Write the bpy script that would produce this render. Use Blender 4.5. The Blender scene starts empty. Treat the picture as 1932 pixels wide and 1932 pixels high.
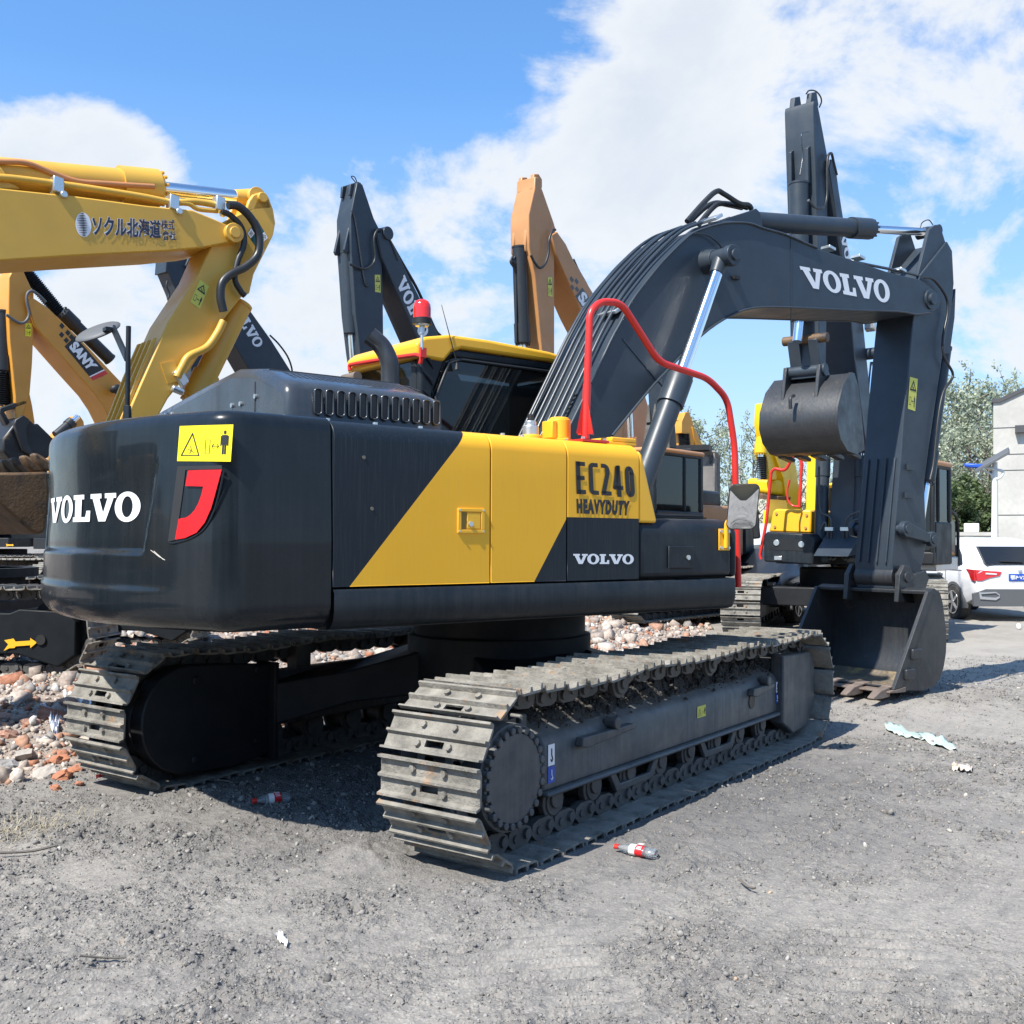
import bpy, bmesh, math, random
import numpy as np
from mathutils import Vector, Matrix
from math import sin, cos, pi, radians as RAD
random.seed(7); RNG = np.random.default_rng(11)
SC = bpy.context.scene
COL = SC.collection

# ------------------------------------------------------------------ camera
F_PX = 1972.1
CAM = np.array([-6.103, -4.496, 1.564])
_y, _p, _r = RAD(35.716), RAD(1.528), RAD(0.272)
FWD = np.array([cos(_y)*cos(_p), sin(_y)*cos(_p), sin(_p)])
RGT = np.array([sin(_y), -cos(_y), 0.0]); UPV = np.cross(RGT, FWD)
RGT, UPV = RGT*cos(_r)+UPV*sin(_r), -RGT*sin(_r)+UPV*cos(_r)
cd = bpy.data.cameras.new('camera'); cam = bpy.data.objects.new('camera', cd); COL.objects.link(cam)
cd.sensor_width = 36; cd.lens = F_PX/1932*36; cd.clip_end = 3000; cd.clip_start = 0.05
cam.matrix_world = Matrix([[RGT[0], UPV[0], -FWD[0], CAM[0]], [RGT[1], UPV[1], -FWD[1], CAM[1]], [RGT[2], UPV[2], -FWD[2], CAM[2]], [0, 0, 0, 1]])
SC.camera = cam
def ray(px, py): return FWD+RGT*(px-966)/F_PX-UPV*(py-966)/F_PX
def at(px, d): return CAM+FWD*d+RGT*(px-966)/F_PX*d
def ground(px, py, z=0.0):
    d = ray(px, py); return CAM+d*(z-CAM[2])/d[2]

# ------------------------------------------------------------------ light
SUN_EL, SUN_AZ = 52.0, 173.0           # degrees; azimuth counter-clockwise from +x
w = bpy.data.worlds.new('World'); SC.world = w; w.use_nodes = True
sl = bpy.data.lights.new('sun', 'SUN'); so = bpy.data.objects.new('sun', sl); COL.objects.link(so)
sl.energy = 4.9; sl.angle = RAD(0.55); sl.color = (1.0, 0.95, 0.87)
sd = Vector((cos(RAD(SUN_AZ))*cos(RAD(SUN_EL)), sin(RAD(SUN_AZ))*cos(RAD(SUN_EL)), sin(RAD(SUN_EL))))
so.rotation_euler = sd.to_track_quat('Z', 'Y').to_euler(); so.location = (0, 0, 20)
SC.view_settings.view_transform = 'Standard'; SC.view_settings.look = 'None'
SC.view_settings.exposure = 0.72; SC.view_settings.gamma = 1.0
SC.cycles.max_bounces = 8; SC.cycles.transparent_max_bounces = 16

def build_world():
    nt = w.node_tree; N = nt.nodes; L = nt.links; N.clear()
    out = N.new('ShaderNodeOutputWorld'); bg = N.new('ShaderNodeBackground'); bg.inputs[1].default_value = 0.105
    sky = N.new('ShaderNodeTexSky'); sky.sky_type = 'NISHITA'; sky.sun_disc = False
    sky.sun_elevation = RAD(SUN_EL); sky.sun_rotation = RAD(90-SUN_AZ); sky.air_density = 1.0; sky.dust_density = 0.6; sky.ozone_density = 3.0; sky.altitude = 50
    tc = N.new('ShaderNodeTexCoord')
    nrm = N.new('ShaderNodeVectorMath'); nrm.operation = 'NORMALIZE'; L.new(tc.outputs['Generated'], nrm.inputs[0])
    def M(op, a, b=None, c=None, clamp=False):
        n = N.new('ShaderNodeMath'); n.operation = op; n.use_clamp = clamp
        for i, x in enumerate((a, b, c)):
            if x is None: continue
            if isinstance(x, (int, float)): n.inputs[i].default_value = x
            else: L.new(x, n.inputs[i])
        return n.outputs[0]
    def noise(vec, s, det, rough=0.55, dist=0.0):
        n = N.new('ShaderNodeTexNoise'); n.inputs['Scale'].default_value = s; n.inputs['Detail'].default_value = det
        n.inputs['Roughness'].default_value = rough; n.inputs['Distortion'].default_value = dist
        L.new(vec, n.inputs['Vector']); return n.outputs['Fac']
    # squash z so clouds stretch along the horizon
    sc = N.new('ShaderNodeVectorMath'); sc.operation = 'MULTIPLY'; sc.inputs[1].default_value = (1, 1, 1.5); L.new(nrm.outputs[0], sc.inputs[0])
    fld = None
    # cloud masses and clear gaps, each a direction in the sky: (pixel x, pixel y, angular tightness, weight)
    B = [(45,50,420,.9),(190,235,300,.8),(1350,180,120,.45),(1250,300,150,.4),(150,120,300,-.4),(60,290,200,.9),(300,300,200,.8),(540,340,200,.6),(760,330,200,.5),(0,150,300,-.4),(200,260,110,.4),(60,310,110,.3),(330,330,150,.35),(560,370,130,.55),(250,620,40,.40),(60,760,30,.35),(560,600,60,.28),(1240,80,60,.45),(1420,20,50,.4),
         (1150,330,60,.55),(880,330,120,.45),(1480,330,40,.55),(1740,240,40,.5),(1850,80,60,.4),(1090,260,120,.3),(960,570,60,.25),(1450,620,60,.30),(1840,640,60,.45),(700,560,90,.25),(1880,740,60,.5),
         (700,370,60,.5),(400,300,90,.25),(130,290,60,.5),(900,390,80,.45),(110,650,25,.5),(520,600,60,.35),(1000,600,50,.3),(700,120,26,-.85),(180,90,150,-.35),(430,210,300,-.45),(640,240,300,-.3),(960,160,200,-.35),(250,480,200,-.25),(900,500,150,-.3),(1480,180,200,-.25),(1300,380,200,.3),(1900,190,200,-.2),(480,60,40,-.5),(330,160,60,-.35),(1000,430,160,-.3),(1790,420,110,-.45),(1730,500,120,-.35),(600,480,90,-.35),(1380,770,110,-.12),(0,200,120,-.3),(420,560,160,-.15)]
    for (px, py, k, wt) in B:
        d = ray(px, py); d = d/np.linalg.norm(d)
        dt = N.new('ShaderNodeVectorMath'); dt.operation = 'DOT_PRODUCT'; dt.inputs[1].default_value = tuple(d); L.new(nrm.outputs[0], dt.inputs[0])
        e = M('MULTIPLY', M('EXPONENT', M('MULTIPLY', M('SUBTRACT', dt.outputs['Value'], 1.0), float(k)*(2.4 if wt > 0 else 1.3))), wt*(.80 if wt > 0 else .9))
        fld = e if fld is None else M('ADD', fld, e)
    n1 = noise(sc.outputs[0], 4.6, 10, 0.62, 0.35); n2 = noise(sc.outputs[0], 14.0, 7, 0.6)
    v = M('ADD', M('ADD', M('MULTIPLY', M('SUBTRACT', n1, 0.5), 3.6), M('MULTIPLY', M('SUBTRACT', n2, 0.5), 1.1)), M('ADD', fld, -0.13))
    mr = N.new('ShaderNodeMapRange'); mr.interpolation_type = 'SMOOTHSTEP'; mr.inputs['From Min'].default_value = -0.10; mr.inputs['From Max'].default_value = 0.62
    L.new(v, mr.inputs['Value'])
    thick = N.new('ShaderNodeMapRange'); thick.inputs['From Min'].default_value = 0.15; thick.inputs['From Max'].default_value = 1.3; L.new(v, thick.inputs['Value'])
    n3 = noise(sc.outputs[0], 5.0, 7, 0.6, 0.4)
    shade = M('MULTIPLY', thick.outputs[0], M('MULTIPLY', n3, 1.25), clamp=True)
    cc = N.new('ShaderNodeMix'); cc.data_type = 'RGBA'; cc.inputs[6].default_value = (5.5, 5.65, 5.8, 1); cc.inputs[7].default_value = (4.0, 4.45, 5.1, 1); L.new(shade, cc.inputs[0])
    # slightly deeper blue overhead, as the photograph's sky
    tint = N.new('ShaderNodeMix'); tint.data_type = 'RGBA'; tint.blend_type = 'MULTIPLY'; tint.inputs[0].default_value = 1.0
    L.new(sky.outputs[0], tint.inputs[6])
    sep = N.new('ShaderNodeSeparateXYZ'); L.new(nrm.outputs[0], sep.inputs[0])
    el = N.new('ShaderNodeMapRange'); el.interpolation_type = 'SMOOTHSTEP'; el.inputs['From Min'].default_value = 0.0; el.inputs['From Max'].default_value = 0.38; L.new(sep.outputs['Z'], el.inputs['Value'])
    tcol = N.new('ShaderNodeMix'); tcol.data_type = 'RGBA'; tcol.inputs[6].default_value = (0.64, 0.88, 1.12, 1); tcol.inputs[7].default_value = (0.74, 1.22, 1.54, 1); L.new(el.outputs[0], tcol.inputs[0]); L.new(tcol.outputs[2], tint.inputs[7])
    # thin veil near the horizon
    veil = N.new('ShaderNodeMapRange'); veil.inputs['From Min'].default_value = 0.0; veil.inputs['From Max'].default_value = 0.40; veil.inputs['To Min'].default_value = 0.45; veil.inputs['To Max'].default_value = 0.04
    L.new(sep.outputs['Z'], veil.inputs['Value'])
    mask = M('MAXIMUM', M('MULTIPLY', mr.outputs[0], 0.97), veil.outputs[0])
    mx = N.new('ShaderNodeMix'); mx.data_type = 'RGBA'; L.new(mask, mx.inputs[0]); L.new(tint.outputs[2], mx.inputs[6]); L.new(cc.outputs[2], mx.inputs[7])
    L.new(mx.outputs[2], bg.inputs[0]); L.new(bg.outputs[0], out.inputs[0])
build_world()

# ------------------------------------------------------------------ materials
def mat(name, color, rough=0.5, metal=0.0, coat=0.0, var=0.0, vscale=3.0, dust=0.0, dustcol=(0.22, 0.20, 0.18), streak=0.0, bump=0.0, bscale=40.0, topdust=0.0, rvar=0.1, emis=None, trans=0.0, spec=None, coat_rough=0.05, stain=None):
    m = bpy.data.materials.new(name); m.use_nodes = True; nt = m.node_tree; N = nt.nodes; L = nt.links
    b = N['Principled BSDF']
    b.inputs['Roughness'].default_value = rough; b.inputs['Metallic'].default_value = metal
    b.inputs['Coat Weight'].default_value = coat; b.inputs['Coat Roughness'].default_value = coat_rough
    if trans: b.inputs['Transmission Weight'].default_value = trans
    if spec is not None: b.inputs['Specular IOR Level'].default_value = spec
    tc = N.new('ShaderNodeTexCoord')
    def noise(s, det=5, vec=None, rough=0.55):
        n = N.new('ShaderNodeTexNoise'); n.inputs['Scale'].default_value = s; n.inputs['Detail'].default_value = det; n.inputs['Roughness'].default_value = rough
        L.new(vec or tc.outputs['Object'], n.inputs['Vector']); return n
    rgb = N.new('ShaderNodeRGB'); rgb.outputs[0].default_value = (*color, 1); cur = rgb.outputs[0]
    def mix(fac, a, bcol, mode='MIX'):
        x = N.new('ShaderNodeMix'); x.data_type = 'RGBA'; x.blend_type = mode
        if isinstance(fac, (int, float)): x.inputs[0].default_value = fac
        else: L.new(fac, x.inputs[0])
        L.new(a, x.inputs[6])
        if isinstance(bcol, tuple): x.inputs[7].default_value = (*bcol, 1)
        else: L.new(bcol, x.inputs[7])
        return x.outputs[2]
    def rng(src, a, b_, c=0.0, d=1.0):
        r = N.new('ShaderNodeMapRange'); r.inputs['From Min'].default_value = a; r.inputs['From Max'].default_value = b_; r.inputs['To Min'].default_value = c; r.inputs['To Max'].default_value = d
        L.new(src, r.inputs['Value']); return r.outputs[0]
    m['_'] = 1
    if var:
        n = noise(vscale, 6); cur = mix(rng(n.outputs['Fac'], 0.3, 0.7), cur, tuple(max(0, c*(1-var)) for c in color))
    if stain:
        col2, amt, sc2 = stain
        n = noise(sc2, 7, rough=0.65); cur = mix(rng(n.outputs['Fac'], 0.62-amt*0.2, 0.70-amt*0.2+0.02), cur, col2)
    rsrc = None
    if streak:
        mp = N.new('ShaderNodeMapping'); mp.inputs['Scale'].default_value = (38, 38, 1.1); L.new(tc.outputs['Object'], mp.inputs[0])
        n = noise(1.0, 3, mp.outputs[0], 0.6); big = noise(1.3, 2)
        f = N.new('ShaderNodeMath'); f.operation = 'MULTIPLY'; L.new(rng(n.outputs['Fac'], 0.42, 0.75), f.inputs[0]); L.new(rng(big.outputs['Fac'], 0.3, 0.7, 0.3, 1.0), f.inputs[1])
        f2 = N.new('ShaderNodeMath'); f2.operation = 'MULTIPLY'; f2.inputs[1].default_value = streak; L.new(f.outputs[0], f2.inputs[0])
        cur = mix(f2.outputs[0], cur, dustcol); rsrc = f.outputs[0]
    if dust:
        n = noise(5.5, 8, rough=0.7); cur = mix(rng(n.outputs['Fac'], 0.40, 0.72, 0, dust), cur, dustcol)
    if topdust:
        g = N.new('ShaderNodeNewGeometry'); s = N.new('ShaderNodeSeparateXYZ'); L.new(g.outputs['Normal'], s.inputs[0])
        n = noise(7, 6)
        f = N.new('ShaderNodeMath'); f.operation = 'MULTIPLY'; L.new(rng(s.outputs['Z'], 0.25, 0.95, 0, topdust), f.inputs[0]); L.new(rng(n.outputs['Fac'], 0.3, 0.65, 0.45, 1.0), f.inputs[1])
        cur = mix(f.outputs[0], cur, dustcol)
    L.new(cur, b.inputs['Base Color'])
    rn = noise(4.0, 5); 
    if rvar:
        L.new(rng(rn.outputs['Fac'], 0.3, 0.7, max(0.02, rough-rvar), min(1, rough+rvar)), b.inputs['Roughness'])
    if bump:
        bn = noise(bscale, 6, rough=0.65); bp = N.new('ShaderNodeBump'); bp.inputs['Strength'].default_value = bump; bp.inputs['Distance'].default_value = 0.02
        L.new(bn.outputs['Fac'], bp.inputs['Height']); L.new(bp.outputs[0], b.inputs['Normal'])
    if emis: b.inputs['Emission Color'].default_value = (*emis[0], 1); b.inputs['Emission Strength'].default_value = emis[1]
    del m['_']
    return m
M = {}
M['cw'] = mat('charcoal_gloss_paint', (0.008, 0.012, 0.016), 0.28, coat=0.34, streak=0.05, dust=.02, rvar=0.08, spec=.18, dustcol=(0.20, 0.21, 0.22), coat_rough=0.06)
M['panel_dark'] = mat('charcoal_panel_paint', (0.011, 0.016, 0.021), 0.40, spec=.25, streak=0.06, rvar=0.08, dust=0.06)
M['boom'] = mat('charcoal_boom_paint', (0.030, 0.042, 0.056), 0.42, spec=.4, rvar=0.08, var=0.15, vscale=1.2, dust=0.10, dustcol=(0.12, 0.13, 0.14))
M['steel_dark'] = mat('dusty_dark_steel', (0.040, 0.046, 0.053), 0.5, dust=0.35, topdust=0.8, streak=0.35, dustcol=(0.20, 0.195, 0.18))
M['black'] = mat('black_parts', (0.008, 0.009, 0.010), 0.55)
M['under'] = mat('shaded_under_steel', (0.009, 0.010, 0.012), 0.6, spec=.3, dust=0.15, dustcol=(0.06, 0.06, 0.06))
M['yellow'] = mat('yellow_paint', (0.90, 0.47, 0.026), 0.38, var=0.06, vscale=2.0, rvar=0.06)
M['yellow_old'] = mat('faded_yellow_paint', (0.70, 0.40, 0.052), 0.42, var=0.14, vscale=2.2, dust=0.10, dustcol=(0.4, 0.3, 0.15))
M['yellow_bright'] = mat('bright_yellow_paint', (0.86, 0.52, 0.01), 0.40, var=0.08)
M['orange'] = mat('orange_paint', (0.66, 0.29, 0.035), 0.42, var=0.12, dust=0.08, dustcol=(0.4, 0.28, 0.15))
M['tan'] = mat('tan_paint', (0.50, 0.235, 0.085), 0.42, var=0.12, dust=0.1, dustcol=(0.42, 0.32, 0.2))
M['red'] = mat('red_paint', (0.66, 0.030, 0.022), 0.35, var=0.1)
M['logo_red'] = mat('red_reflector', (0.66, 0.006, 0.008), 0.38, rvar=0)
M['white'] = mat('white_lettering', (0.80, 0.81, 0.82), 0.45, rvar=0.05)
M['chrome'] = mat('chrome_rod', (0.82, 0.84, 0.86), 0.13, metal=1.0, rvar=0.05)
M['zinc'] = mat('zinc_bolt', (0.60, 0.63, 0.62), 0.35, metal=0.8)
M['rubber'] = mat('rubber_hose', (0.018, 0.020, 0.022), 0.45)
M['pipe'] = mat('painted_pipe', (0.030, 0.038, 0.046), 0.30, coat=0.3)
M['sticker'] = mat('yellow_sticker', (0.86, 0.72, 0.01), 0.4, rvar=0.03)
M['sticker_old'] = mat('pale_yellow_sticker', (0.62, 0.60, 0.10), 0.5, var=0.1)
M['ink'] = mat('black_ink', (0.02, 0.02, 0.02), 0.5)
M['glass'] = mat('tinted_glass', (0.012, 0.014, 0.016), 0.06, rvar=0.02, spec=0.6)
M['shoe'] = mat('dried_mud_steel', (0.285, 0.265, 0.225), 0.78, var=0.65, vscale=9, stain=((0.34, 0.19, 0.09), 0.12, 6.5), bump=0.7, bscale=45, dustcol=(0.40, 0.375, 0.33), dust=0.45, spec=0.3)
M['link'] = mat('track_link_steel', (0.075, 0.072, 0.068), 0.6, var=0.4, vscale=12, dust=0.4, dustcol=(0.17, 0.165, 0.16), bump=0.3)
M['mud'] = mat('dry_grey_mud', (0.085, 0.080, 0.074), 0.95, var=0.4, vscale=14, bump=0.7, bscale=30, spec=0.2)
M['bucket'] = mat('worn_bucket_steel', (0.030, 0.033, 0.037), 0.42, var=0.3, vscale=4, stain=((0.10, 0.08, 0.055), -0.05, 6.0), streak=0.15, dustcol=(0.16, 0.14, 0.11), bump=0.15, bscale=18)
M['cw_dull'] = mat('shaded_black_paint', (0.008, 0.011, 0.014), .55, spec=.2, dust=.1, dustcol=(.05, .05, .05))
M['rusty'] = mat('rusty_bucket_steel', (0.15, 0.085, 0.036), 0.6, var=0.5, vscale=5, stain=((0.035, 0.026, 0.02), 0.5, 3.5), streak=0.35, dustcol=(0.17, 0.10, 0.045), bump=0.3)
M['wornwood'] = mat('weathered_grey_steel', (0.11, 0.105, 0.095), 0.8, var=0.5, vscale=8, streak=0.5, dustcol=(0.22, 0.20, 0.18), bump=0.4)
M['tooth'] = mat('worn_tooth_steel', (0.20, 0.155, 0.125), 0.6, var=0.35, vscale=9, bump=0.3)
M['mirrorgl'] = mat('mirror_glass', (0.85, 0.87, 0.88), 0.03, metal=1.0, rvar=0.01)
M['exhaust'] = mat('exhaust_steel', (0.045, 0.050, 0.056), 0.38, metal=0.5, streak=0.3, dustcol=(0.12, 0.12, 0.12))
def glass_mat():
    m = bpy.data.materials.new('tinted_cab_glass'); m.use_nodes = True; nt = m.node_tree; N = nt.nodes; L = nt.links; N.remove(N['Principled BSDF'])
    t = N.new('ShaderNodeBsdfTransparent'); t.inputs[0].default_value = (.26, .29, .30, 1); g = N.new('ShaderNodeBsdfGlossy'); g.inputs['Roughness'].default_value = .04; g.inputs[0].default_value = (.8, .85, .9, 1)
    d = N.new('ShaderNodeBsdfDiffuse'); d.inputs[0].default_value = (.10, .10, .095, 1); lw = N.new('ShaderNodeFresnel'); lw.inputs[0].default_value = 1.5
    a = N.new('ShaderNodeMixShader'); a.inputs[0].default_value = .10; L.new(t.outputs[0], a.inputs[1]); L.new(d.outputs[0], a.inputs[2]); b = N.new('ShaderNodeMixShader'); L.new(lw.outputs[0], b.inputs[0]); L.new(a.outputs[0], b.inputs[1]); L.new(g.outputs[0], b.inputs[2]); L.new(b.outputs[0], N['Material Output'].inputs[0]); return m
M['cabglass'] = glass_mat()
M['beacon'] = mat('beacon_red_lens', (0.75, 0.020, 0.012), 0.12, coat=0.6)
M['blue'] = mat('plate_blue', (0.015, 0.08, 0.42), 0.4)
M['teal'] = mat('sticker_teal', (0.015, 0.10, 0.09), 0.45)
M['navy'] = mat('navy_lettering', (0.022, 0.028, 0.06), 0.5)
M['carwhite'] = mat('car_white_paint', (0.74, 0.75, 0.76), 0.25, coat=0.8, rvar=0.04)
M['cardark'] = mat('car_black_paint', (0.010, 0.012, 0.015), 0.35, coat=0.3, rvar=0.03)
M['lampred'] = mat('tail_lamp_red', (0.55, 0.012, 0.015), 0.15, coat=0.8)
M['tyre'] = mat('tyre_rubber', (0.030, 0.029, 0.028), 0.85, dust=0.3)
M['alloy'] = mat('alloy_wheel', (0.55, 0.56, 0.57), 0.3, metal=0.7)
M['greyplastic'] = mat('grey_plastic', (0.10, 0.105, 0.11), 0.55)
M['concrete'] = mat('weathered_concrete', (0.54, 0.52, 0.47), 0.9, var=0.28, vscale=0.5, streak=0.0, dust=0.35, dustcol=(0.30, 0.29, 0.27), bump=0.2)
M['roofdark'] = mat('grey_roof', (0.07, 0.07, 0.075), 0.8, var=0.2)
M['brick'] = mat('brick_wall', (0.42, 0.17, 0.09), 0.9, var=0.3, vscale=6, bump=0.3)
M['pink'] = mat('pink_door', (0.42, 0.12, 0.14), 0.6)
M['wallwhite'] = mat('white_wall', (0.70, 0.70, 0.68), 0.8, var=0.08)
M['bark'] = mat('bark', (0.16, 0.14, 0.12), 0.9, var=0.3, bump=0.4)

# diagonal two-colour paint on the engine doors; the lines run where the stripes meet on the real panels
def stripe_material():
    m = bpy.data.materials.new('yellow_and_charcoal_panel_paint'); m.use_nodes = True; nt = m.node_tree; N = nt.nodes; L = nt.links
    b = N['Principled BSDF']; b.inputs['Roughness'].default_value = 0.4; b.inputs['Specular IOR Level'].default_value = .28
    tc = N.new('ShaderNodeTexCoord'); sp = N.new('ShaderNodeSeparateXYZ'); L.new(tc.outputs['Object'], sp.inputs[0])
    def Mt(op, a, b_=None):
        n = N.new('ShaderNodeMath'); n.operation = op
        for i, x in enumerate((a, b_)):
            if x is None: continue
            if isinstance(x, (int, float)): n.inputs[i].default_value = x
            else: L.new(x, n.inputs[i])
        return n.outputs[0]
    X, Z = sp.outputs['X'], sp.outputs['Z']
    # line 1 through (-1.27,2.16) and (-2.01,1.32): yellow to its right
    k1 = (2.16-1.32)/(-1.27+2.01)
    a = Mt('GREATER_THAN', Mt('SUBTRACT', Mt('MULTIPLY', Mt('SUBTRACT', X, -2.01), k1), Mt('SUBTRACT', Z, 1.32)), 0.0)
    k2 = (1.69-1.33)/(-0.56+0.80)
    c = Mt('LESS_THAN', Mt('SUBTRACT', Mt('MULTIPLY', Mt('SUBTRACT', X, -0.80), k2), Mt('SUBTRACT', Z, 1.33)), 0.0)
    d = Mt('MAXIMUM', c, Mt('GREATER_THAN', Z, 1.70))
    d = Mt('MULTIPLY', d, Mt('GREATER_THAN', Mt('ADD', Mt('GREATER_THAN', Z, 1.692), Mt('LESS_THAN', X, -0.56)), 0.5))
    f = Mt('MULTIPLY', a, d)
    n = N.new('ShaderNodeTexNoise'); n.inputs['Scale'].default_value = 2.5; n.inputs['Detail'].default_value = 6; L.new(tc.outputs['Object'], n.inputs['Vector'])
    mp = N.new('ShaderNodeMapping'); mp.inputs['Scale'].default_value = (30, 30, 1.0); L.new(tc.outputs['Object'], mp.inputs[0])
    ns = N.new('ShaderNodeTexNoise'); ns.inputs['Detail'].default_value = 3; L.new(mp.outputs[0], ns.inputs['Vector'])
    def mix(fac, ca, cb, mode='MIX'):
        x = N.new('ShaderNodeMix'); x.data_type = 'RGBA'; x.blend_type = mode
        if isinstance(fac, (int, float)): x.inputs[0].default_value = fac
        else: L.new(fac, x.inputs[0])
        for i, q in ((6, ca), (7, cb)):
            if isinstance(q, tuple): x.inputs[i].default_value = (*q, 1)
            else: L.new(q, x.inputs[i])
        return x.outputs[2]
    yel = mix(n.outputs['Fac'], (0.92, 0.475, 0.028), (0.82, 0.41, 0.022))
    drk = mix(n.outputs['Fac'], (0.008, 0.014, 0.021), (0.012, 0.018, 0.025))
    col = mix(f, drk, yel)
    r = N.new('ShaderNodeMapRange'); r.inputs['From Min'].default_value = 0.5; r.inputs['From Max'].default_value = 0.75; r.inputs['To Max'].default_value = 0.06; L.new(ns.outputs['Fac'], r.inputs['Value'])
    col = mix(r.outputs[0], col, (0.25, 0.22, 0.17)); L.new(col, b.inputs['Base Color'])
    return m
M['stripe'] = stripe_material()

# ------------------------------------------------------------------ mesh builder
def nrmv(v): v = np.asarray(v, float); l = np.linalg.norm(v); return v/l if l > 1e-12 else v
class MB:
    def __init__(s): s.v = []; s.f = []; s.m = []; s.n = 0
    def add(s, V, F, mi=0):
        s.v.extend([tuple(map(float, p)) for p in V]); s.f.extend([tuple(int(i)+s.n for i in f) for f in F]); s.m.extend([mi]*len(F)); s.n += len(V); return s
    def box(s, x0, x1, y0, y1, z0, z1, mi=0):
        V = [(x, y, z) for x in (x0, x1) for y in (y0, y1) for z in (z0, z1)]
        return s.add(V, [(0,1,3,2),(4,6,7,5),(0,4,5,1),(2,3,7,6),(0,2,6,4),(1,5,7,3)], mi)
    def obox(s, c, ax, ay, az, mi=0):
        c, ax, ay, az = map(np.array, (c, ax, ay, az)); V = [c+ax*i+ay*j+az*k for i in (-1, 1) for j in (-1, 1) for k in (-1, 1)]
        return s.add(V, [(0,1,3,2),(4,6,7,5),(0,4,5,1),(2,3,7,6),(0,2,6,4),(1,5,7,3)], mi)
    def cyl(s, p0, p1, r0, r1=None, n=20, caps=True, mi=0):
        p0, p1 = np.array(p0, float), np.array(p1, float); r1 = r0 if r1 is None else r1
        t = nrmv(p1-p0); a = nrmv(np.cross(t, [0, 0, 1] if abs(t[2]) < .9 else [1, 0, 0])); b = np.cross(t, a)
        V = []; 
        for p, r in ((p0, r0), (p1, r1)):
            for i in range(n): V.append(p+r*(a*cos(2*pi*i/n)+b*sin(2*pi*i/n)))
        Fc = [(i, (i+1) % n, n+(i+1) % n, n+i) for i in range(n)]
        if caps: Fc += [tuple(range(n))[::-1], tuple(range(n, 2*n))]
        return s.add(V, Fc, mi)
    def tube(s, path, r, n=8, caps=True, mi=0):
        P = [np.array(p, float) for p in path]; k = len(P); V = []; a = None
        for i in range(k):
            t = nrmv(P[min(i+1, k-1)]-P[max(i-1, 0)])
            if a is None: a = nrmv(np.cross(t, [0, 0, 1] if abs(t[2]) < .9 else [1, 0, 0]))
            else: a = nrmv(a-t*np.dot(a, t))
            b = np.cross(t, a); rr = r[i] if hasattr(r, '__len__') else r
            for j in range(n): V.append(P[i]+rr*(a*cos(2*pi*j/n)+b*sin(2*pi*j/n)))
        Fc = [(i*n+j, i*n+(j+1) % n, (i+1)*n+(j+1) % n, (i+1)*n+j) for i in range(k-1) for j in range(n)]
        if caps: Fc += [tuple(range(n))[::-1], tuple(range((k-1)*n, k*n))]
        return s.add(V, Fc, mi)
    def prism(s, poly, y0, y1, axis='y', mi=0):
        n = len(poly)
        def P(a, b, c): return {'y': (a, c, b), 'x': (c, a, b), 'z': (a, b, c)}[axis]
        V = [P(a, b, y0) for a, b in poly]+[P(a, b, y1) for a, b in poly]
        return s.add(V, [tuple(range(n)), tuple(range(n, 2*n))[::-1]]+[(i, n+i, n+(i+1) % n, (i+1) % n) for i in range(n)], mi)
    def grid(s, G, mi=0, close=False):
        a, b = len(G), len(G[0]); V = [p for row in G for p in row]; Fc = []
        for i in range(a-1):
            for j in range(b if close else b-1): Fc.append((i*b+j, i*b+(j+1) % b, (i+1)*b+(j+1) % b, (i+1)*b+j))
        return s.add(V, Fc, mi)
    def ball(s, c, r, n=10, mi=0, sq=(1, 1, 1)):
        G = [[(c[0]+r*sq[0]*sin(pi*i/n)*cos(2*pi*j/n), c[1]+r*sq[1]*sin(pi*i/n)*sin(2*pi*j/n), c[2]+r*sq[2]*cos(pi*i/n)) for j in range(n)] for i in range(n+1)]
        return s.grid(G, mi, True)
    def each(s, name, mats, parent=None, **kw):      # every separate piece becomes a part of its own
        p = list(range(s.n))
        def fd(a):
            while p[a] != a: p[a] = p[p[a]]; a = p[a]
            return a
        for f in s.f:
            r = fd(f[0])
            for i in f[1:]: p[fd(i)] = r
        comp = {}
        for i in range(s.n): comp.setdefault(fd(i), []).append(i)
        V = np.array(s.v); items = [[np.min(V[c], 0)-1e-4, np.max(V[c], 0)+1e-4, set(c)] for c in comp.values()]
        ch = True
        while ch:
            ch = False
            for a in range(len(items)):
                for b in range(len(items)-1, a, -1):
                    if np.all(items[a][0] <= items[b][1]) and np.all(items[b][0] <= items[a][1]):
                        items[a] = [np.minimum(items[a][0], items[b][0]), np.maximum(items[a][1], items[b][1]), items[a][2] | items[b][2]]; items.pop(b); ch = True
        out = []
        for _, _, c in items:
            mb = MB(); idx = sorted(c); mp = {o: i for i, o in enumerate(idx)}; mb.v = [s.v[i] for i in idx]; mb.n = len(idx)
            for f, mi in zip(s.f, s.m):
                if f[0] in mp: mb.f.append(tuple(mp[i] for i in f)); mb.m.append(mi)
            out.append(mb.build(name, mats, parent, **kw))
        return out
    def build(s, name, mats, parent=None, bevel=0.0, smooth=35, rz=None, seg=2, loc=None):
        me = bpy.data.meshes.new(name); me.from_pydata(s.v, [], s.f)
        if not isinstance(mats, (list, tuple)): mats = [mats]
        for m in mats: me.materials.append(m)
        if len(mats) > 1: me.polygons.foreach_set('material_index', s.m)
        bm = bmesh.new(); bm.from_mesh(me); bmesh.ops.recalc_face_normals(bm, faces=bm.faces); bm.to_mesh(me); bm.free()
        if smooth: me.shade_smooth(); me.set_sharp_from_angle(angle=RAD(smooth))
        me.update()
        o = bpy.data.objects.new(name, me); COL.objects.link(o)
        if parent is not None: o.parent = parent
        if rz: o.rotation_euler.z = rz
        if loc is not None: o.location = loc
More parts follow.
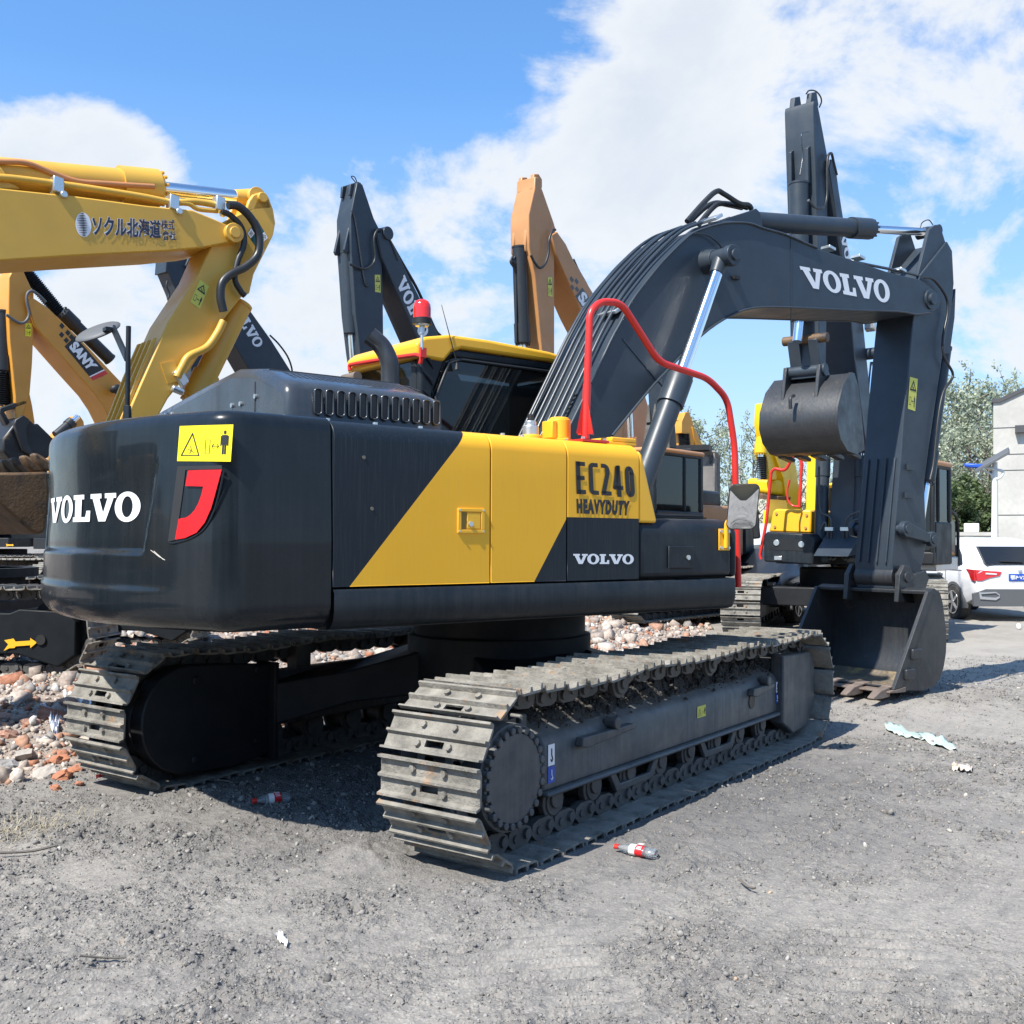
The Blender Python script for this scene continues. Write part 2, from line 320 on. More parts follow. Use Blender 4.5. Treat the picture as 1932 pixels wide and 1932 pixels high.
        if bevel:
            b = o.modifiers.new('bevel', 'BEVEL'); b.width = bevel; b.segments = seg; b.limit_method = 'ANGLE'; b.angle_limit = RAD(38); b.harden_normals = False
        return o
def tag(o, label=None, cat=None, group=None, kind=None):
    if label: o['label'] = label
    if cat: o['category'] = cat
    if group: o['group'] = group
    if kind: o['kind'] = kind
    return o
def thing(name, loc, rz, label, cat, group=None):
    o = bpy.data.objects.new(name, None); COL.objects.link(o); o.location = loc; o.rotation_euler.z = rz; o.empty_display_size = 0.3
    return tag(o, label, cat, group)
def spline(pts, n=8):
    P = [np.array(p, float) for p in pts]; P = [2*P[0]-P[1]]+P+[2*P[-1]-P[-2]]; out = []
    for i in range(1, len(P)-2):
        for k in range(n):
            t = k/n; a, b, c, d = P[i-1:i+3]
            out.append(0.5*((2*b)+(c-a)*t+(2*a-5*b+4*c-d)*t*t+(3*b-a-3*c+d)*t**3))
    out.append(P[-2]); return out
def roundpath(pts, r=0.08, n=5):
    P = [np.array(p, float) for p in pts]; out = [P[0]]
    for i in range(1, len(P)-1):
        a, b, c = P[i-1], P[i], P[i+1]; u, v = nrmv(a-b), nrmv(c-b); rr = min(r, np.linalg.norm(a-b)*.45, np.linalg.norm(c-b)*.45)
        s, e = b+u*rr, b+v*rr
        for k in range(n+1):
            t = k/n; out.append((1-t)**2*s+2*t*(1-t)*b+t*t*e)
    out.append(P[-1]); return out
class Frm:      # a machine's own upright frame: x forward, y left, z up
    def __init__(s, ox, oy, deg, oz=0.0): s.o = np.array([ox, oy, oz]); s.h = RAD(deg); s.c, s.s = cos(s.h), sin(s.h)
    def T(s, P): return np.array([P[0]*s.c+P[1]*s.s, -P[0]*s.s+P[1]*s.c, P[2]])
    def inv(s, P): return np.array([P[0]*s.c-P[1]*s.s, P[0]*s.s+P[1]*s.c, P[2]])+s.o
    def y(s, px, py, y):      # the point of the plane y that the pixel looks at
        d = s.T(ray(px, py)); c = s.T(CAM-s.o); return c+d*(y-c[1])/d[1]
    def x(s, px, py, x):
        d = s.T(ray(px, py)); c = s.T(CAM-s.o); return c+d*(x-c[0])/d[0]
    def poly(s, pts, y): return [(p[0], p[2]) for p in (s.y(a, b, y) for a, b in pts)]
def zv(pts, ox, oy, sc): return [((ox+sc*a)/1.56522, (oy+sc*b)/1.56522) for a, b in pts]

# ------------------------------------------------------------------ lettering
def slab(word):
    V = [(0,1),(.54,1),(.54,.83),(.44,.83),(.64,.30),(.82,.83),(.70,.83),(.70,1),(1.18,1),(1.18,.83),(1.08,.83),(.76,0),(.44,0),(.11,.83),(0,.83)]
    Lg = [(0,1),(.52,1),(.52,.83),(.41,.83),(.41,.17),(.60,.17),(.64,.40),(.80,.40),(.80,0),(0,0),(0,.17),(.10,.17),(.10,.83),(0,.83)]
    polys = []; x = 0
    for ch in word:
        if ch == 'V': polys.append(([(a+x, b) for a, b in V], None)); x += 1.14
        elif ch == 'L': polys.append(([(a+x, b) for a, b in Lg], None)); x += .80
        elif ch == 'O':
            n = 40; o = [(x+.50+.50*cos(2*pi*i/n), .5+.53*sin(2*pi*i/n)) for i in range(n)]; q = [(x+.50+.215*cos(2*pi*i/n), .5+.37*sin(2*pi*i/n)) for i in range(n)]
            polys.append((o, q)); x += 1.04
    return polys, x-.04
def letters_obj(name, polys, W, H, fn, m, parent, cutx=0):
    # polys in a unit box W x H (own units); fn maps (0..1, 0..1) to a point of the surface
    bm = bmesh.new()
    for o, q in polys:
        if q is None:
            vs = [bm.verts.new((a, b, 0)) for a, b in o]; bm.faces.new(vs)
        else:
            A = [bm.verts.new((a, b, 0)) for a, b in o]; B = [bm.verts.new((a, b, 0)) for a, b in q]; n = len(A)
            for i in range(n): bm.faces.new((A[i], A[(i+1) % n], B[(i+1) % n], B[i]))
    bmesh.ops.triangulate(bm, faces=bm.faces)
    for k in range(1, cutx):
        bmesh.ops.bisect_plane(bm, geom=bm.verts[:]+bm.edges[:]+bm.faces[:], plane_co=(W*k/cutx, 0, 0), plane_no=(1, 0, 0))
    for v in bm.verts: v.co = Vector(fn(v.co.x/W, v.co.y/H))
    me = bpy.data.meshes.new(name); bm.to_mesh(me); bm.free(); me.materials.append(m)
    o = bpy.data.objects.new(name, me); COL.objects.link(o); o.parent = parent; return o
def font_obj(name, text, fn, m, parent, bold=0.0, space=1.0):
    cu = bpy.data.curves.new(name, 'FONT'); cu.body = text; cu.size = 1.0; cu.offset = bold; cu.resolution_u = 4; cu.space_character = space
    t = bpy.data.objects.new(name, cu); COL.objects.link(t); bpy.context.view_layer.update()
    dg = bpy.context.evaluated_depsgraph_get(); me = bpy.data.meshes.new_from_object(t.evaluated_get(dg)); bpy.data.objects.remove(t)
    n = len(me.vertices)
    if n == 0: return None
    co = np.empty(n*3); me.vertices.foreach_get('co', co); co = co.reshape(-1, 3)
    lo, hi = co.min(0), co.max(0)
    for i, v in enumerate(me.vertices): v.co = Vector(fn((co[i, 0]-lo[0])/(hi[0]-lo[0]), (co[i, 1]-lo[1])/max(1e-6, hi[1]-lo[1])))
    me.materials.clear(); me.materials.append(m); me.name = name
    o = bpy.data.objects.new(name, me); COL.objects.link(o); o.parent = parent; return o
def quadmap(p00, p10, p01, p11):      # bilinear map onto four corner points (left-bottom, right-bottom, left-top, right-top)
    p00, p10, p01, p11 = map(lambda q: np.array(q, float), (p00, p10, p01, p11))
    return lambda u, v: (p00*(1-u)+p10*u)*(1-v)+(p01*(1-u)+p11*u)*v
def warning_sticker(parent, fn, m_bg, tall=False, name='warning_sticker'):
    # yellow label with a warning triangle and a keep-clear pictogram
    b = MB(); V = [fn(u, v, 0.0) for u, v in ((0, 0), (1, 0), (1, 1), (0, 1))]
    n = 8
    b.grid([[fn(i/n, j/2, 0.0) for j in range(3)] for i in range(n+1)])
    o = b.build(name, m_bg, parent, smooth=0)
    g = MB()
    def line(pts, wd, closed=False):
        P = [np.array(p, float) for p in pts]; 
        if closed: P.append(P[0])
        for a, c in zip(P[:-1], P[1:]):
            t = (c-a); l = np.linalg.norm(t)+1e-9; t = t/l; nn = np.array([-t[1], t[0]])*wd/2; e = t*wd/2
            q = [a-e-nn, c+e-nn, c+e+nn, a-e+nn]; k = 3
            g.grid([[fn(*(q[0]*(1-i/k)+q[1]*i/k), 1.0), fn(*(q[3]*(1-i/k)+q[2]*i/k), 1.0)] for i in range(k+1)])
    def rect(x0, x1, y0, y1): g.grid([[fn(x0+(x1-x0)*i/2, y, 1.0) for y in (y0, y1)] for i in range(3)])
    if not tall:
        line([(.08, .16), (.42, .16), (.27, .78)], .022, True); line([(.20, .34), (.27, .30), (.33, .24)], .012); line([(.25, .44), (.27, .30), (.24, .22)], .012)
        line([(.53, .22), (.61, .22), (.61, .60), (.53, .60)], .008, True); line([(.65, .42), (.77, .42)], .012)
        for sx, d in ((.65, 1), (.77, -1)): line([(sx+d*.03, .48), (sx, .42), (sx+d*.03, .36)], .012)
        rect(.82, .92, .45, .72); rect(.835, .865, .20, .46); rect(.875, .905, .20, .46); rect(.80, .815, .42, .70); rect(.925, .94, .42, .70); rect(.85, .89, .75, .84); line([(.5, .04), (.5, .96)], .004)
    else:
        line([(.15, .62), (.85, .62), (.5, .88)], .06, True); line([(.4, .72), (.55, .68), (.6, .64)], .04)
        line([(.12, .15), (.34, .15), (.34, .38), (.12, .38)], .02, True); line([(.40, .27), (.62, .27)], .03); rect(.70, .84, .26, .40); rect(.73, .81, .10, .27); rect(.74, .80, .41, .45)
    g.build('pictogram', M['ink'], o, smooth=0)
    return o
# ================================================================== GROUND
def vnoise(x, y, seed=0):
    xi, yi = np.floor(x).astype(np.int64), np.floor(y).astype(np.int64); xf, yf = x-xi, y-yi
    def h(a, b):
        n = (a*374761393+b*668265263+seed*974634777) & 0x7fffffff; n = ((n ^ (n >> 13))*1274126177) & 0x7fffffff; return ((n ^ (n >> 16)) & 0xffff)/65535.0
    u, v = xf*xf*(3-2*xf), yf*yf*(3-2*yf)
    return (h(xi, yi)*(1-u)+h(xi+1, yi)*u)*(1-v)+(h(xi, yi+1)*(1-u)+h(xi+1, yi+1)*u)*v
def fbm(x, y, s, o=5, seed=0, g=.5):
    t = 0; a = 1; n = 0
    for i in range(o): t = t+a*vnoise(x*s+17.3*i, y*s-9.1*i, seed+i); n += a; a *= g; s *= 2.03
    return t/n-.5
def ss(a, b, x): t = np.clip((x-a)/(b-a), 0, 1); return t*t*(3-2*t)
def rubble_mask(x, y):
    edge = 1.95+.12*np.maximum(0, x-2)+.25*fbm(x, y, 1.2, 3, 5)*2+np.where(x > 9, (x-9)*.25, 0)
    return ss(edge-.15, edge+.15, y)*(1-ss(30, 34, x))
def gz(x, y):
    x = np.asarray(x, float); y = np.asarray(y, float)
    z = .22*ss(2.2, 4.5, y)*(1-ss(7, 12, x))+.12*ss(2.2, 6, y)*ss(7, 12, x)*(1-ss(18, 30, x))
    bx, by = 4.30, -1.45
    z = z+.13*np.exp(-((x-bx-.2)**2/1.6+(y-by)**2/1.6))
    return z
def island_mat(name, cols, rough=.9, bump=.4):
    m = bpy.data.materials.new(name); m.use_nodes = True; nt = m.node_tree; N = nt.nodes; L = nt.links; b = N['Principled BSDF']; b.inputs['Roughness'].default_value = rough; b.inputs['Specular IOR Level'].default_value = .25
    g = N.new('ShaderNodeNewGeometry'); r = N.new('ShaderNodeValToRGB'); r.color_ramp.interpolation = 'CONSTANT'; els = r.color_ramp.elements
    while len(els) < len(cols): els.new(.5)
    for i, (p, c) in enumerate(cols): els[i].position = p; els[i].color = (*c, 1)
    L.new(g.outputs['Random Per Island'], r.inputs[0])
    n = N.new('ShaderNodeTexNoise'); n.inputs['Scale'].default_value = 30; n.inputs['Detail'].default_value = 5; L.new(g.outputs['Position'], n.inputs['Vector'])
    x = N.new('ShaderNodeMix'); x.data_type = 'RGBA'; x.blend_type = 'MULTIPLY'; x.inputs[0].default_value = .7; L.new(r.outputs[0], x.inputs[6])
    mr = N.new('ShaderNodeMapRange'); mr.inputs['From Min'].default_value = .3; mr.inputs['From Max'].default_value = .7; mr.inputs['To Min'].default_value = .55; mr.inputs['To Max'].default_value = 1.3; L.new(n.outputs['Fac'], mr.inputs['Value']); L.new(mr.outputs[0], x.inputs[7]); L.new(x.outputs[2], b.inputs['Base Color'])
    bp = N.new('ShaderNodeBump'); bp.inputs['Strength'].default_value = bump; bp.inputs['Distance'].default_value = .01; L.new(n.outputs['Fac'], bp.inputs['Height']); L.new(bp.outputs[0], b.inputs['Normal'])
    return m
def scatter(name, P, size, m, label, kind='stuff', box=False, flat=.6, bury=.3):
    n = len(P)
    if box:
        B = np.array([(x, y, z) for x in (-1, 1) for y in (-1, 1) for z in (-1, 1)], float); Fc = np.array([(0,1,3,2),(4,6,7,5),(0,4,5,1),(2,3,7,6),(0,2,6,4),(1,5,7,3)])
    else:
        bm = bmesh.new(); bmesh.ops.create_icosphere(bm, subdivisions=1, radius=1); B = np.array([v.co[:] for v in bm.verts]); Fc = np.array([[v.index for v in f.verts] for f in bm.faces]); bm.free()
    k = len(B); J = B[None]*(1+RNG.normal(0, .24 if not box else .16, (n, k, 3))); J *= np.stack([RNG.uniform(.75, 1.3, n), RNG.uniform(.55, 1.0, n), RNG.uniform(.35, flat+.2, n)], -1)[:, None, :]
    q = RNG.normal(size=(n, 4)); q[:, 1:3] *= (.55 if not box else .35); q[:, 0] = np.abs(q[:, 0])+.3; q /= np.linalg.norm(q, axis=1)[:, None]; w_, a, b, c = q.T
    R = np.stack([1-2*(b*b+c*c), 2*(a*b-c*w_), 2*(a*c+b*w_), 2*(a*b+c*w_), 1-2*(a*a+c*c), 2*(b*c-a*w_), 2*(a*c-b*w_), 2*(b*c+a*w_), 1-2*(a*a+b*b)], -1).reshape(n, 3, 3)
    V = np.einsum('nij,nkj->nki', R, J*size[:, None, None]); V += P[:, None, :]; V[:, :, 2] += (size*(flat*.5-bury*.5))[:, None]
    Fa = (Fc[None]+np.arange(n)[:, None, None]*k).reshape(-1, Fc.shape[1]); V = V.reshape(-1, 3)
    me = bpy.data.meshes.new(name); me.vertices.add(len(V)); me.vertices.foreach_set('co', V.ravel()); me.loops.add(Fa.size); me.polygons.add(len(Fa)); me.loops.foreach_set('vertex_index', Fa.ravel().astype(np.int32)); me.polygons.foreach_set('loop_start', (np.arange(len(Fa))*Fa.shape[1]).astype(np.int32)); me.update(calc_edges=True); me.materials.append(m)
    o = bpy.data.objects.new(name, me); COL.objects.link(o); 
    if kind: tag(o, label, None, None, kind)
    return o
# shoes and mud take their pattern from where they lie, so that copies differ
def world_coords(m):
    nt = m.node_tree; g = nt.nodes.new('ShaderNodeNewGeometry')
    for l in list(nt.links):
        if l.from_node.type == 'TEX_COORD': t = l.to_socket; nt.links.remove(l); nt.links.new(g.outputs['Position'], t)
for k in ('shoe', 'link', 'mud'): world_coords(M[k])

PSI = -16.044
U = Frm(0, 0, PSI); W_ = Frm(0, 0, 0)
UR = RAD(-PSI)          # undercarriage parts are turned back by the swing angle

# ------------------------------------------------------------------ crawler tracks
def track_path(L, r, zc, sag=0.0):
    pts = []
    n = 24
    for i in range(n+1): a = -pi/2+pi*i/n; pts.append((L+r*cos(a), zc+r*sin(a)))         # front arc, upward
    for i in range(1, 24):
        t = i/24; pts.append((L-2*L*t, zc+r-sag*abs(sin(3*pi*t))*(0.6+0.4*t)))
    for i in range(n+1): a = pi/2+pi*i/n; pts.append((-L+r*cos(a), zc+r*sin(a)))
    for i in range(1, 24): t = i/24; pts.append((-L+2*L*t, zc-r))
    return np.array(pts+[pts[0]])
def resample(P, n):
    d = np.r_[0, np.cumsum(np.linalg.norm(np.diff(P, axis=0), axis=1))]; s = np.linspace(0, d[-1], n, endpoint=False)
    Q = np.c_[np.interp(s, d, P[:, 0]), np.interp(s, d, P[:, 1])]
    e = d[-1]/n*.48; A = np.c_[np.interp((s-e) % d[-1], d, P[:, 0]), np.interp((s-e) % d[-1], d, P[:, 1])]; B = np.c_[np.interp((s+e) % d[-1], d, P[:, 0]), np.interp((s+e) % d[-1], d, P[:, 1])]
    T = B-A; T /= np.linalg.norm(T, axis=1)[:, None]; Q = (Q+(A+B))/3
    return Q, T, d[-1]/n
def shoe_mb(pitch, hw, detail=True):
    b = MB(); h = pitch/2
    prof = [(-h+.038, 0), (h-.036, 0), (h-.016, .012), (h-.008, .040), (h-.019, .040), (h-.028, .012), (.013, .012), (.006, .036), (-.006, .036), (-.013, .012), (-h+.026, .012), (-h+.020, .040), (-h+.008, .040), (-h+.008, .012)]
    if not detail:
        b.prism(prof, -hw, hw); return b
    b.prism(prof, -hw, -.055); b.prism(prof, .055, hw)
    b.prism([(-h+.022, 0), (.022, 0), (.022, .012), (.013, .012), (.006, .036), (-.006, .036), (-.013, .012), (-h+.026, .012), (-h+.020, .040), (-h+.008, .040), (-h+.008, .012)], -.0548, .0548)
    b.prism([(h-.048, 0), (h-.022, 0), (h-.014, .010), (h-.008, .040), (h-.019, .040), (h-.028, .012), (h-.048, .012)], -.0548, .0548)
    for t in (-.05, .045):
        for y in (-.095, .095): b.cyl((t, y, .010), (t, y, .030), .017, n=6)
    return b
def link_mb(n_links, Q, T, pitch, w=.085):
    b = MB()
    for q, t in zip(Q, T):
        n = np.array([t[1], -t[0]])             # outward normal for a counter-clockwise run
        def P(a, c): return (q[0]+t[0]*a+n[0]*c, q[1]+t[1]*a+n[1]*c)
        h = pitch*.5
        prof = [P(-h*.98, -.035), (P(-h*.9, -.085)), P(-h*.45, -.105), P(h*.45, -.105), P(h*.9, -.085), P(h*.98, -.035), P(h*.6, .0), P(-h*.6, .0)]
        for s in (-1, 1):
            b.prism(prof, s*w-.022, s*w+.022)
            c = P(h*.5, -.06)
            if s > 0: b.cyl((c[0], -w-.04, c[1]), (c[0], w+.04, c[1]), .028, n=10)
            c = P(-h*.4, -.05); b.cyl((c[0], s*w+s*.018, c[1]), (c[0], s*w+s*.032, c[1]), .020, n=8)
    return b
def make_track(root, yc, L, r, zc, hw, n, rz, sag=0.0, xc=0.0, separate=True, mats=('link', 'shoe'), detail=True):
    P = track_path(L, r, zc, sag); Q, T, pitch = resample(P, n)
    Q = Q+np.array([xc, 0])
    lb = link_mb(n, Q, T, pitch)
    lb.v = [(x, y+yc, z) for x, y, z in lb.v]
    if separate:
        tr = lb.build('track', M[mats[0]], root, rz=rz, smooth=30)
        proto = shoe_mb(pitch, hw).build('track_shoe', M[mats[1]], tr, bevel=0, smooth=0)
        for i, (q, t) in enumerate(zip(Q, T)):
            o = proto if i == 0 else proto.copy()
            if i: COL.objects.link(o)
            o.parent = tr
            nx = np.array([t[1], -t[0]])
            j = RNG.normal(0, .0025)
            an_ = .060+RNG.normal(0, .020); t = np.array([t[0]*cos(an_)-t[1]*sin(an_), t[0]*sin(an_)+t[1]*cos(an_)]); nx = np.array([t[1], -t[0]])
            o.matrix_local = Matrix([[t[0], 0, nx[0], q[0]], [0, 1, 0, yc+RNG.normal(0, .004)], [t[1], 0, nx[1], q[1]+j*0], [0, 0, 0, 1]])
        return tr
    sb = MB(); sm = shoe_mb(pitch, hw, detail)
    for q, t in zip(Q, T):
        nx = np.array([t[1], -t[0]])
        lb.add([(q[0]+t[0]*x+nx[0]*z, yc+y, q[1]+t[1]*x+nx[1]*z) for x, y, z in sm.v], sm.f, 1)
    return lb.build('track', [M[mats[0]], M[mats[1]]], root, rz=rz, smooth=0)

# ================================================================== MAIN EXCAVATOR
X = thing('excavator', (0, 0, 0), U.h, 'large charcoal and yellow crawler excavator with red handrail, nearest machine', 'excavator')
GAP = .010
# ---- undercarriage
TRK = dict(L=1.955, r=.405, zc=.425, hw=.30, n=50, rz=UR, sag=.035)
make_track(X, -1.338, root=None, **TRK) if False else None
near = make_track(X, -1.338, 1.955, .405, .425, .30, 50, UR, .035)
far = make_track(X, 1.338, 1.955, .405, .425, .30, 50, UR, .035)
def track_frame(s):
    yo, yi, ym = s*1.465, s*1.12, s*1.26
    b = MB()
    # long box with a sloping top
    prof = [(yo, .26), (yo, .50), (yo-s*.03, .545), (ym, .635), (yi, .645), (yi, .26)]
    b.prism(prof, -1.60, 1.62, axis='x')
    b.box(-1.60, 1.64, min(yo-s*.04, yo+s*.035), max(yo-s*.04, yo+s*.035), .235, .262)
    b.box(-1.66, -1.598, min(yo-s*.10, yi), max(yo-s*.10, yi), .20, .66)
    # idler guard
    b.prism([(1.58, .18), (1.60, .69), (2.18, .67), (2.27, .58), (2.27, .26), (2.10, .09), (1.80, .07)], min(yo+s*.05, yo-s*.06), max(yo+s*.05, yo-s*.06))
    b.prism([(1.60, .20), (1.62, .68), (2.10, .66), (2.20, .56), (2.20, .22), (2.05, .10), (1.78, .08)], min(yi, yi-s*.04), max(yi, yi-s*.04))
    b.box(1.62, 2.02, min(yo-s*.06, yi-s*.04), max(yo-s*.06, yi-s*.04), .56, .662)
    f = b.build('track_frame', M['steel_dark'], X, bevel=.016, rz=UR)
    for x0, x1 in ((-1.30, -.72), (1.02, 1.42)):
        k = MB()      # towing eye bracket
        k.prism([(x0, .455), (x0+.02, .50), (x1, .50), (x1, .47), (x0+.06, .44)], min(yo, yo+s*.05), max(yo, yo+s*.05))
        k.cyl(((x0+x1)/2+.08, yo-s*.02, .53), ((x0+x1)/2+.08, yo+s*.06, .53), .035, n=12)
        k.build('tow_bracket', M['steel_dark'], f, bevel=.006)
    if s < 0:
        h = MB(); h.cyl((1.10, yo-.002, .40), (1.10, yo-.006, .40), .052, n=20); h.build('access_hole', M['ink'], f, smooth=0)
        for x0, x1, z0, z1, mm in ((-1.56, -1.50, .39, .50, 'white'), (-1.56, -1.50, .30, .385, 'blue'), (1.565, 1.60, .41, .49, 'white'), (1.565, 1.60, .33, .405, 'blue')):
            q = MB(); q.box(x0, x1, yo-.004, yo-.002, z0, z1); st = q.build('sticker', M[mm], f, smooth=0)
            g = MB(); xm = (x0+x1)/2; hh = z1-z0
            g.tube([(xm-.008, yo-.006, z0+hh*.3), (xm, yo-.006, z0+hh*.18), (xm+.010, yo-.006, z0+hh*.3), (xm, yo-.006, z0+hh*.5), (xm, yo-.006, z0+hh*.8)], .0035, n=5)
            g.build('pictogram', M['ink' if mm == 'white' else 'white'], st, smooth=0)
        warning_sticker(f, lambda u, v, d: (.20+.13*u, yo-.003-.002*d, .40+.075*v), M['sticker_old'])
    # final drive
    d = MB(); xs, zs = -1.955, .41
    d.cyl((xs, s*1.20, zs), (xs, s*1.52, zs), .262, n=40); d.cyl((xs, s*1.52, zs), (xs, s*1.545, zs), .215, n=48)
    for i in range(26):
        a = 2*pi*i/26; d.cyl((xs+.230*cos(a), s*1.515, zs+.230*sin(a)), (xs+.230*cos(a), s*1.552, zs+.230*sin(a)), .019, n=10)
        a += pi/26; d.cyl((xs+.228*cos(a), s*1.515, zs+.228*sin(a)), (xs+.228*cos(a), s*1.534, zs+.228*sin(a)), .012, n=8)
    fd = d.build('final_drive', M['steel_dark'], X, bevel=.004, rz=UR)
    t = MB()      # sprocket teeth
    n = 21
    P = []
    for i in range(n*2): a = 2*pi*i/(n*2); rr = .335 if i % 2 else .285; P.append((xs+rr*cos(a), .425+rr*sin(a)))
    t.prism(P, s*1.338-.03, s*1.338+.03); t.build('sprocket', M['link'], X, rz=UR)
    c = MB()      # inner travel motor cover: round behind, square in front
    P = [(-1.20, .10), (-1.20, .70), (-1.60, .74)]+[(-1.90+.34*cos(a), .42+.34*sin(a)) for a in [pi/2+pi*i/16 for i in range(17)]]+[(-1.55, .06)]
    c.prism(P, min(s*1.04, s*1.16), max(s*1.04, s*1.16)); c.box(-1.24, -1.20, min(s*.98, s*1.18), max(s*.98, s*1.18), .06, .72)
    for x, z in ((-1.35, .68), (-1.35, .20), (-1.85, .66), (-1.85, .16)): c.cyl((x, s*1.04, z), (x, s*1.02, z), .028, n=10)
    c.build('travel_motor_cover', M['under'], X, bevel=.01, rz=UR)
    i_ = MB(); i_.cyl((1.955, s*1.24, .425), (1.955, s*1.40, .425), .27, n=36); i_.cyl((1.955, s*1.30, .425), (1.955, s*1.376, .425), .31, n=36); i_.build('idler', M['link'], X, bevel=.01, rz=UR)
    for k in range(8):
        x = -1.45+k*.40; r = MB(); r.cyl((x, s*1.20, .185), (x, s*1.44, .185), .075, n=20); r.cyl((x, s*1.215, .185), (x, s*1.255, .185), .10, n=20); r.cyl((x, s*1.39, .185), (x, s*1.43, .185), .10, n=20); r.cyl((x, s*1.43, .20), (x, s*1.455, .20), .05, n=14)
        r.build('bottom_roller', M['link'], X, bevel=.004, rz=UR)
    for x in (-.83, .38):
        r = MB(); r.cyl((x, s*1.22, .745), (x, s*1.50, .745), .066, n=22); r.cyl((x, s*1.30, .745), (x, s*1.33, .745), .088, n=22); r.cyl((x, s*1.45, .745), (x, s*1.48, .745), .088, n=22); r.cyl((x, s*1.50, .745), (x, s*1.515, .745), .035, n=14)
        r.box(x-.07, x+.07, min(s*1.14, s*1.24), max(s*1.14, s*1.24), .60, .80)
        r.build('carrier_roller', M['link'], X, bevel=.004, rz=UR)
    for x in (-.62, .55):
        gd = MB()
        gd.prism([(x-.30, .24), (x-.22, .12), (x+.22, .12), (x+.30, .24), (x+.24, .24), (x+.18, .16), (x-.18, .16), (x-.24, .24)], min(yo-s*.03, yo), max(yo-s*.03, yo))
        gd.build('track_guide', M['steel_dark'], X, bevel=.005, rz=UR)
for s in (-1, 1): track_frame(s)
cb = MB()      # X shaped centre frame
for sx in (-1, 1):
    for sy in (-1, 1):
        a, b_ = np.array([sx*.35, sy*.45]), np.array([sx*1.05, sy*1.16]); t = nrmv(b_-a); n = np.array([-t[1], t[0]])
        def Q(p, w_, z): return [tuple((*(p+n*w_), z[0])), tuple((*(p-n*w_), z[0])), tuple((*(p-n*w_), z[1])), tuple((*(p+n*w_), z[1]))]
        cb.add(Q(a, .34, (.50, .80))+Q((a+b_)/2, .26, (.44, .66))+Q(b_, .26, (.30, .58)), [(0,1,5,4),(1,2,6,5),(2,3,7,6),(3,0,4,7),(4,5,9,8),(5,6,10,9),(6,7,11,10),(7,4,8,11),(0,3,2,1),(8,9,10,11)])
cb.cyl((0, 0, .50), (0, 0, .90), .66, n=40)
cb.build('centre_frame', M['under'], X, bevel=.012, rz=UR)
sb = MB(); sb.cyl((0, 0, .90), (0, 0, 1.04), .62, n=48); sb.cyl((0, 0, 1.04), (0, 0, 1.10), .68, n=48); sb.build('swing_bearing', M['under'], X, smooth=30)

# ---- counterweight (curved block, lofted)
RA, XA = 2.77, -.255; ZB, ZT = 1.115, 2.175; XS = -2.11; HW = 1.37
def sstep(a, b, x): t = np.clip((x-a)/(b-a), 0, 1); return t*t*(3-2*t)
def cw_outline():
    rc = .19; R2 = RA-rc
    yc = HW-rc; a = math.asin(yc/R2); cxp = XA-R2*cos(a)
    pts = [(XS, -HW)]
    for i in range(1, 9): pts.append((XS+(cxp-XS)*i/8, -HW))
    th0 = -pi/2; th1 = -(pi-a) + 2*pi*0
    # corner from pointing -y to the arc's own normal
    A0, A1 = -pi/2, -(pi-a)
    for i in range(1, 22): an = A0+(A1-A0)*i/21; pts.append((cxp+rc*cos(an), -yc+rc*sin(an)))
    for i in range(1, 160): an = -a+2*a*i/160; pts.append((XA-RA*cos(an), RA*sin(an)))
    R = [(x, -y) for x, y in pts[:30]][::-1]
    return np.array(pts+R)
CWO = cw_outline()
def cw_disp(x, y, z):
    # shallow pressed relief of the rear face: name panel, lower groove, lamp pocket
    d = 0.0
    ay = abs(y)
    pan = sstep(1.480, 1.510, z)*(1-sstep(1.72, 2.10, z))*(1-sstep(.86+.08*(z-1.5)/.5, .90+.10*(z-1.5)/.5, ay)) if x < -2.4 else 0
    d -= .024*pan
    if x < -2.4:
        d += .013*(1-sstep(1.30, 1.335, z))*(1-sstep(.75, 1.15, ay))
    return d
def cw_inset(z):
    rb, rt = .13, .065; d = 0
    if z < ZB+rb: d += rb-math.sqrt(max(0, rb*rb-(ZB+rb-z)**2))
    if z > ZT-rt: d += rt-math.sqrt(max(0, rt*rt-(z-(ZT-rt))**2))
    d += .022*max(0, (z-1.55))/.6
    return d
def cw_build():
    zs = list(ZB+.13*(1-np.cos(np.linspace(0, pi/2, 10))))+list(np.linspace(ZB+.13, ZT-.065, 90)[1:-1])+list(ZT-.065+.065*np.sin(np.linspace(0, pi/2, 9)))
    O = CWO; T = np.roll(O, -1, 0)-np.roll(O, 1, 0); T[0] = O[1]-O[0]; T[-1] = O[-1]-O[-2]; Nn = np.c_[T[:, 1], -T[:, 0]]; Nn /= np.linalg.norm(Nn, axis=1)[:, None]
    if np.dot(Nn[len(O)//2], [-1, 0]) < 0: Nn = -Nn
    G = []
    for z in zs:
        row = []
        for (x, y), n in zip(O, Nn):
            dd = cw_disp(x, y, z)-cw_inset(z)
            row.append((x+n[0]*dd, y+n[1]*dd, z))
        G.append(row)
    b = MB(); b.grid(G)
    k = len(O); b.f.append(tuple(range(k))); b.m.append(0); base = (len(zs)-1)*k; b.f.append(tuple(range(base, base+k))); b.m.append(0)
    # front closing face
    b.f.append(tuple([i*k for i in range(len(zs))]+[i*k+k-1 for i in range(len(zs)-1, -1, -1)])); b.m.append(0)
    return b.build('counterweight', M['cw'], X, smooth=50)
CW = cw_build()
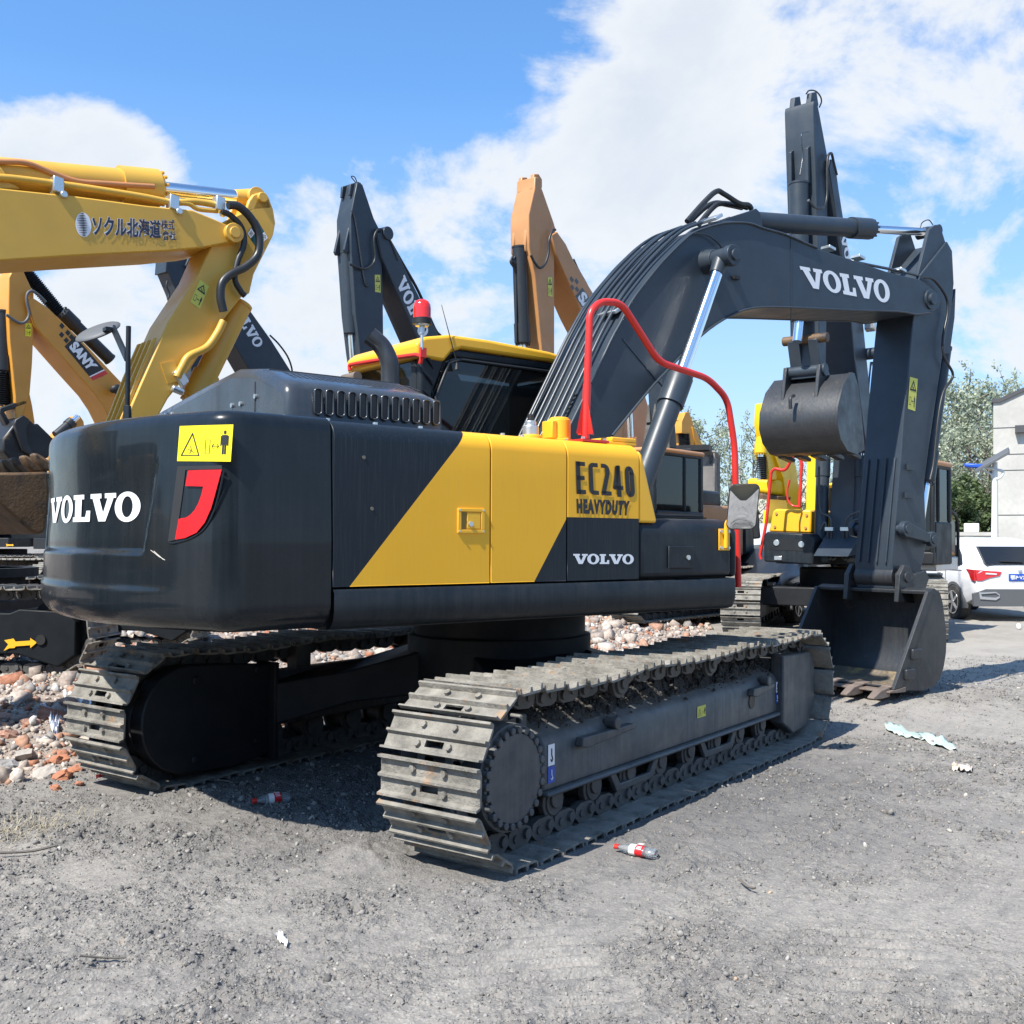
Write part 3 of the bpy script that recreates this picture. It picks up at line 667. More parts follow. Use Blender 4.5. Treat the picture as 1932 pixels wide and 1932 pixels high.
def cw_hit(px, py):        # (angle, height) on the rear arc that the pixel looks at
    d = U.T(ray(px, py)); c = U.T(CAM); R = RA
    z = 1.7
    P = (-3, 0, z)
    for _ in range(9):
        R = RA-cw_inset(z)+cw_disp(P[0], P[1], z)
        a = d[0]**2+d[1]**2; b = 2*(d[0]*(c[0]-XA)+d[1]*c[1]); q = (c[0]-XA)**2+c[1]**2-R*R; t = (-b-math.sqrt(max(0, b*b-4*a*q)))/(2*a); P = c+t*d; z = P[2]
    return math.asin(max(-1, min(1, P[1]/R))), P[2]
def cw_pt(th, z, off=0.003):
    x, y = XA-RA*cos(th), RA*sin(th); R = RA-cw_inset(z)+cw_disp(x, y, z)+off
    return (XA-R*cos(th), R*sin(th), z)
def cw_map(c00, c10, c01, c11, off=.003):
    H = [np.array(cw_hit(*c)) for c in (c00, c10, c01, c11)]
    def f(u, v, d=0.0): p = (H[0]*(1-u)+H[1]*u)*(1-v)+(H[2]*(1-u)+H[3]*u)*v; return cw_pt(p[0], p[1], off+.002*d)
    return f
polys, wl = slab('VOLVO')
LU = np.array([0, 1.16, 2.14, 2.20, 2.98, 4.10, 4.16, 5.18])/wl; LT = [cw_hit(p, 955)[0] for p in (97.5, 118, 139, 141, 172, 217, 220, 269.5)]
tR = cw_hit(269, 955)[0]; zA, zB = cw_hit(245, 983)[1], cw_hit(245, 929)[1]; tL = cw_hit(97, 955)[0]
print('CW text', tL, tR, zA, zB)
letters_obj('lettering', polys, wl, 1.0, lambda u, v: cw_pt(float(np.interp(u, LU, LT)), zA+(zB-zA)*v, .004), M['white'], CW, cutx=40)
warning_sticker(CW, cw_map((335, 870), (436, 871), (340, 804), (441, 801)), M['sticker'])
# red lamp pocket: a raised dark rim and the red reflector
def cw_poly(name, px, m, off, thick=.0):
    H = [cw_hit(*p) for p in px]; bm = bmesh.new()
    vs = [bm.verts.new((h[0], h[1], 0)) for h in H]; bm.faces.new(vs); bmesh.ops.triangulate(bm, faces=bm.faces)
    lo, hi = min(h[0] for h in H), max(h[0] for h in H)
    for k in range(1, 12): bmesh.ops.bisect_plane(bm, geom=bm.verts[:]+bm.edges[:]+bm.faces[:], plane_co=(lo+(hi-lo)*k/12, 0, 0), plane_no=(1, 0, 0))
    for v in bm.verts: v.co = Vector(cw_pt(v.co.x, v.co.y, off))
    if thick:
        ret = bmesh.ops.extrude_face_region(bm, geom=bm.faces[:]); vv = [e for e in ret['geom'] if isinstance(e, bmesh.types.BMVert)]
        for v in vv: q = np.array([v.co.x-XA, v.co.y]); q = q/np.linalg.norm(q)*thick; v.co.x -= q[0]; v.co.y -= q[1]
    bmesh.ops.recalc_face_normals(bm, faces=bm.faces)
    me = bpy.data.meshes.new(name); bm.to_mesh(me); bm.free(); me.materials.append(m); o = bpy.data.objects.new(name, me); COL.objects.link(o); o.parent = CW; return o
arc = [(421, 886), (412, 925), (402, 962), (390, 985), (375, 1002), (362, 1011), (332, 1020)]
PR = [((357.5, 888), (352.5, 917)), ((380, 887), (370, 917.5)), ((401, 886.5), (386, 918)), ((421, 886), (385, 923)), ((414, 912), (382, 935)), ((407, 938), (377, 949)), ((401, 959), (369.5, 963)), ((389, 986), (362, 971)), ((373.5, 1005), (354, 976.5)), ((352, 1015), (345, 978)), ((333, 1018), (340, 979))]
rfm = MB(); rfm.grid([[cw_pt(a0+(b0_-a0)*t, a1+(b1_-a1)*t, .010) for t in np.linspace(0, 1, 5)] for (a0, a1), (b0_, b1_) in ((cw_hit(*p), cw_hit(*q)) for p, q in PR)]); rfm.build('reflector', M['logo_red'], CW, smooth=60)
cw_poly('pocket_shade', [(336, 880), (419, 878), (420, 885), (351, 887), (347, 920), (339, 978), (331, 1019), (318, 1022)], M['ink'], .004)  # flat black strip: the recess shadow painted along its top and left
arc2 = [spline([(421, 886), (412, 928), (401, 966), (384, 996), (360, 1013), (330, 1022), (318, 1022)], 5)][0]
rb = MB(); rb.tube([cw_pt(*cw_hit(p[0]+2, p[1]+2), .002) for p in arc2], .0045, n=8); rb.build('pocket_rim', M['cw'], CW)

scq = MB()
for (a, b_), (c_, d_) in (((285, 1038), (303, 1052)), ((291, 1040), (309, 1056)), ((296, 1047), (312, 1057))):
    P = [cw_pt(*cw_hit(a+(c_-a)*t, b_+(d_-b_)*t), .002) for t in (0, .5, 1)]; scq.tube(P, .0018, n=4)
scq.each('scratch', mat('bare_scratch', (.45, .42, .36), .6), CW)
# rear view mirror on a post, standing on the counterweight
pb = MB(); q = [U.x(240, 792, -2.45), U.x(239, 617, -2.45)]
px_, pz0, pz1 = q[0][1], 2.165, q[1][2]
pb.box(-2.51, -2.39, px_-.05, px_+.05, pz0-.004, pz0+.03); pb.cyl((-2.45, px_, pz0), (-2.45, px_, pz0+.24), .040, .024, n=4); pb.cyl((-2.45, px_, pz0), (-2.45, px_, pz1), .016, n=12)
post = pb.build('mirror_post', M['panel_dark'], X, bevel=.002)
P1, P2, P3 = U.x(238, 682, -2.45), U.x(210, 618, -2.47), U.x(195, 625, -2.5)
ab = MB(); ab.prism([(P1[1], P1[2]), (P1[1], P1[2]+.07), (P2[1]+.0, P2[2]+.02), (P2[1]+.03, P2[2]-.02)], -2.46, -2.445, axis='x'); ab.obox(P3*.5+P2*.5, (0, .035, 0), (.02, 0, 0), (0, 0, .012)); ab.build('mirror_arm', M['panel_dark'], post)
c = U.x(184, 624, -2.5); dc = np.dot(U.inv(c)-CAM, FWD); rU, uU, fU = U.T(RGT), U.T(UPV), U.T(FWD); rad = 43.5*dc/F_PX; e1 = rU*cos(RAD(17))+uU*sin(RAD(17)); e2 = (-rU*sin(RAD(17))+uU*cos(RAD(17)))*.47+fU*.88
nn = nrmv(np.cross(e1, e2))
mb = MB(); G = []
for k, (rr, h) in enumerate(((0, .02), (.5, .018), (.85, .010), (.97, 0), (1.0, -.008), (.97, -.016), (0, -.012))):
    G.append([tuple(c+(e1*cos(t)+e2*sin(t))*rad*rr+nn*h) for t in [2*pi*i/40 for i in range(40)]])
mb.grid(G, close=True); mb.build('round_mirror', M['greyplastic'], post, smooth=50)

# ---- upper deck core and skirt
dk = MB(); dk.box(-2.10, .98, -1.30, 1.30, 1.105, 1.315); dk.box(-2.09, .0, -1.25, 1.25, 1.315, 2.13); dk.box(.0, .94, -1.28, -.45, 1.315, 1.66); dk.build('upper_frame', M['black'], X)
sk = MB(); yS = -1.385
sk.grid([[(x, y, z) for (y, z) in [(-1.30, 1.11), (-1.33, 1.113), (-1.358, 1.13), (-1.376, 1.16), (yS, 1.20), (yS, 1.295), (yS+.012, 1.312), (-1.30, 1.314)]] for x in np.linspace(XS+GAP, .94, 6)])
G = []
for i in range(9):
    a = pi/2*i/8; r = .07; G.append([(.94+r*sin(a)*(1 if k else .6), -1.30+(y+1.30)*1.0 if False else (-1.30+(y+1.315-0)*cos(a)), z) for k, (y, z) in enumerate([(-1.30, 1.11), (-1.33, 1.113), (-1.358, 1.13), (-1.376, 1.16), (yS, 1.20), (yS, 1.295), (yS+.012, 1.312), (-1.30, 1.314)])])
sk.grid(G); sk.box(.90, 1.008, -1.30, .6, 1.112, 1.312)
sk.build('side_skirt', M['panel_dark'], X, smooth=40)
sl_ = MB(); sl_.grid([[(x, -y, z) for (y, z) in [(-1.30, 1.11), (-1.358, 1.13), (yS, 1.20), (yS, 1.295), (-1.30, 1.314)]] for x in (XS+GAP, 1.0)]); sl_.build('side_skirt', M['panel_dark'], X)

# ---- side doors and covers
def panel(name, x0, x1, m, z0=1.325, z1=2.165, yo=-1.37, rtop=.10, ytop=-.95, x1top=None, bev=.003, lean=0.0):
    prof = [(yo, z0)]+[(yo+lean*(z-z0), z) for z in np.linspace(z0, z1-rtop, 6)]+[(yo+lean*(z1-z0)+rtop-rtop*cos(a), z1-rtop+rtop*sin(a)) for a in np.linspace(0, pi/2, 9)[1:]]+[(ytop, z1+.004)]
    prof += [(ytop, z1-.03), (yo+.05, z1-.12), (yo+.03, z0)]
    b = MB(); n = len(prof); xt = x1 if x1top is None else x1top
    def xx(z): return x1+(xt-x1)*max(0, (z-z0)/(z1-z0))
    V = [(x0, y, z) for y, z in prof]+[(xx(z), y, z) for y, z in prof]
    b.add(V, [tuple(range(n))[::-1], tuple(range(n, 2*n))]+[(i, (i+1) % n, n+(i+1) % n, n+i) for i in range(n)])
    return b.build(name, m, X, bevel=bev, smooth=40)
d1 = panel('engine_door', XS+GAP, -1.125, M['stripe']); d2 = panel('engine_door', -1.125+GAP, -.56, M['stripe'])
d3 = panel('tank_cover', -.56+GAP, .042, M['stripe'])
panel('side_door', -2.10, -.4, M['panel_dark']).scale = (1, -1, 1)
# slanted yellow end piece of the tank
ts = MB(); prof = [(.046, 1.675), (.046, 2.13), (.075, 2.10), (.205, 1.70), (.205, 1.675)]
ts.prism(prof, -1.368, -.55); ts.build('tank_end', M['yellow'], X, bevel=.02, seg=3)
tb = MB()      # low toolbox at the front corner
P = [(-1.37, 1.325), (-1.37, 1.60)]+[(-1.37+.11-.11*cos(a), 1.60+.11*sin(a)) for a in np.linspace(0, pi/2, 8)[1:]]+[(-.5, 1.715), (-.5, 1.325)]
tb.prism([(y, z) for y, z in P], .050, .93, axis='x')
tb.prism([(y*.995, z-.006) for y, z in P], .9302, 1.0, axis='x')
tbo = tb.build('toolbox', M['panel_dark'], X, bevel=.035, seg=3, smooth=45)
gr = MB(); gr.tube([(.17, -1.22, 1.728), (.80, -1.22, 1.728)], .012); gr.box(.06, .80, -1.26, -.6, 1.714, 1.722); gr.build('step_tread', M['black'], tbo)
lp = MB(); lp.box(.30, .53, -1.386, -1.372, 1.385, 1.53); lpo = lp.build('latch', M['panel_dark'], tbo, bevel=.012, seg=3); kb = MB(); kb.cyl((.475, -1.386, 1.455), (.475, -1.395, 1.455), .016, n=16); kb.build('lock', M['zinc'], lpo)
# door latch, recessed plate with four screws
lt = MB(); x0, x1, z0, z1 = -1.345, -1.165, 1.600, 1.735
for a in ((x0, x1, z0, z0+.018), (x0, x1, z1-.018, z1), (x0, x0+.022, z0+.018, z1-.018), (x1-.022, x1, z0+.018, z1-.018)): lt.box(a[0], a[1], -1.378, -1.366, a[2], a[3])
lt.box(x0+.062, x1-.028, -1.376, -1.366, z0+.024, z1-.024)
lto = lt.build('latch', M['yellow'], d1, bevel=.002)
lk = MB(); lk.cyl((-1.262, -1.376, 1.650), (-1.262, -1.386, 1.650), .014, n=14); lk.build('lock', M['zinc'], lto); lk = MB()
for x in (x0+.010, x1-.010):
    for z in (z0+.010, z1-.010): lk.cyl((x, -1.378, z), (x, -1.382, z), .006, n=8)
lk.each('screw', M['zinc'], lto); lr = MB(); lr.box(x0+.023, x0+.061, -1.3725, -1.3715, z0+.019, z1-.019); lr.build('finger_recess_shade', mat('recess_shade', (.25, .14, .015), .6), lto, smooth=0)  # flat strip; shade inside the finger recess is put into its colour
# lettering on the tank cover
pv, wv = slab('VOLVO')
def plane_map(fr, y, c00, c10, c01, c11, off=.003, sgn=-1):
    Pq = [fr.y(c[0], c[1], y) for c in (c00, c10, c01, c11)]
    for p in Pq: p[1] = y+sgn*off
    f = quadmap(*Pq)
    def g(u, v, d=0.0): p = f(u, v).copy(); p[1] += sgn*.002*d; return tuple(p)
    return g
letters_obj('lettering', pv, wv, 1.0, plane_map(U, -1.37, (1081, 1064), (1195, 1064), (1081, 1045), (1195, 1046)), M['white'], d3)
cover_txt = plane_map(U, -1.37, (1088, 969), (1186, 973), (1087, 941), (1188, 945))
font_obj('lettering', 'HEAVYDUTY', cover_txt, M['ink'], d3, bold=.075, space=1.28)
def strokes(name, glyphs, fn, m, parent, wd):
    g = MB()
    for pts in glyphs:
        P = [np.array(p, float) for p in pts]
        Lf, Rt = [], []
        for i, p in enumerate(P):
            t = nrmv(P[min(i+1, len(P)-1)]-P[max(i-1, 0)]); n = np.array([-t[1], t[0]])
            e = t*np.array(wd)*.30*(-1 if i == 0 else (1 if i == len(P)-1 else 0))
            wv_ = np.array(wd)*.5; Lf.append(fn(*(p+e+n*wv_)[:2])); Rt.append(fn(*(p+e-n*wv_)[:2]))
        g.grid([Lf, Rt])
    return g.build(name, m, parent, smooth=0)
# model number drawn as five rounded strokes groups
def arcp(cx, cy, rx, ry, a0, a1, n=10): return [(cx+rx*cos(RAD(a0+(a1-a0)*i/n)), cy+ry*sin(RAD(a0+(a1-a0)*i/n))) for i in range(n+1)]
G5 = []
G5 += [[(.037, .04), (.037, .96)], [(.04, .93), (.135, .93)], [(.04, .5), (.12, .5)], [(.04, .07), (.135, .07)]]
G5 += [[(.350, .93), (.29, .93)]+arcp(.285, .82, .038, .11, 90, 180, 5)+arcp(.285, .18, .038, .11, 180, 270, 5)+[(.350, .07)]]
G5 += [[(.450, .93), (.49, .93)]+arcp(.495, .76, .042, .16, 80, -15, 6)+[(.51, .52), (.452, .10)], [(.440, .07), (.565, .07)]]
G5 += [[(.775, .27), (.655, .27)], [(.652, .27), (.685, .60), (.705, .93), (.715, .93)], [(.722, .94), (.722, .02)]]
G5 += [arcp(.918, .76, .044, .17, 0, 180, 10)+arcp(.918, .22, .044, .17, 180, 360, 10)+[(.962, .76)]]
strokes('lettering', G5, plane_map(U, -1.37, (1087, 932), (1198, 938), (1085, 870), (1194, 880), off=.004), M['ink'], d3, (.074, .13))
bl = MB()
for x, z in ((-1.93, 1.98), (-1.88, 1.72)): bl.cyl((x, -1.371, z), (x, -1.374, z), .010, n=7)
bl.each('paint_chip', mat('paint_chip', (.16, .14, .11), .8), d1)

# ---- engine hood with louvres
hd = MB(); XR, XF = -2.15, -1.12
rear = [(1.34, 2.16), (1.34, 2.385), (1.0, 2.43), (.2, 2.515), (-.26, 2.555), (-.55, 2.520), (-.80, 2.435), (-.885, 2.405), (-.93, 2.36), (-.935, 2.16)]
def hood_ring(x, dz, ins=0.0): return [(x, y-(ins if y > 0 else -ins), z-(dz if z > 2.2 else 0)) for y, z in rear]
hd.grid([hood_ring(XR, .055, .03), hood_ring(XR+.012, .022, .010), hood_ring(XR+.04, .004, .002), hood_ring(XR+.07, 0), hood_ring(XF-.10, .0), hood_ring(XF-.03, .02, .01), hood_ring(XF, .10, .05)])
hd.add(hood_ring(XR, .055, .03), [tuple(range(10))]); hd.add(hood_ring(XF, .10, .05), [tuple(range(10))])
ho = hd.build('engine_hood', M['panel_dark'], X, smooth=50)
ho.data.materials.clear(); ho.data.materials.append(M['hood'] if 'hood' in M else mat('hood_paint', (0.030, 0.037, 0.044), .30, coat=.25, streak=.1, dust=.08))
lv = MB(); nl = 12; xs0, xs1 = -2.0, -1.16; fr = MB()
for k in range(nl):
    xa = xs0+(xs1-xs0)*(k+.18)/nl; xb = xs0+(xs1-xs0)*(k+.80)/nl; zb, zt = 2.235, 2.375
    xm_ = (xa+xb)/2; hw_ = (xb-xa)/2; pts = [(xm_+hw_*cos(t)**1, zb+hw_*.8+hw_*.8*sin(t)) for t in np.linspace(pi, 2*pi, 7)]+[(xm_+hw_*cos(t), zt-hw_*.6+hw_*.6*sin(t)) for t in np.linspace(0, pi, 7)]
    lv.prism(pts, -.940, -.936)
    loop = [(x, -.942, z) for x, z in pts]; fr.tube(loop+[loop[0], loop[1]], .006, n=6, caps=False)
lv.each('louvre_slot', M['ink'], ho, smooth=0); fr.each('louvre_rim', ho.data.materials[0], ho, smooth=60)
hb = MB()
for px, py in ((313, 783), (325, 781), (438, 765), (454, 762), (482, 748)):
    p = U.x(px, py, XR-.004); hb.cyl((XR+.02, p[1], p[2]), (XR-.012, p[1], p[2]), .014, n=10)
for px, py in ((618, 780), (708, 789), (793, 797), (948, 808), (985, 811)):
    p = U.y(px, py, -1.20); hb.cyl((p[0], -1.20, 2.165), (p[0], -1.20, 2.185), .014, n=10)
hb.each('hood_bolt', M['zinc'], ho)
seam = MB()
seam.tube([(XR, U.x(482, 700, XR)[1], 2.17), (XR+.0, U.x(482, 700, XR)[1], 2.44)], .004, n=5); seam.tube([(XR+.08, -.55, 2.520), (XF-.1, -.55, 2.520)], .004, n=5)
seam.each('hood_seam', M['ink'], ho)
tp = MB()
for i in range(22):
    for j in range(3):
        x = -2.0+.82*i/21; t = .25+.2*j; y = -.55+(-.80+.55)*t; z = 2.520+(2.435-2.520)*t; tp.obox((x, y, z-.0015), (.011, 0, 0), (0, .022, .0072), (0, -.0006, .002))
tp.build('vent_holes', M['ink'], ho, smooth=0)
# ---- exhaust
ex = MB(); e0 = U.y(736, 740, .0); xE = e0[0]; zE = 2.46
pth = spline([(xE, 0, zE), (xE, 0, 2.66), (xE-.01, 0, 2.76), (xE-.05, .03, 2.86), (xE-.13, .06, 2.93)], 6)
ex.tube(pth, .062, n=24, caps=False); ex.tube(pth, .055, n=24, caps=False); ex.build('exhaust_pipe', M['exhaust'], X, smooth=60)

# ---- cab (seen over the hood): posts, panels, windows, yellow roof
cabm = M['panel_dark']
XC0, XC1, YR, YL = -.42, 1.25, .42, 1.42
c = MB()
c.box(XC0+.02, XC1, YR, YL, 1.32, 2.36)                         # lower body
def post_(x0, x1, y0, y1, z0=2.36, z1=3.0): c.box(x0, x1, y0, y1, z0, z1)
# right side: broad rear quarter that slants forward, slim front post
c.prism([(XC0, 2.30), (XC0, 2.93), (XC0+.36, 3.0), (XC0+.22, 2.90), (XC0+.10, 2.62), (XC0+.14, 2.30)], YR, YR+.06)
c.prism([(XC0+.14, 2.30), (XC0+.14, 2.37), (XC1, 2.37), (XC1, 2.30)], YR+.001, YR+.05)
c.prism([(XC0+.30, 2.935), (XC0+.30, 3.0), (XC1, 3.0), (XC1, 2.935)], YR+.001, YR+.05)
post_(XC1-.07, XC1, YR, YR+.06); post_(XC1-.07, XC1, YL-.06, YL); post_(XC0, XC0+.10, YL-.08, YL); post_(.35, .43, YL-.06, YL)
c.box(XC0, XC0+.05, YR+.06, YL-.08, 2.36, 2.50); c.box(XC0, XC0+.05, YR+.06, YL-.08, 2.90, 3.0); c.box(XC0, XC0+.05, YR+.06, YR+.14, 2.50, 2.90)
cab = c.build('cab', cabm, X, bevel=.02, seg=3)
ribs = MB()
for k in range(4):
    zc_ = 2.45+.13*k; ribs.tube([(XC0+.02, YR-.002, zc_+.09), (XC0+.07, YR-.006, zc_+.05), (XC0+.11, YR-.002, zc_-.01)], [.004, .016, .004], n=8)
ribs.each('pressed_rib', cabm, cab, smooth=60)
g = MB(); g.prism([(XC0+.15, 2.36), (XC0+.11, 2.62), (XC0+.23, 2.90), (XC0+.34, 2.945), (XC1-.06, 2.945), (XC1-.06, 2.36)], YR+.012, YR+.018); g.build('side_window', M['cabglass'], cab)
g = MB(); g.box(XC0+.015, XC0+.021, YR+.13, YL-.07, 2.48, 2.92); g.build('rear_window', M['cabglass'], cab)
g = MB(); g.box(XC1-.02, XC1-.014, YR+.06, YL-.06, 1.5, 2.95); g.build('front_window', M['cabglass'], cab)
g = MB(); g.box(XC0+.10, .35, YL-.02, YL-.014, 2.36, 2.95); g.box(.43, XC1-.07, YL-.02, YL-.014, 2.36, 2.95); g.build('door_window', M['cabglass'], cab)
g = MB(); fp = [(XC0+.17, 2.38), (XC0+.135, 2.62), (XC0+.25, 2.885), (XC0+.36, 2.925), (XC1-.09, 2.925)]
g.tube([(x, YR-.004, z) for x, z in fp], .012, n=8); g.build('window_seal', M['rubber'], cab, smooth=60)
r = MB()
rp = [(XC0-.04, 2.90), (XC0-.05, 3.0), (XC0+.02, 3.055), (XC0+.25, 3.10), (.2, 3.105), (.8, 3.085), (XC1+.02, 3.03), (XC1+.06, 2.99), (XC1-.02, 2.975), (.8, 3.005), (XC0+.36, 3.005), (XC0+.27, 2.97), (XC0+.20, 2.89)]
r.prism(rp, YR-.02, YL+.02); ro = r.build('cab_roof', M['yellow'], cab, bevel=.035, seg=4, smooth=50)
seat = MB(); seat.box(.0, .5, .65, 1.1, 1.7, 1.85); seat.box(-.05, .08, .65, 1.1, 1.85, 2.55); seat.build('seat', M['black'], cab, bevel=.04)
# beacon, antenna, red rear bar
bx = U.x(796, 640, XC0-.08); b0 = np.array([XC0-.08, bx[1], 2.93]); bt = U.x(796, 565, XC0-.08)[2]; bb = U.x(796, 604, XC0-.08)[2]
s_ = MB(); s_.cyl(b0, (b0[0], b0[1], bb-.03), .012, n=10); s_.cyl((b0[0], b0[1], bb-.10), (b0[0], b0[1], bb-.02), .020, n=10); s_.cyl((b0[0], b0[1], bb-.045), (b0[0], b0[1], bb), .048, .062, n=24); bs = s_.build('beacon_stand', M['zinc'], X)
d = MB(); Rb = .064; prof = [(Rb, 0), (Rb, (bt-bb)*.55), (Rb*.93, (bt-bb)*.75), (Rb*.75, (bt-bb)*.90), (Rb*.4, (bt-bb)*.985), (.001, bt-bb)]
d.grid([[(b0[0]+rr*cos(2*pi*i/28), b0[1]+rr*sin(2*pi*i/28), bb+z) for i in range(28)] for rr, z in prof], close=True); d.build('beacon_lens', M['beacon'], bs, smooth=60)
bm_ = MB(); bm_.cyl((b0[0], b0[1], bb-.03), (b0[0], b0[1], bb+.012), .068, n=24); bm_.build('beacon_base', M['black'], bs)
an = MB(); a0 = U.y(862, 685, YR-.03); a1 = U.y(833, 575, YR-.03); an.tube([a0, a0+(a1-a0)*.4, a1], [.005, .004, .002], n=6); an.cyl(a0-np.array([0, 0, .05]), a0, .02, .008, n=10); an.build('antenna', M['ink'], X)
rbp = [U.x(p[0], p[1], XC0-.07) for p in ((660, 699), (659, 689), (672, 686), (735, 676), (785, 669), (796, 672), (793, 686))]
rb_ = MB(); rb_.tube(roundpath(rbp, .05), .016, n=10); rb_.obox(b0+np.array([.01, 0, -.02]), (.025, 0, 0), (0, .010, 0), (0, 0, .035)); rb_.build('rear_bar', M['red'], X)
mf = MB(); q = U.x(668, 713, -.6); mf.cyl((-.62, q[1]-.09, q[2]), (-.62, q[1]+.12, q[2]), .038, n=16); mf.build('intake_pipe', mat('rusty_pipe', (.20, .16, .13), .6, var=.4), X)

# ---- tank top fittings and the red handrail
f = MB(); q = U.y(1055, 828, -1.05); zt = 2.165
f.cyl((q[0], -1.05, zt), (q[0], -1.05, zt+.035), .085, n=6); f.cyl((q[0], -1.05, zt+.03), (q[0], -1.05, zt+.155), .072, n=28); f.cyl((q[0], -1.05, zt+.155), (q[0], -1.05, zt+.168), .066, .055, n=28); f.box(q[0]-.10, q[0]-.06, -1.10, -1.0, zt+.03, zt+.14); f.build('filler_cap', M['yellow'], X, bevel=.006)
f = MB(); q = U.y(1001, 820, -1.05); f.cyl((q[0], -1.05, zt), (q[0], -1.05, zt+.04), .075, n=24); fo = f.build('breather_base', M['yellow'], X, bevel=.005); f = MB(); f.cyl((q[0], -1.05, zt+.04), (q[0], -1.05, zt+.10), .05, n=20); f.cyl((q[0], -1.05, zt+.10), (q[0], -1.05, zt+.13), .035, n=20); f.build('breather', M['zinc'], fo, bevel=.006); f = MB(); f.cyl((q[0], -1.05, zt+.13), (q[0], -1.05, zt+.17), .02, n=10); f.build('breather_valve', M['ink'], fo)
f = MB(); q0, q1 = U.y(1130, 838, -1.15), U.y(1180, 842, -1.15); f.box(q0[0]-.10, q1[0], -1.25, -.95, zt, zt+.022); f.box(q0[0]+.02, q1[0], -1.25, -1.02, zt+.022, zt+.05); f.build('tank_lid', M['yellow'], X, bevel=.006)
yh = -1.20
hp = [U.y(a, b_, yh) for a, b_ in ((1104, 828), (1106, 770), (1113, 588), (1133, 569), (1172, 571), (1243, 683), (1336, 714), (1372, 752), (1386, 840), (1393, 1108))]
hp = [np.array([p[0], yh, p[2]]) for p in hp]
hr = MB(); hr.tube(roundpath(hp, .085, 8), .023, n=14); hr.tube([hp[0], hp[1], hp[1]+(hp[2]-hp[1])*.25], .026, n=14)
for dx, dy in ((.075, 0), (-.075, 0), (0, .07), (0, -.07)):
    b0_ = hp[0]; hr.add([b0_+np.array([dx, dy, .03]), b0_+np.array([0, 0, .03]), b0_+np.array([0, 0, .24]), b0_+np.array([dx*.3, dy*.3, .24]), b0_+np.array([dx, dy, .03])+np.array([.006, .006, 0]), b0_+np.array([.006, .006, .03]), b0_+np.array([.006, .006, .24]), b0_+np.array([dx*.3+.006, dy*.3+.006, .24])], [(0,1,2,3),(4,5,6,7),(0,3,7,4),(3,2,6,7),(0,1,5,4)])
hr.box(hp[0][0]-.11, hp[0][0]+.11, yh-.10, yh+.10, zt+.001, zt+.016)
hro = hr.build('handrail', M['red'], X, bevel=0, smooth=50)
hbm = MB()
for sx in (-.09, .09):
    for sy in (-.08, .08): hbm.cyl((hp[0][0]+sx, yh+sy, zt+.016), (hp[0][0]+sx, yh+sy, zt+.030), .012, n=6)
hbm.each('rail_bolt', M['zinc'], hro)
# right hand mirror with its yellow bracket
mr_ = MB(); cc_ = [U.y(a, b_, -1.52) for a, b_ in ((1378, 1000), (1418, 1000), (1426, 912), (1384, 912))]
ctr = sum(cc_)/4; ux = nrmv(cc_[1]-cc_[0]); wM = .118; hM = .165; toC = nrmv(U.T(CAM)-ctr)
nM = nrmv(toC+np.array([-.10, -.02, -.065])); uxM = nrmv(np.cross([0, 0, 1], nM)); uzM = np.cross(nM, uxM); uzM = nrmv(uzM+uxM*.10)
def rrect(w2, h2, r, off, n=6):
    out = []
    for cx, cy, a0 in ((w2-r, h2-r, 0), (-w2+r, h2-r, 90), (-w2+r, -h2+r, 180), (w2-r, -h2+r, 270)):
        for i in range(n+1): a = RAD(a0+90*i/n); out.append(tuple(ctr+uxM*(cx+r*cos(a))+uzM*(cy+r*sin(a))+nM*off))
    return out
wM2 = np.linalg.norm(cc_[1]-cc_[0])*.5*.86; wM2 = .098; hM2 = .152
R_ = [rrect(wM2*.8, hM2*.88, .04, -.045), rrect(wM2, hM2, .04, -.02), rrect(wM2, hM2, .04, .004), rrect(wM2-.006, hM2-.006, .036, .006)]
mr_.grid(R_, close=True); mr_.add(R_[0], [tuple(range(len(R_[0])))]); mo = mr_.build('side_mirror', M['black'], X, smooth=50)
gl = MB(); rg_ = []
for q_ in (1.0, .92, .8, .65, .5, .35, .2, .02):
    rg_.append([tuple(np.array(p)*q_+ctr*(1-q_)+nM*(.0062+.010*(1-q_*q_))) for p in rrect(wM2-.006, hM2-.006, .036, 0)])
gl.grid(rg_, close=True); gl.build('mirror_glass', M['mirrorgl'], mo, smooth=80)
bk = MB(); b1 = U.y(1366, 1014, -1.375); bk.box(b1[0]-.055, b1[0]+.055, -1.380, -1.372, 1.50, 1.645); bk.tube(roundpath([(b1[0], -1.39, 1.515), (b1[0], -1.395, 1.70), (b1[0]+.06, -1.44, 1.725), tuple(ctr-nM*.03-uzM*.06)], .05), .014, n=10); bko = bk.build('mirror_bracket', M['yellow'], mo, bevel=.003)
bz = MB()
for sx in (-.038, .038):
    for z in (1.518, 1.628): bz.cyl((b1[0]+sx, -1.380, z), (b1[0]+sx, -1.390, z), .011, n=8)
bz.each('bracket_bolt', M['zinc'], bko)

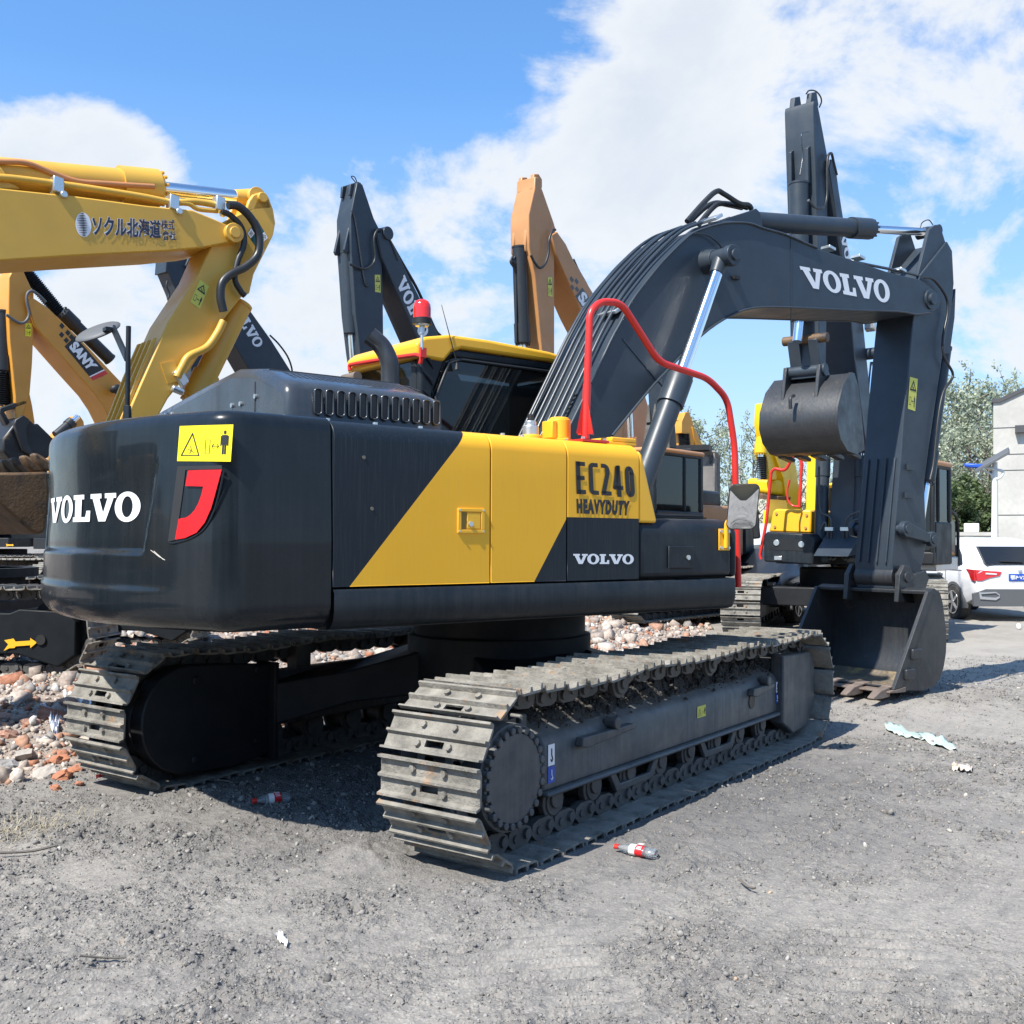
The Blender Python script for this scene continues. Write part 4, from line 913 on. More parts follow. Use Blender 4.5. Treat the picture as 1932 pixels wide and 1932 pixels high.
# ---- boom
YB = -.34; YBL = .22
bt_ = [(1065,824),(1114,724),(1150,645),(1170,608),(1188,573),(1212,539),(1249,494),(1286,457),(1310,438),(1355,423),(1387,420),(1415,422),(1440,431),(1482,443),(1541,468),(1604,489),(1672,512),(1699,519),(1735,527),(1752,540),(1768,552),(1776,566),(1770,582),(1757,589),(1726,593),(1696,588),(1604,585),(1488,580),(1421,581),(1379,595),(1337,621),(1300,655),(1257,700),(1223,737),(1154,822),(1130,856),(1050,856)]
bp_ = U.poly(bt_, YB)
bmb = MB()
top = spline([(x, 0, z) for x, z in bp_[1:16]], 3); bot = spline([(x, 0, z) for x, z in bp_[23:35]], 3)
outl = [bp_[0]]+[(p[0], p[2]) for p in top]+bp_[16:23]+[(p[0], p[2]) for p in bot]+[bp_[35], bp_[36]]
bmb.prism(outl, YB, YBL)
BOOM = bmb.build('boom', M['boom'], X, bevel=.008, smooth=25)
# flange strips along both edges of the side plate
fl = MB()
for path in ([(p[0], p[2]) for p in top[:40]], [(p[0], p[2]) for p in bot]):
    for sy in (YB-.012, YBL-.0): 
        fl.tube([(a, sy+.006, b_) for a, b_ in path], .010, n=6)
wx = U.y(1492, 500, YB)[0]; fl.box(wx-.004, wx+.004, YB-.004, YB, 3.40, 4.28)
q0, q1 = U.y(1175, 640, YB), U.y(1262, 745, YB); fl.obox((q0+q1)/2+np.array([0, -.003, 0]), (q1-q0)/2, (0, .003, 0), nrmv(np.cross(q1-q0, [0, 1, 0]))*.006)
fl.build('boom_weld', M['boom'], BOOM, smooth=60)
letters_obj('lettering', pv, wv, 1.0, plane_map(U, YB, (1519, 541), (1680, 572), (1508, 502), (1676, 531)), M['white'], BOOM)
# lug on top carrying the arm cylinder
lg = U.poly([(1330, 438), (1360, 415), (1420, 396), (1427, 393), (1435, 401), (1440, 432), (1400, 430)], -.22)
for y0 in (-.22, .07): l_ = MB(); l_.prism(lg, y0, y0+.04); l_.build('cylinder_lug', M['boom'], BOOM, bevel=.006)
def cylinder(name, parent, p0, p1, r, p2, rr, m, n=28, head=1.18, eye=None, rodname='cylinder_rod'):
    p0, p1, p2 = map(lambda q: np.array(q, float), (p0, p1, p2)); t = nrmv(p1-p0); b = MB()
    b.cyl(p0, p1, r, n=n); hl = min(.32, np.linalg.norm(p1-p0)*.25); b.cyl(p1-t*hl, p1, r*head, n=n); b.cyl(p1, p1+t*.03, r*head*.98, r*head*.8, n=n); b.cyl(p0, p0+t*.03, r*1.06, n=n)
    for k in range(12):
        a = nrmv(np.cross(t, [0, 1, 0.01])); c_ = np.cross(t, a); q = p1+t*.028+(a*cos(2*pi*k/12)+c_*sin(2*pi*k/12))*r*head*.85; b.cyl(q, q+t*.02, r*.11, n=6)
    o = b.build(name, m, parent, smooth=40)
    k = MB(); k.cyl(p1, p2, rr, n=n); k.build(rodname, M['chrome'], o, smooth=60)
    if eye:
        k = MB(); k.cyl(p2-np.array([0, eye[1], 0]), p2+np.array([0, eye[1], 0]), eye[0], n=24); k.cyl(p2-t*eye[0]*2.1, p2-t*eye[0]*.3, rr*1.1, rr*1.4, n=n); k.build('cylinder_eye', m, o, bevel=.004)
    return o
a0, a1, a2 = U.y(1420, 418, -.08), U.y(1640, 432, -.08), U.y(1752, 438, -.08)
cylinder('arm_cylinder', X, a0, a1, .088, a2, .042, M['boom'], eye=(.055, .13))
# boom cylinder, one on each side of the boom
for yb in (-.50, .38):
    c0, c1, c2 = U.y(1205, 925, -.50), U.y(1283, 712, -.50), U.y(1362, 487, -.50)
    for q in (c0, c1, c2): q[1] = yb
    oc = cylinder('boom_cylinder', X, c0, c1, .088, c2, .050, M['boom'], eye=(.075, .075))
    pn = MB(); s = -1 if yb < 0 else 1; pn.cyl((c2[0], yb+s*.07, c2[2]), (c2[0], yb+s*.13, c2[2]), .085, n=28); pn.cyl((c2[0], yb+s*.13, c2[2]), (c2[0], yb+s*.15, c2[2]), .045, n=20); pn.cyl((c2[0], yb-s*.17, c2[2]), (c2[0], yb-s*.06, c2[2]), .105, .085, n=28); pn.build('pin', M['boom'], oc, bevel=.006)
h1 = MB(); q = [U.y(a, b_, YB-.05) for a, b_ in ((1390, 520), (1400, 523))]; h1.box(q[0][0], q[1][0], YB-.03, YB, q[0][2]-.02, q[0][2]+.01); h1.build('rod_bump_stop', M['black'], BOOM)
# hydraulic pipes along the back of the boom
topU = [np.array([p[0], 0, p[2]]) for p in top]
def offs(k, o):      # a point above the boom's upper edge
    p = topU[k]; t = nrmv(topU[min(k+1, len(topU)-1)]-topU[max(k-1, 0)]); n = np.array([-t[2], 0, t[0]]); n = n if n[2] > 0 or n[0] < 0 else -n; return p+n*o
kk = [0, 4, 9, 12, 15, 18, 21, 23]
for i, y in enumerate((-.26, -.20, -.115, -.05, .04, .10, .15)):
    path = [np.array([*offs(k, .05+.012*(i % 2))]) for k in kk]
    for p in path: p[1] = y
    st = path[0]+(path[0]-path[1])*1.15; st[1] = y
    pre = [np.array([st[0]-.10+.05*(i % 3), y-.05, 2.25]), st] if i in (0, 2, 4, 6) else [st+np.array([.05, -.1, -.3]), st]
    pm = MB(); pm.tube(roundpath(pre+path, .10, 4), .0145 if i not in (2, 5) else .011, n=8); pm.build('hydraulic_pipe', M['pipe'], BOOM, smooth=60)
# front pipes that continue to the arm
pm = MB(); kk2 = [24, 28, 33, 38, 43]; path = [offs(min(k, len(topU)-1), .022) for k in kk2]; path += [np.array([q[0], 0, q[2]]) for q in (U.y(1700, 512, -.25), U.y(1742, 523, -.25))]
for p in path: p[1] = -.25
pm.tube(spline(path, 4), .015, n=8); pm.build('hydraulic_pipe', M['pipe'], BOOM, smooth=60)
hc = MB()
for a, b_ in ((1152, 588), (1285, 452), (1340, 414), (1556, 471), (1612, 488), (1690, 512)):
    q = U.y(a, b_, -.2); ty = nrmv(np.array([1, 0, .6])) if a < 1400 else nrmv(np.array([1, 0, -.15])); n_ = np.array([-ty[2], 0, ty[0]])
    hc.obox((q[0], -.2 if a < 1400 else -.24, q[2]), ty*.05, (0, .10 if a < 1400 else .05, 0), n_*.014)
hc.each('pipe_clamp', M['zinc'], BOOM, bevel=.004)
hs = MB()
for i, pts in enumerate((((1296, 418), (1330, 380), (1352, 361), (1366, 366), (1395, 384), (1412, 387), (1418, 395)), ((1318, 424), (1345, 392), (1362, 384), (1395, 388), (1410, 392)), ((1300, 420), (1330, 392), (1350, 383), (1372, 386), (1400, 392)))):
    hs.tube(spline([U.y(a, b_, -.16+.09*i) for a, b_ in pts], 6), .023, n=10)
hs.each('hydraulic_hose', M['rubber'], BOOM, smooth=60)
vb = MB()
q = U.y(1098, 765, -.30); vb.obox((q[0], -.30, q[2]), nrmv(np.array([.5, 0, .86]))*.11, (0, .03, 0), nrmv(np.array([-.86, 0, .5]))*.03)
for k in range(5): p = q+nrmv(np.array([.5, 0, .86]))*(-.08+.04*k); vb.tube([(p[0], -.28, p[2]), (p[0]-.06, -.22, p[2]+.02)], .009, n=6); vb.cyl((p[0], -.33, p[2]), (p[0], -.35, p[2]), .010, n=8)
vb.build('valve_block', M['ink'], BOOM)
wj = MB()
for pts in (((1250, 500), (1215, 560), (1180, 615), (1160, 650), (1130, 700), (1105, 745)), ((1240, 505), (1190, 590), (1165, 625), (1140, 660), (1112, 720))): wj.tube(spline([U.y(a, b_, -.08)+np.array([-.03, 0, .03]) for a, b_ in pts], 4), .007, n=5)
wj.each('cable', M['rubber'], BOOM, smooth=60)
gl_ = MB(); gl_.tube(spline([U.y(a, b_, YB-.03) for a, b_ in ((1312, 440), (1335, 444), (1358, 462), (1364, 480))], 5), .007, n=6); gl_.build('grease_line', M['rubber'], BOOM)
fc = U.y(1754, 565, YB); pn = MB(); pn.cyl((fc[0], YB-.05, fc[2]), (fc[0], YBL+.05, fc[2]), .06, n=24); pn.cyl((fc[0], YB-.02, fc[2]), (fc[0], YBL+.02, fc[2]), .10, n=30); pn.build('pin', M['boom'], BOOM, bevel=.005)

# ---- arm
YA, YAL = -.27, .15
ap = U.poly([(1757,432),(1769,423),(1778,426),(1787,455),(1797,473),(1800,535),(1796,575),(1778,672),(1752,849),(1744,910),(1748,1025),(1731,1110),(1687,1112),(1683,1062),(1701,856),(1706,782),(1723,600),(1735,521)], YA)
am = MB(); am.prism(ap[3:-1]+[ap[-1]], YA, YAL)
ARM = am.build('arm', M['boom'], X, bevel=.010)
for y0 in (YA+.02, YAL-.06):
    l_ = MB(); l_.prism([ap[-1], ap[0], ap[1], ap[2], ap[3], ap[4]], y0, y0+.04); l_.build('cylinder_lug', M['boom'], ARM, bevel=.006)
ar = MB()      # wear ribs on the inner face
za, zb_ = U.y(1690, 862, YA)[2], U.y(1690, 1062, YA)[2]
def armx(z):   # inner edge of the arm at height z
    P = [ap[i] for i in (13, 14, 15, 16, 17)]; P = sorted(P, key=lambda q: q[1]); return np.interp(z, [p[1] for p in P], [p[0] for p in P])
for y in (-.21, -.11, -.01, .09):
    pts = [(armx(z), z) for z in np.linspace(zb_, za, 5)]; ar.prism([(x+.01, z) for x, z in pts]+[(x-.022, z) for x, z in pts[::-1]], y-.009, y+.009)
ar.each('wear_rib', M['boom'], ARM, bevel=.004)
warning_sticker(ARM, plane_map(U, YA, (1712, 771), (1726, 776), (1716, 711), (1731, 715), off=.004), M['sticker_old'], tall=True)
# brackets, bucket cylinder and linkage
bk = MB(); bk.prism(U.poly([(1796, 560), (1800, 545), (1798, 600), (1789, 666), (1780, 668), (1776, 655), (1782, 610)], YA+.1), YA+.08, YA+.12); bk.prism(U.poly([(1796, 560), (1800, 545), (1798, 600), (1789, 666), (1780, 668), (1776, 655), (1782, 610)], YA+.1), YAL-.12, YAL-.08); bk.build('cylinder_lug', M['boom'], ARM, bevel=.004)
k0, k1, k2 = U.y(1782, 655, -.06), U.y(1748, 906, -.06), U.y(1733, 1010, -.06)
cylinder('bucket_cylinder', X, k0, k1, .075, k2, .042, M['boom'], eye=(.05, .06))
lk0, lk1 = U.y(1705, 998, YA-.06), U.y(1755, 1018, YA-.06)
lb_ = MB()
for y in (YA-.10, YAL+.05):
    t = nrmv(lk1-lk0); n_ = np.array([-t[2], 0, t[0]])
    prf = [(lk0+n_*.075-t*.03), (lk0+t*.06+n_*.07), (lk1-t*.06+n_*.04), (lk1+n_*.06), (lk1+t*.06), (lk1-n_*.06), (lk1-t*.06-n_*.04), (lk0+t*.06-n_*.07), (lk0-n_*.075-t*.03), (lk0-t*.08)]
    lb_.prism([(p[0], p[2]) for p in prf], y, y+.05)
for p in (lk0, lk1): lb_.cyl((p[0], YA-.115, p[2]), (p[0], YAL+.115, p[2]), .045, n=20); lb_.cyl((p[0], YA-.105, p[2]), (p[0], YA-.045, p[2]), .078, n=24)
LK = lb_.build('guide_link', M['boom'], X, bevel=.005)
cr0, cr1 = lk1, U.y(1712, 1078, -.06)+np.array([.45, 0, .05])
cl_ = MB(); cl_.prism([(lk1[0]-.05, lk1[2]+.06), (lk1[0]+.06, lk1[2]+.03), (lk1[0]-.02+.0, lk1[2]-.45), (lk1[0]-.16, lk1[2]-.45)], -.20, -.14); cl_.prism([(lk1[0]-.05, lk1[2]+.06), (lk1[0]+.06, lk1[2]+.03), (lk1[0]-.02, lk1[2]-.45), (lk1[0]-.16, lk1[2]-.45)], .02, .08); cl_.each('bucket_link', M['boom'], X, bevel=.006)
ah = MB()
ah.tube(spline([U.y(a, b_, YA-.05) for a, b_ in ((1742, 523), (1762, 528), (1785, 560), (1788, 590), (1779, 640), (1782, 675), (1798, 708), (1780, 740), (1770, 790), (1762, 870), (1755, 905))], 6), .014, n=8)
ah.tube(spline([U.y(a, b_, -.1) for a, b_ in ((1736, 432), (1740, 420), (1752, 415), (1760, 424))], 5), .006, n=6)
ah.build('hydraulic_hose', M['rubber'], ARM, smooth=60)
al = MB()
for a, b_ in ((1660, 700), (1664, 745)): 
    pass
q = U.y(1698, 880, YA); al.box(q[0]+.12, q[0]+.22, YA-.03, YA, q[2]-.03, q[2]+.03); al.box(q[0]+.08, q[0]+.18, YA-.03, YA, q[2]-.31, q[2]-.25); al.each('hose_bracket', M['boom'], ARM)

# ---- bucket
YK0, YK1 = -.66, .60
sp_ = U.poly([(1753,1117),(1763,1110),(1774,1118),(1779,1138),(1782,1161),(1785,1186),(1786,1211),(1785,1233),(1781,1258),(1773,1282),(1761,1296),(1738,1303),(1705,1303),(1689,1299)], YK0)
bkm = M['bucket']
sh = MB(); inner = []
cxm, czm = np.mean([p[0] for p in sp_]), np.mean([p[1] for p in sp_])
for (x, z) in sp_: v = nrmv(np.array([cxm-x, czm-z])); inner.append((x+v[0]*.022, z+v[1]*.022))
sh.prism(sp_+inner[::-1], YK0+.012, YK1-.012)
BK = sh.build('bucket', bkm, X, smooth=45)
for y0, y1 in ((YK0, YK0+.024), (YK1-.024, YK1)):
    s2 = MB(); s2.prism(sp_, y0, y1); s2.build('side_plate', bkm, BK, bevel=.004)
e0, e1 = np.array(sp_[0]), np.array(sp_[-1])
for y in (YK0-.006, YK1-.030): ed = MB(); ed.prism([tuple(e0+np.array([-.02, .01])), tuple(e0+np.array([.07, .0])), tuple(e1+np.array([.09, .0])), tuple(e1+np.array([-.03, -.01]))], y, y+.036); ed.build('side_cutter', M['bucket'], BK, bevel=.004)
lp_ = MB(); lp_.prism([(e1[0]-.10, e1[1]-.035), (e1[0]-.10, e1[1]-.02), (e1[0]+.16, e1[1]+.0), (e1[0]+.16, e1[1]-.045)], YK0-.01, YK1+.01); lp_.build('cutting_lip', M['tooth'], BK, bevel=.003)
for k in range(5):
    y = YK0+.07+(YK1-YK0-.14)*k/4; t = MB()
    t.add([(e1[0]-.04, y-.045, e1[1]+.015), (e1[0]-.04, y+.045, e1[1]+.015), (e1[0]-.04, y+.045, e1[1]-.075), (e1[0]-.04, y-.045, e1[1]-.075),
           (e1[0]-.17, y-.042, e1[1]-.005), (e1[0]-.17, y+.042, e1[1]-.005), (e1[0]-.17, y+.042, e1[1]-.085), (e1[0]-.17, y-.042, e1[1]-.085),
           (e1[0]-.29, y-.034, e1[1]-.065), (e1[0]-.29, y+.034, e1[1]-.065), (e1[0]-.285, y+.034, e1[1]-.082), (e1[0]-.285, y-.034, e1[1]-.082)],
          [(0,1,2,3),(0,4,5,1),(1,5,6,2),(2,6,7,3),(3,7,4,0),(4,8,9,5),(5,9,10,6),(6,10,11,7),(7,11,8,4),(8,11,10,9)])
    t.box(e1[0]-.04, e1[0]+.10, y-.05, y+.05, e1[1]+.0, e1[1]+.022); t.build('tooth', M['tooth'], BK, bevel=.008)
cs = MB()
for z in (.34, .52): cs.box(4.12+(z-.23)*.62, 4.27+(z-.23)*.62, YK0-.035, YK0, z-.05, z+.05)
cs.each('side_shroud', M['bucket'], BK, bevel=.012)
er = MB(); bx_ = U.y(1700, 1086, YA-.05); bx_ = np.array([4.74, 0, 1.22])
for y in (YA-.10, YAL+.05): er.prism([(bx_[0]-.16, .98), (bx_[0]-.13, 1.24), (bx_[0]-.04, 1.34), (bx_[0]+.05, 1.32), (bx_[0]+.12, 1.24), (bx_[0]+.34, 1.28), (bx_[0]+.40, 1.20), (bx_[0]+.24, .95)], y, y+.05)
er.cyl((bx_[0], YA-.115, 1.22), (bx_[0], YAL+.115, 1.22), .055, n=22); er.cyl((bx_[0], YA+.0, 1.22), (bx_[0], YAL, 1.22), .115, n=30); er.build('bucket_ear', M['bucket'], BK, bevel=.006)
wpl_ = MB(); li = [tuple(p) for p in inner]; k0 = 9; seg_ = li[k0:]; wv2 = []
for (x, z) in seg_: v = nrmv(np.array([cxm-x, czm-z])); wv2.append((x+v[0]*.006, z+v[1]*.006))
wpl_.prism(seg_+wv2[::-1], YK0+.03, YK1-.03); wpl_.build('floor_wear_plate', mat('worn_floor_steel', (.15, .125, .095), .55, var=.5, vscale=5, stain=((.27, .19, .08), .45, 7), streak=.4, dustcol=(.38, .34, .27), bump=.2), BK, smooth=60)
gst = MB(); gst.box(sp_[0][0]-.0, sp_[0][0]+.10, YK0+.02, YK1-.02, 1.075, 1.10); gst.build('top_edge', M['bucket'], BK, bevel=.006)

# mud lying on the frame of the near track, part of the machine as it stands
def lumpy(name, xs, ys, zf, m, parent, rz, amp=.02, nx=140, ny=34):
    G = []
    r1 = RNG.random((nx, ny))
    K = np.ones((3, 3))/9
    def sm(a, k):
        for _ in range(k): a = (np.roll(a, 1, 0)+np.roll(a, -1, 0)+np.roll(a, 1, 1)+np.roll(a, -1, 1)+a)/5
        return (a-a.mean())/(a.std()+1e-9)
    H = sm(RNG.random((nx, ny)), 14)*.55+sm(RNG.random((nx, ny)), 3)*.32+sm(r1, 1)*.22
    for i in range(nx):
        u = i/(nx-1); row = []
        for j in range(ny):
            v = j/(ny-1); e = min(1, 6*min(u, 1-u))*min(1, 4*min(v, 1-v)+.0)
            y = ys[0]+(ys[1]-ys[0])*v; x = xs[0]+(xs[1]-xs[0])*u
            row.append((x+RNG.normal(0, .003), y, zf(x, y)+e*(.045+amp*H[i, j])-(1-e)*.02))
        G.append(row)
    b = MB(); b.grid(G); return b.build(name, m, parent, rz=rz, smooth=0)
def ftop(x, y):
    ay = abs(y); return float(np.interp(ay, [1.12, 1.26, 1.435, 1.465], [.645, .635, .545, .50]))
md = lumpy('dried_mud', (-1.57, 1.60), (-1.43, -1.10), lambda x, y: ftop(x, y)-.015+.06*float(np.interp(abs(y), [1.12, 1.25, 1.44], [1, .7, 0])), M['mud'], X, UR, amp=.030, nx=200, ny=34)
nC = 3800; xx_ = RNG.uniform(-1.58, 1.60, nC); yy_ = -RNG.triangular(1.10, 1.17, 1.455, nC); zz_ = np.array([ftop(a, b_) for a, b_ in zip(xx_, yy_)])+.060*np.interp(np.abs(yy_), [1.12, 1.30, 1.45], [1, .8, .2])+RNG.uniform(-.005, .02, nC)
cm = scatter('mud_clods', np.stack([xx_, yy_, zz_], -1), np.minimum(.030, .006+.005*RNG.pareto(2.4, nC)), M['mud'], None, None); cm.parent = X; cm.rotation_euler.z = UR; cm['kind'] = 'stuff'
# ================================================================== MACHINES BEHIND
def base(root, xc, body, under=None, k=1.0, rzu=0.0, cabm=None, house=True, arrow=None, cabside=1, oz=0.0, hood=True, n=44, detail=False, yc=0.0, cab=True):
    """crawler undercarriage and upper structure of a parked machine, centred on local x = xc"""
    L, r, zc, yy, hw = 1.95*k, .42*k, .44*k, 1.32*k, .30*k
    c, s = cos(rzu), sin(rzu)
    def put(b):
        b.v = [(xc+x*c-y*s, yc+x*s+y*c, z+oz) for x, y, z in b.v]; return b
    for sy in (-1, 1):
        P = track_path(L, r, zc, .02); Q, T, pitch = resample(P, n)
        b = link_mb(n, Q, T, pitch); b.v = [(x, y+sy*yy, z) for x, y, z in b.v]
        sm = shoe_mb(pitch, hw, detail)
        for q, t in zip(Q, T):
            nx = np.array([t[1], -t[0]]); b.add([(q[0]+t[0]*x+nx[0]*z, sy*yy+y, q[1]+t[1]*x+nx[1]*z) for x, y, z in sm.v], sm.f, 1)
        put(b).build('track', [M['link'], M['shoe']], root, smooth=0)
        f = MB(); yo = sy*(yy+.19*k); yi = sy*(yy-.19*k); lo, hi = min(yo, yi), max(yo, yi)
        f.prism([(-1.62*k, .24*k), (-1.62*k, .62*k), (1.5*k, .62*k), (1.60*k, .66*k), (2.08*k, .64*k), (2.18*k, .54*k), (2.18*k, .22*k), (2.0*k, .10*k), (1.6*k, .22*k)], lo, hi)
        f.cyl((-L, lo-.01, zc), (-L, hi+.01, zc), .30*k, n=26)
        for j in range(7): x = (-1.4+.42*j)*k; f.cyl((x, lo+.04, .18*k), (x, hi-.04, .18*k), .08*k, n=12)
        for x in (-.8*k, .45*k): f.cyl((x, lo+.02, .77*k), (x, hi-.02, .77*k), .07*k, n=12)
        put(f).build('track_frame', under or M['under'], root, bevel=.012)
        g = MB(); g.cyl((L, sy*yy-.06, zc), (L, sy*yy+.06, zc), .33*k, n=28); put(g).build('idler', M['under'], root)
    b = MB()
    for sx in (-1, 1): b.box(sx*.9*k-.25*k, sx*.9*k+.25*k, -1.16*k, 1.16*k, .42*k, .72*k)
    b.cyl((0, 0, .5*k), (0, 0, 1.02*k), .66*k, n=32); put(b).build('centre_frame', M['under'], root, bevel=.02)
    if not house: return
    h = MB(); R = 2.9*k; z0, z1 = 1.08*k+oz, 2.05*k+oz
    h.prism([(xc-1.95*k, -1.36*k), (xc+1.15*k, -1.36*k), (xc+1.15*k, -.45*k), (xc+.9*k, -.40*k), (xc+.9*k, .38*k), (xc-1.95*k, .38*k)], z0, z0+.22*k, axis='z')
    h.build('deck', M['black'], root, bevel=.01)
    h = MB(); h.box(xc-1.94*k, xc+.05*k, -1.35*k, -.5*k, z0+.225*k, z1); h.box(xc-1.94*k, xc-.3*k, .5*k, 1.35*k, z0, z1); h.box(xc-1.93*k, xc-.2*k, -.49*k, .49*k, z0+.225*k, z1-.1*k)
    h.build('body_cover', body, root, bevel=.05, seg=3)
    cwb = MB(); P = [(xc-1.96*k, -1.36*k)]+[(xc-.2*k-2.7*k*cos(a), 2.7*k*sin(a)) for a in np.linspace(-.49, .49, 15)]+[(xc-1.96*k, 1.36*k)]
    cwb.prism(P, z0, z1+.04*k, axis='z'); cwb.build('counterweight', M['panel_dark'], root, bevel=.09, seg=3)
    if hood: hd = MB(); hd.prism([(xc-1.9*k, z1), (xc-1.85*k, z1+.32*k), (xc-.8*k, z1+.32*k), (xc-.7*k, z1)], -.8*k, .9*k); hd.build('engine_hood', M['panel_dark'], root, bevel=.06, seg=3)
    if cab: return make_cab(root, xc-.3*k, xc+1.45*k, cabside*.42*k, cabside*1.38*k, z0+.05, 2.98*k+oz, cabm or M['panel_dark'], body)
def make_cab(root, x0, x1, ya, yb, z0, z1, m, roofm, glass=None):
    ya, yb = min(ya, yb), max(ya, yb); b = MB(); zm = z0+.42*(z1-z0)
    b.box(x0, x1-.12, ya, yb, z0, zm)
    for x, w in ((x0, .12), (x0+.62, .07), (x1-.13, .08)):
        for y in (ya, yb-.07): b.box(x, x+w, y, y+.07, zm, z1-.04)
    for y in (ya, yb-.07): b.prism([(x1-.10, z0), (x1+.02, z0+.25), (x1-.05, z1-.04), (x1-.13, z1-.04), (x1-.07, z0+.3), (x1-.18, z0)], y, y+.0699)
    b.box(x0, x1-.1, ya, yb, z1-.10, z1-.03); b.box(x1-.13, x1, ya, yb, z0, z0+.22)
    o = b.build('cab', m, root, bevel=.03, seg=3)
    g = MB(); g.prism([(x1-.075, z0+.24), (x1-.05, z0+.24), (x1-.10, z1-.10), (x1-.125, z1-.10)], ya+.07, yb-.07); g.build('windscreen', glass or M['cabglass'], o)
    for y in (ya+.03, yb-.036):
        g = MB(); g.box(x0+.12, x0+.62, y, y+.006, zm, z1-.1); g.box(x0+.69, x1-.14, y, y+.006, zm-.35, z1-.1); g.build('side_window', glass or M['cabglass'], o)
    g = MB(); g.box(x0+.02, x0+.026, ya+.07, yb-.07, zm, z1-.1); g.build('rear_window', glass or M['cabglass'], o)
    r = MB(); r.box(x0-.03, x1-.04, ya-.02, yb+.02, z1-.05, z1+.04); r.build('cab_roof', roofm, o, bevel=.045, seg=4)
    s = MB(); s.box(x0+.2, x0+.75, ya+.25, yb-.25, z0+.35, z0+.5); s.box(x0+.15, x0+.3, ya+.25, yb-.25, z0+.5, zm+.45); s.build('seat', M['black'], o, bevel=.04)
    return o
def slab_part(name, fr, root, px, y0, y1, m, bevel=.015, yt=None):
    b = MB(); b.prism(fr.poly(px, yt if yt is not None else max(y0, y1)), y0, y1); return b.build(name, m, root, bevel=bevel)
def tube_part(name, fr, root, px, y, r, m, n=10, sp=True, k=5):
    P = [fr.y(a, b_, y) for a, b_ in px]; b = MB(); b.tube(spline(P, k) if sp and len(P) > 2 else P, r, n=n); return b.build(name, m, root, smooth=60)
def text_on(fr, root, word, q, y, m, sgn, slabf=True, bold=0, space=1.0, off=.004):
    f = plane_map(fr, y, *q, off=off, sgn=sgn)
    return letters_obj('lettering', pv, wv, 1.0, f, m, root) if slabf else font_obj('lettering', word, f, m, root, bold=bold, space=space)
def sleeve(name, fr, root, a, b_, y, r, m, ridge=30):
    p, q = fr.y(*a, y), fr.y(*b_, y); b = MB(); n = ridge*2; P = [p+(q-p)*i/n for i in range(n+1)]; b.tube(P, [r*(1.0 if i % 2 else 1.35) for i in range(n+1)], n=10); return b.build(name, m, root, smooth=0)
ROW = 'excavators parked in the row behind'
G9 = lambda x, y: float(gz(np.array([x]), np.array([y]))[0])

# ---- middle charcoal machine
o = at(700, 20); F7 = Frm(o[0], o[1], 176, G9(o[0], o[1])); Z2 = lambda pts: zv(pts, 900, 500, .5176)
R7 = thing('excavator', tuple(F7.o), F7.h, 'charcoal excavator with arm raised just left of the red beacon', 'excavator', ROW)
base(R7, -2.1, M['panel_dark'])
b7 = slab_part('boom', F7, R7, Z2([(412,362),(440,358),(500,415),(560,540),(770,960),(900,1220),(960,1420),(900,1560),(800,1560),(820,1400),(760,1220),(650,980),(440,500)]), -.26, .26, M['boom'])
a7 = slab_part('arm', F7, R7, Z2([(300,75),(330,85),(345,130),(395,280),(425,340),(440,500),(447,750),(450,1040),(452,1140),(330,1140),(315,1040),(290,830),(275,600),(265,470),(262,270),(285,150)]), -.20, .20, M['boom'])
for y in (.10, -.12): slab_part('cylinder_lug', F7, a7, Z2([(255,85),(300,72),(318,80),(300,150),(250,150)]), y-.03, y+.03, M['boom'], yt=.1)
for y in (.12, -.14): slab_part('cylinder_lug', F7, a7, Z2([(262,270),(268,480),(225,480),(215,460),(250,300)]), y-.03, y+.03, M['boom'], yt=.1)
cylinder('bucket_cylinder', R7, F7.y(*Z2([(238, 470)])[0], 0), F7.y(*Z2([(262, 935)])[0], 0), .115, F7.y(*Z2([(275, 1110)])[0], 0), .06, M['boom'], n=18)
tube_part('hydraulic_hose', F7, a7, Z2([(255,540),(300,560),(345,568),(385,545),(402,500),(395,400),(412,350),(440,345),(480,395),(530,520)]), .26, .022, M['rubber'])
tube_part('hydraulic_hose', F7, a7, Z2([(268,235),(290,300),(320,500),(345,650),(368,668)]), .22, .016, M['pipe'])
tube_part('hydraulic_hose', F7, a7, Z2([(300,80),(285,45),(265,42),(290,75)]), .0, .010, M['rubber'])
tube_part('hydraulic_hose', F7, b7, Z2([(480,400),(560,540),(650,700),(740,905),(775,950)]), .10, .03, M['rubber'])
warning_sticker(a7, plane_map(F7, .20, *[Z2([p])[0] for p in ((400,700),(432,704),(398,602),(430,602))], off=.006, sgn=1), M['sticker_old'], tall=True)
text_on(F7, b7, 'VOLVO', [Z2([p])[0] for p in ((668,1005),(722,985),(0,0),(0,0))][:0] or [Z2([p])[0] for p in ((522,650),(660,965),(568,600),(712,935))], .26, M['white'], 1)
pn = MB(); q = F7.y(*Z2([(418, 380)])[0], 0); pn.cyl((q[0], -.30, q[2]), (q[0], .30, q[2]), .13, n=22); pn.build('pin', M['boom'], b7, bevel=.01)

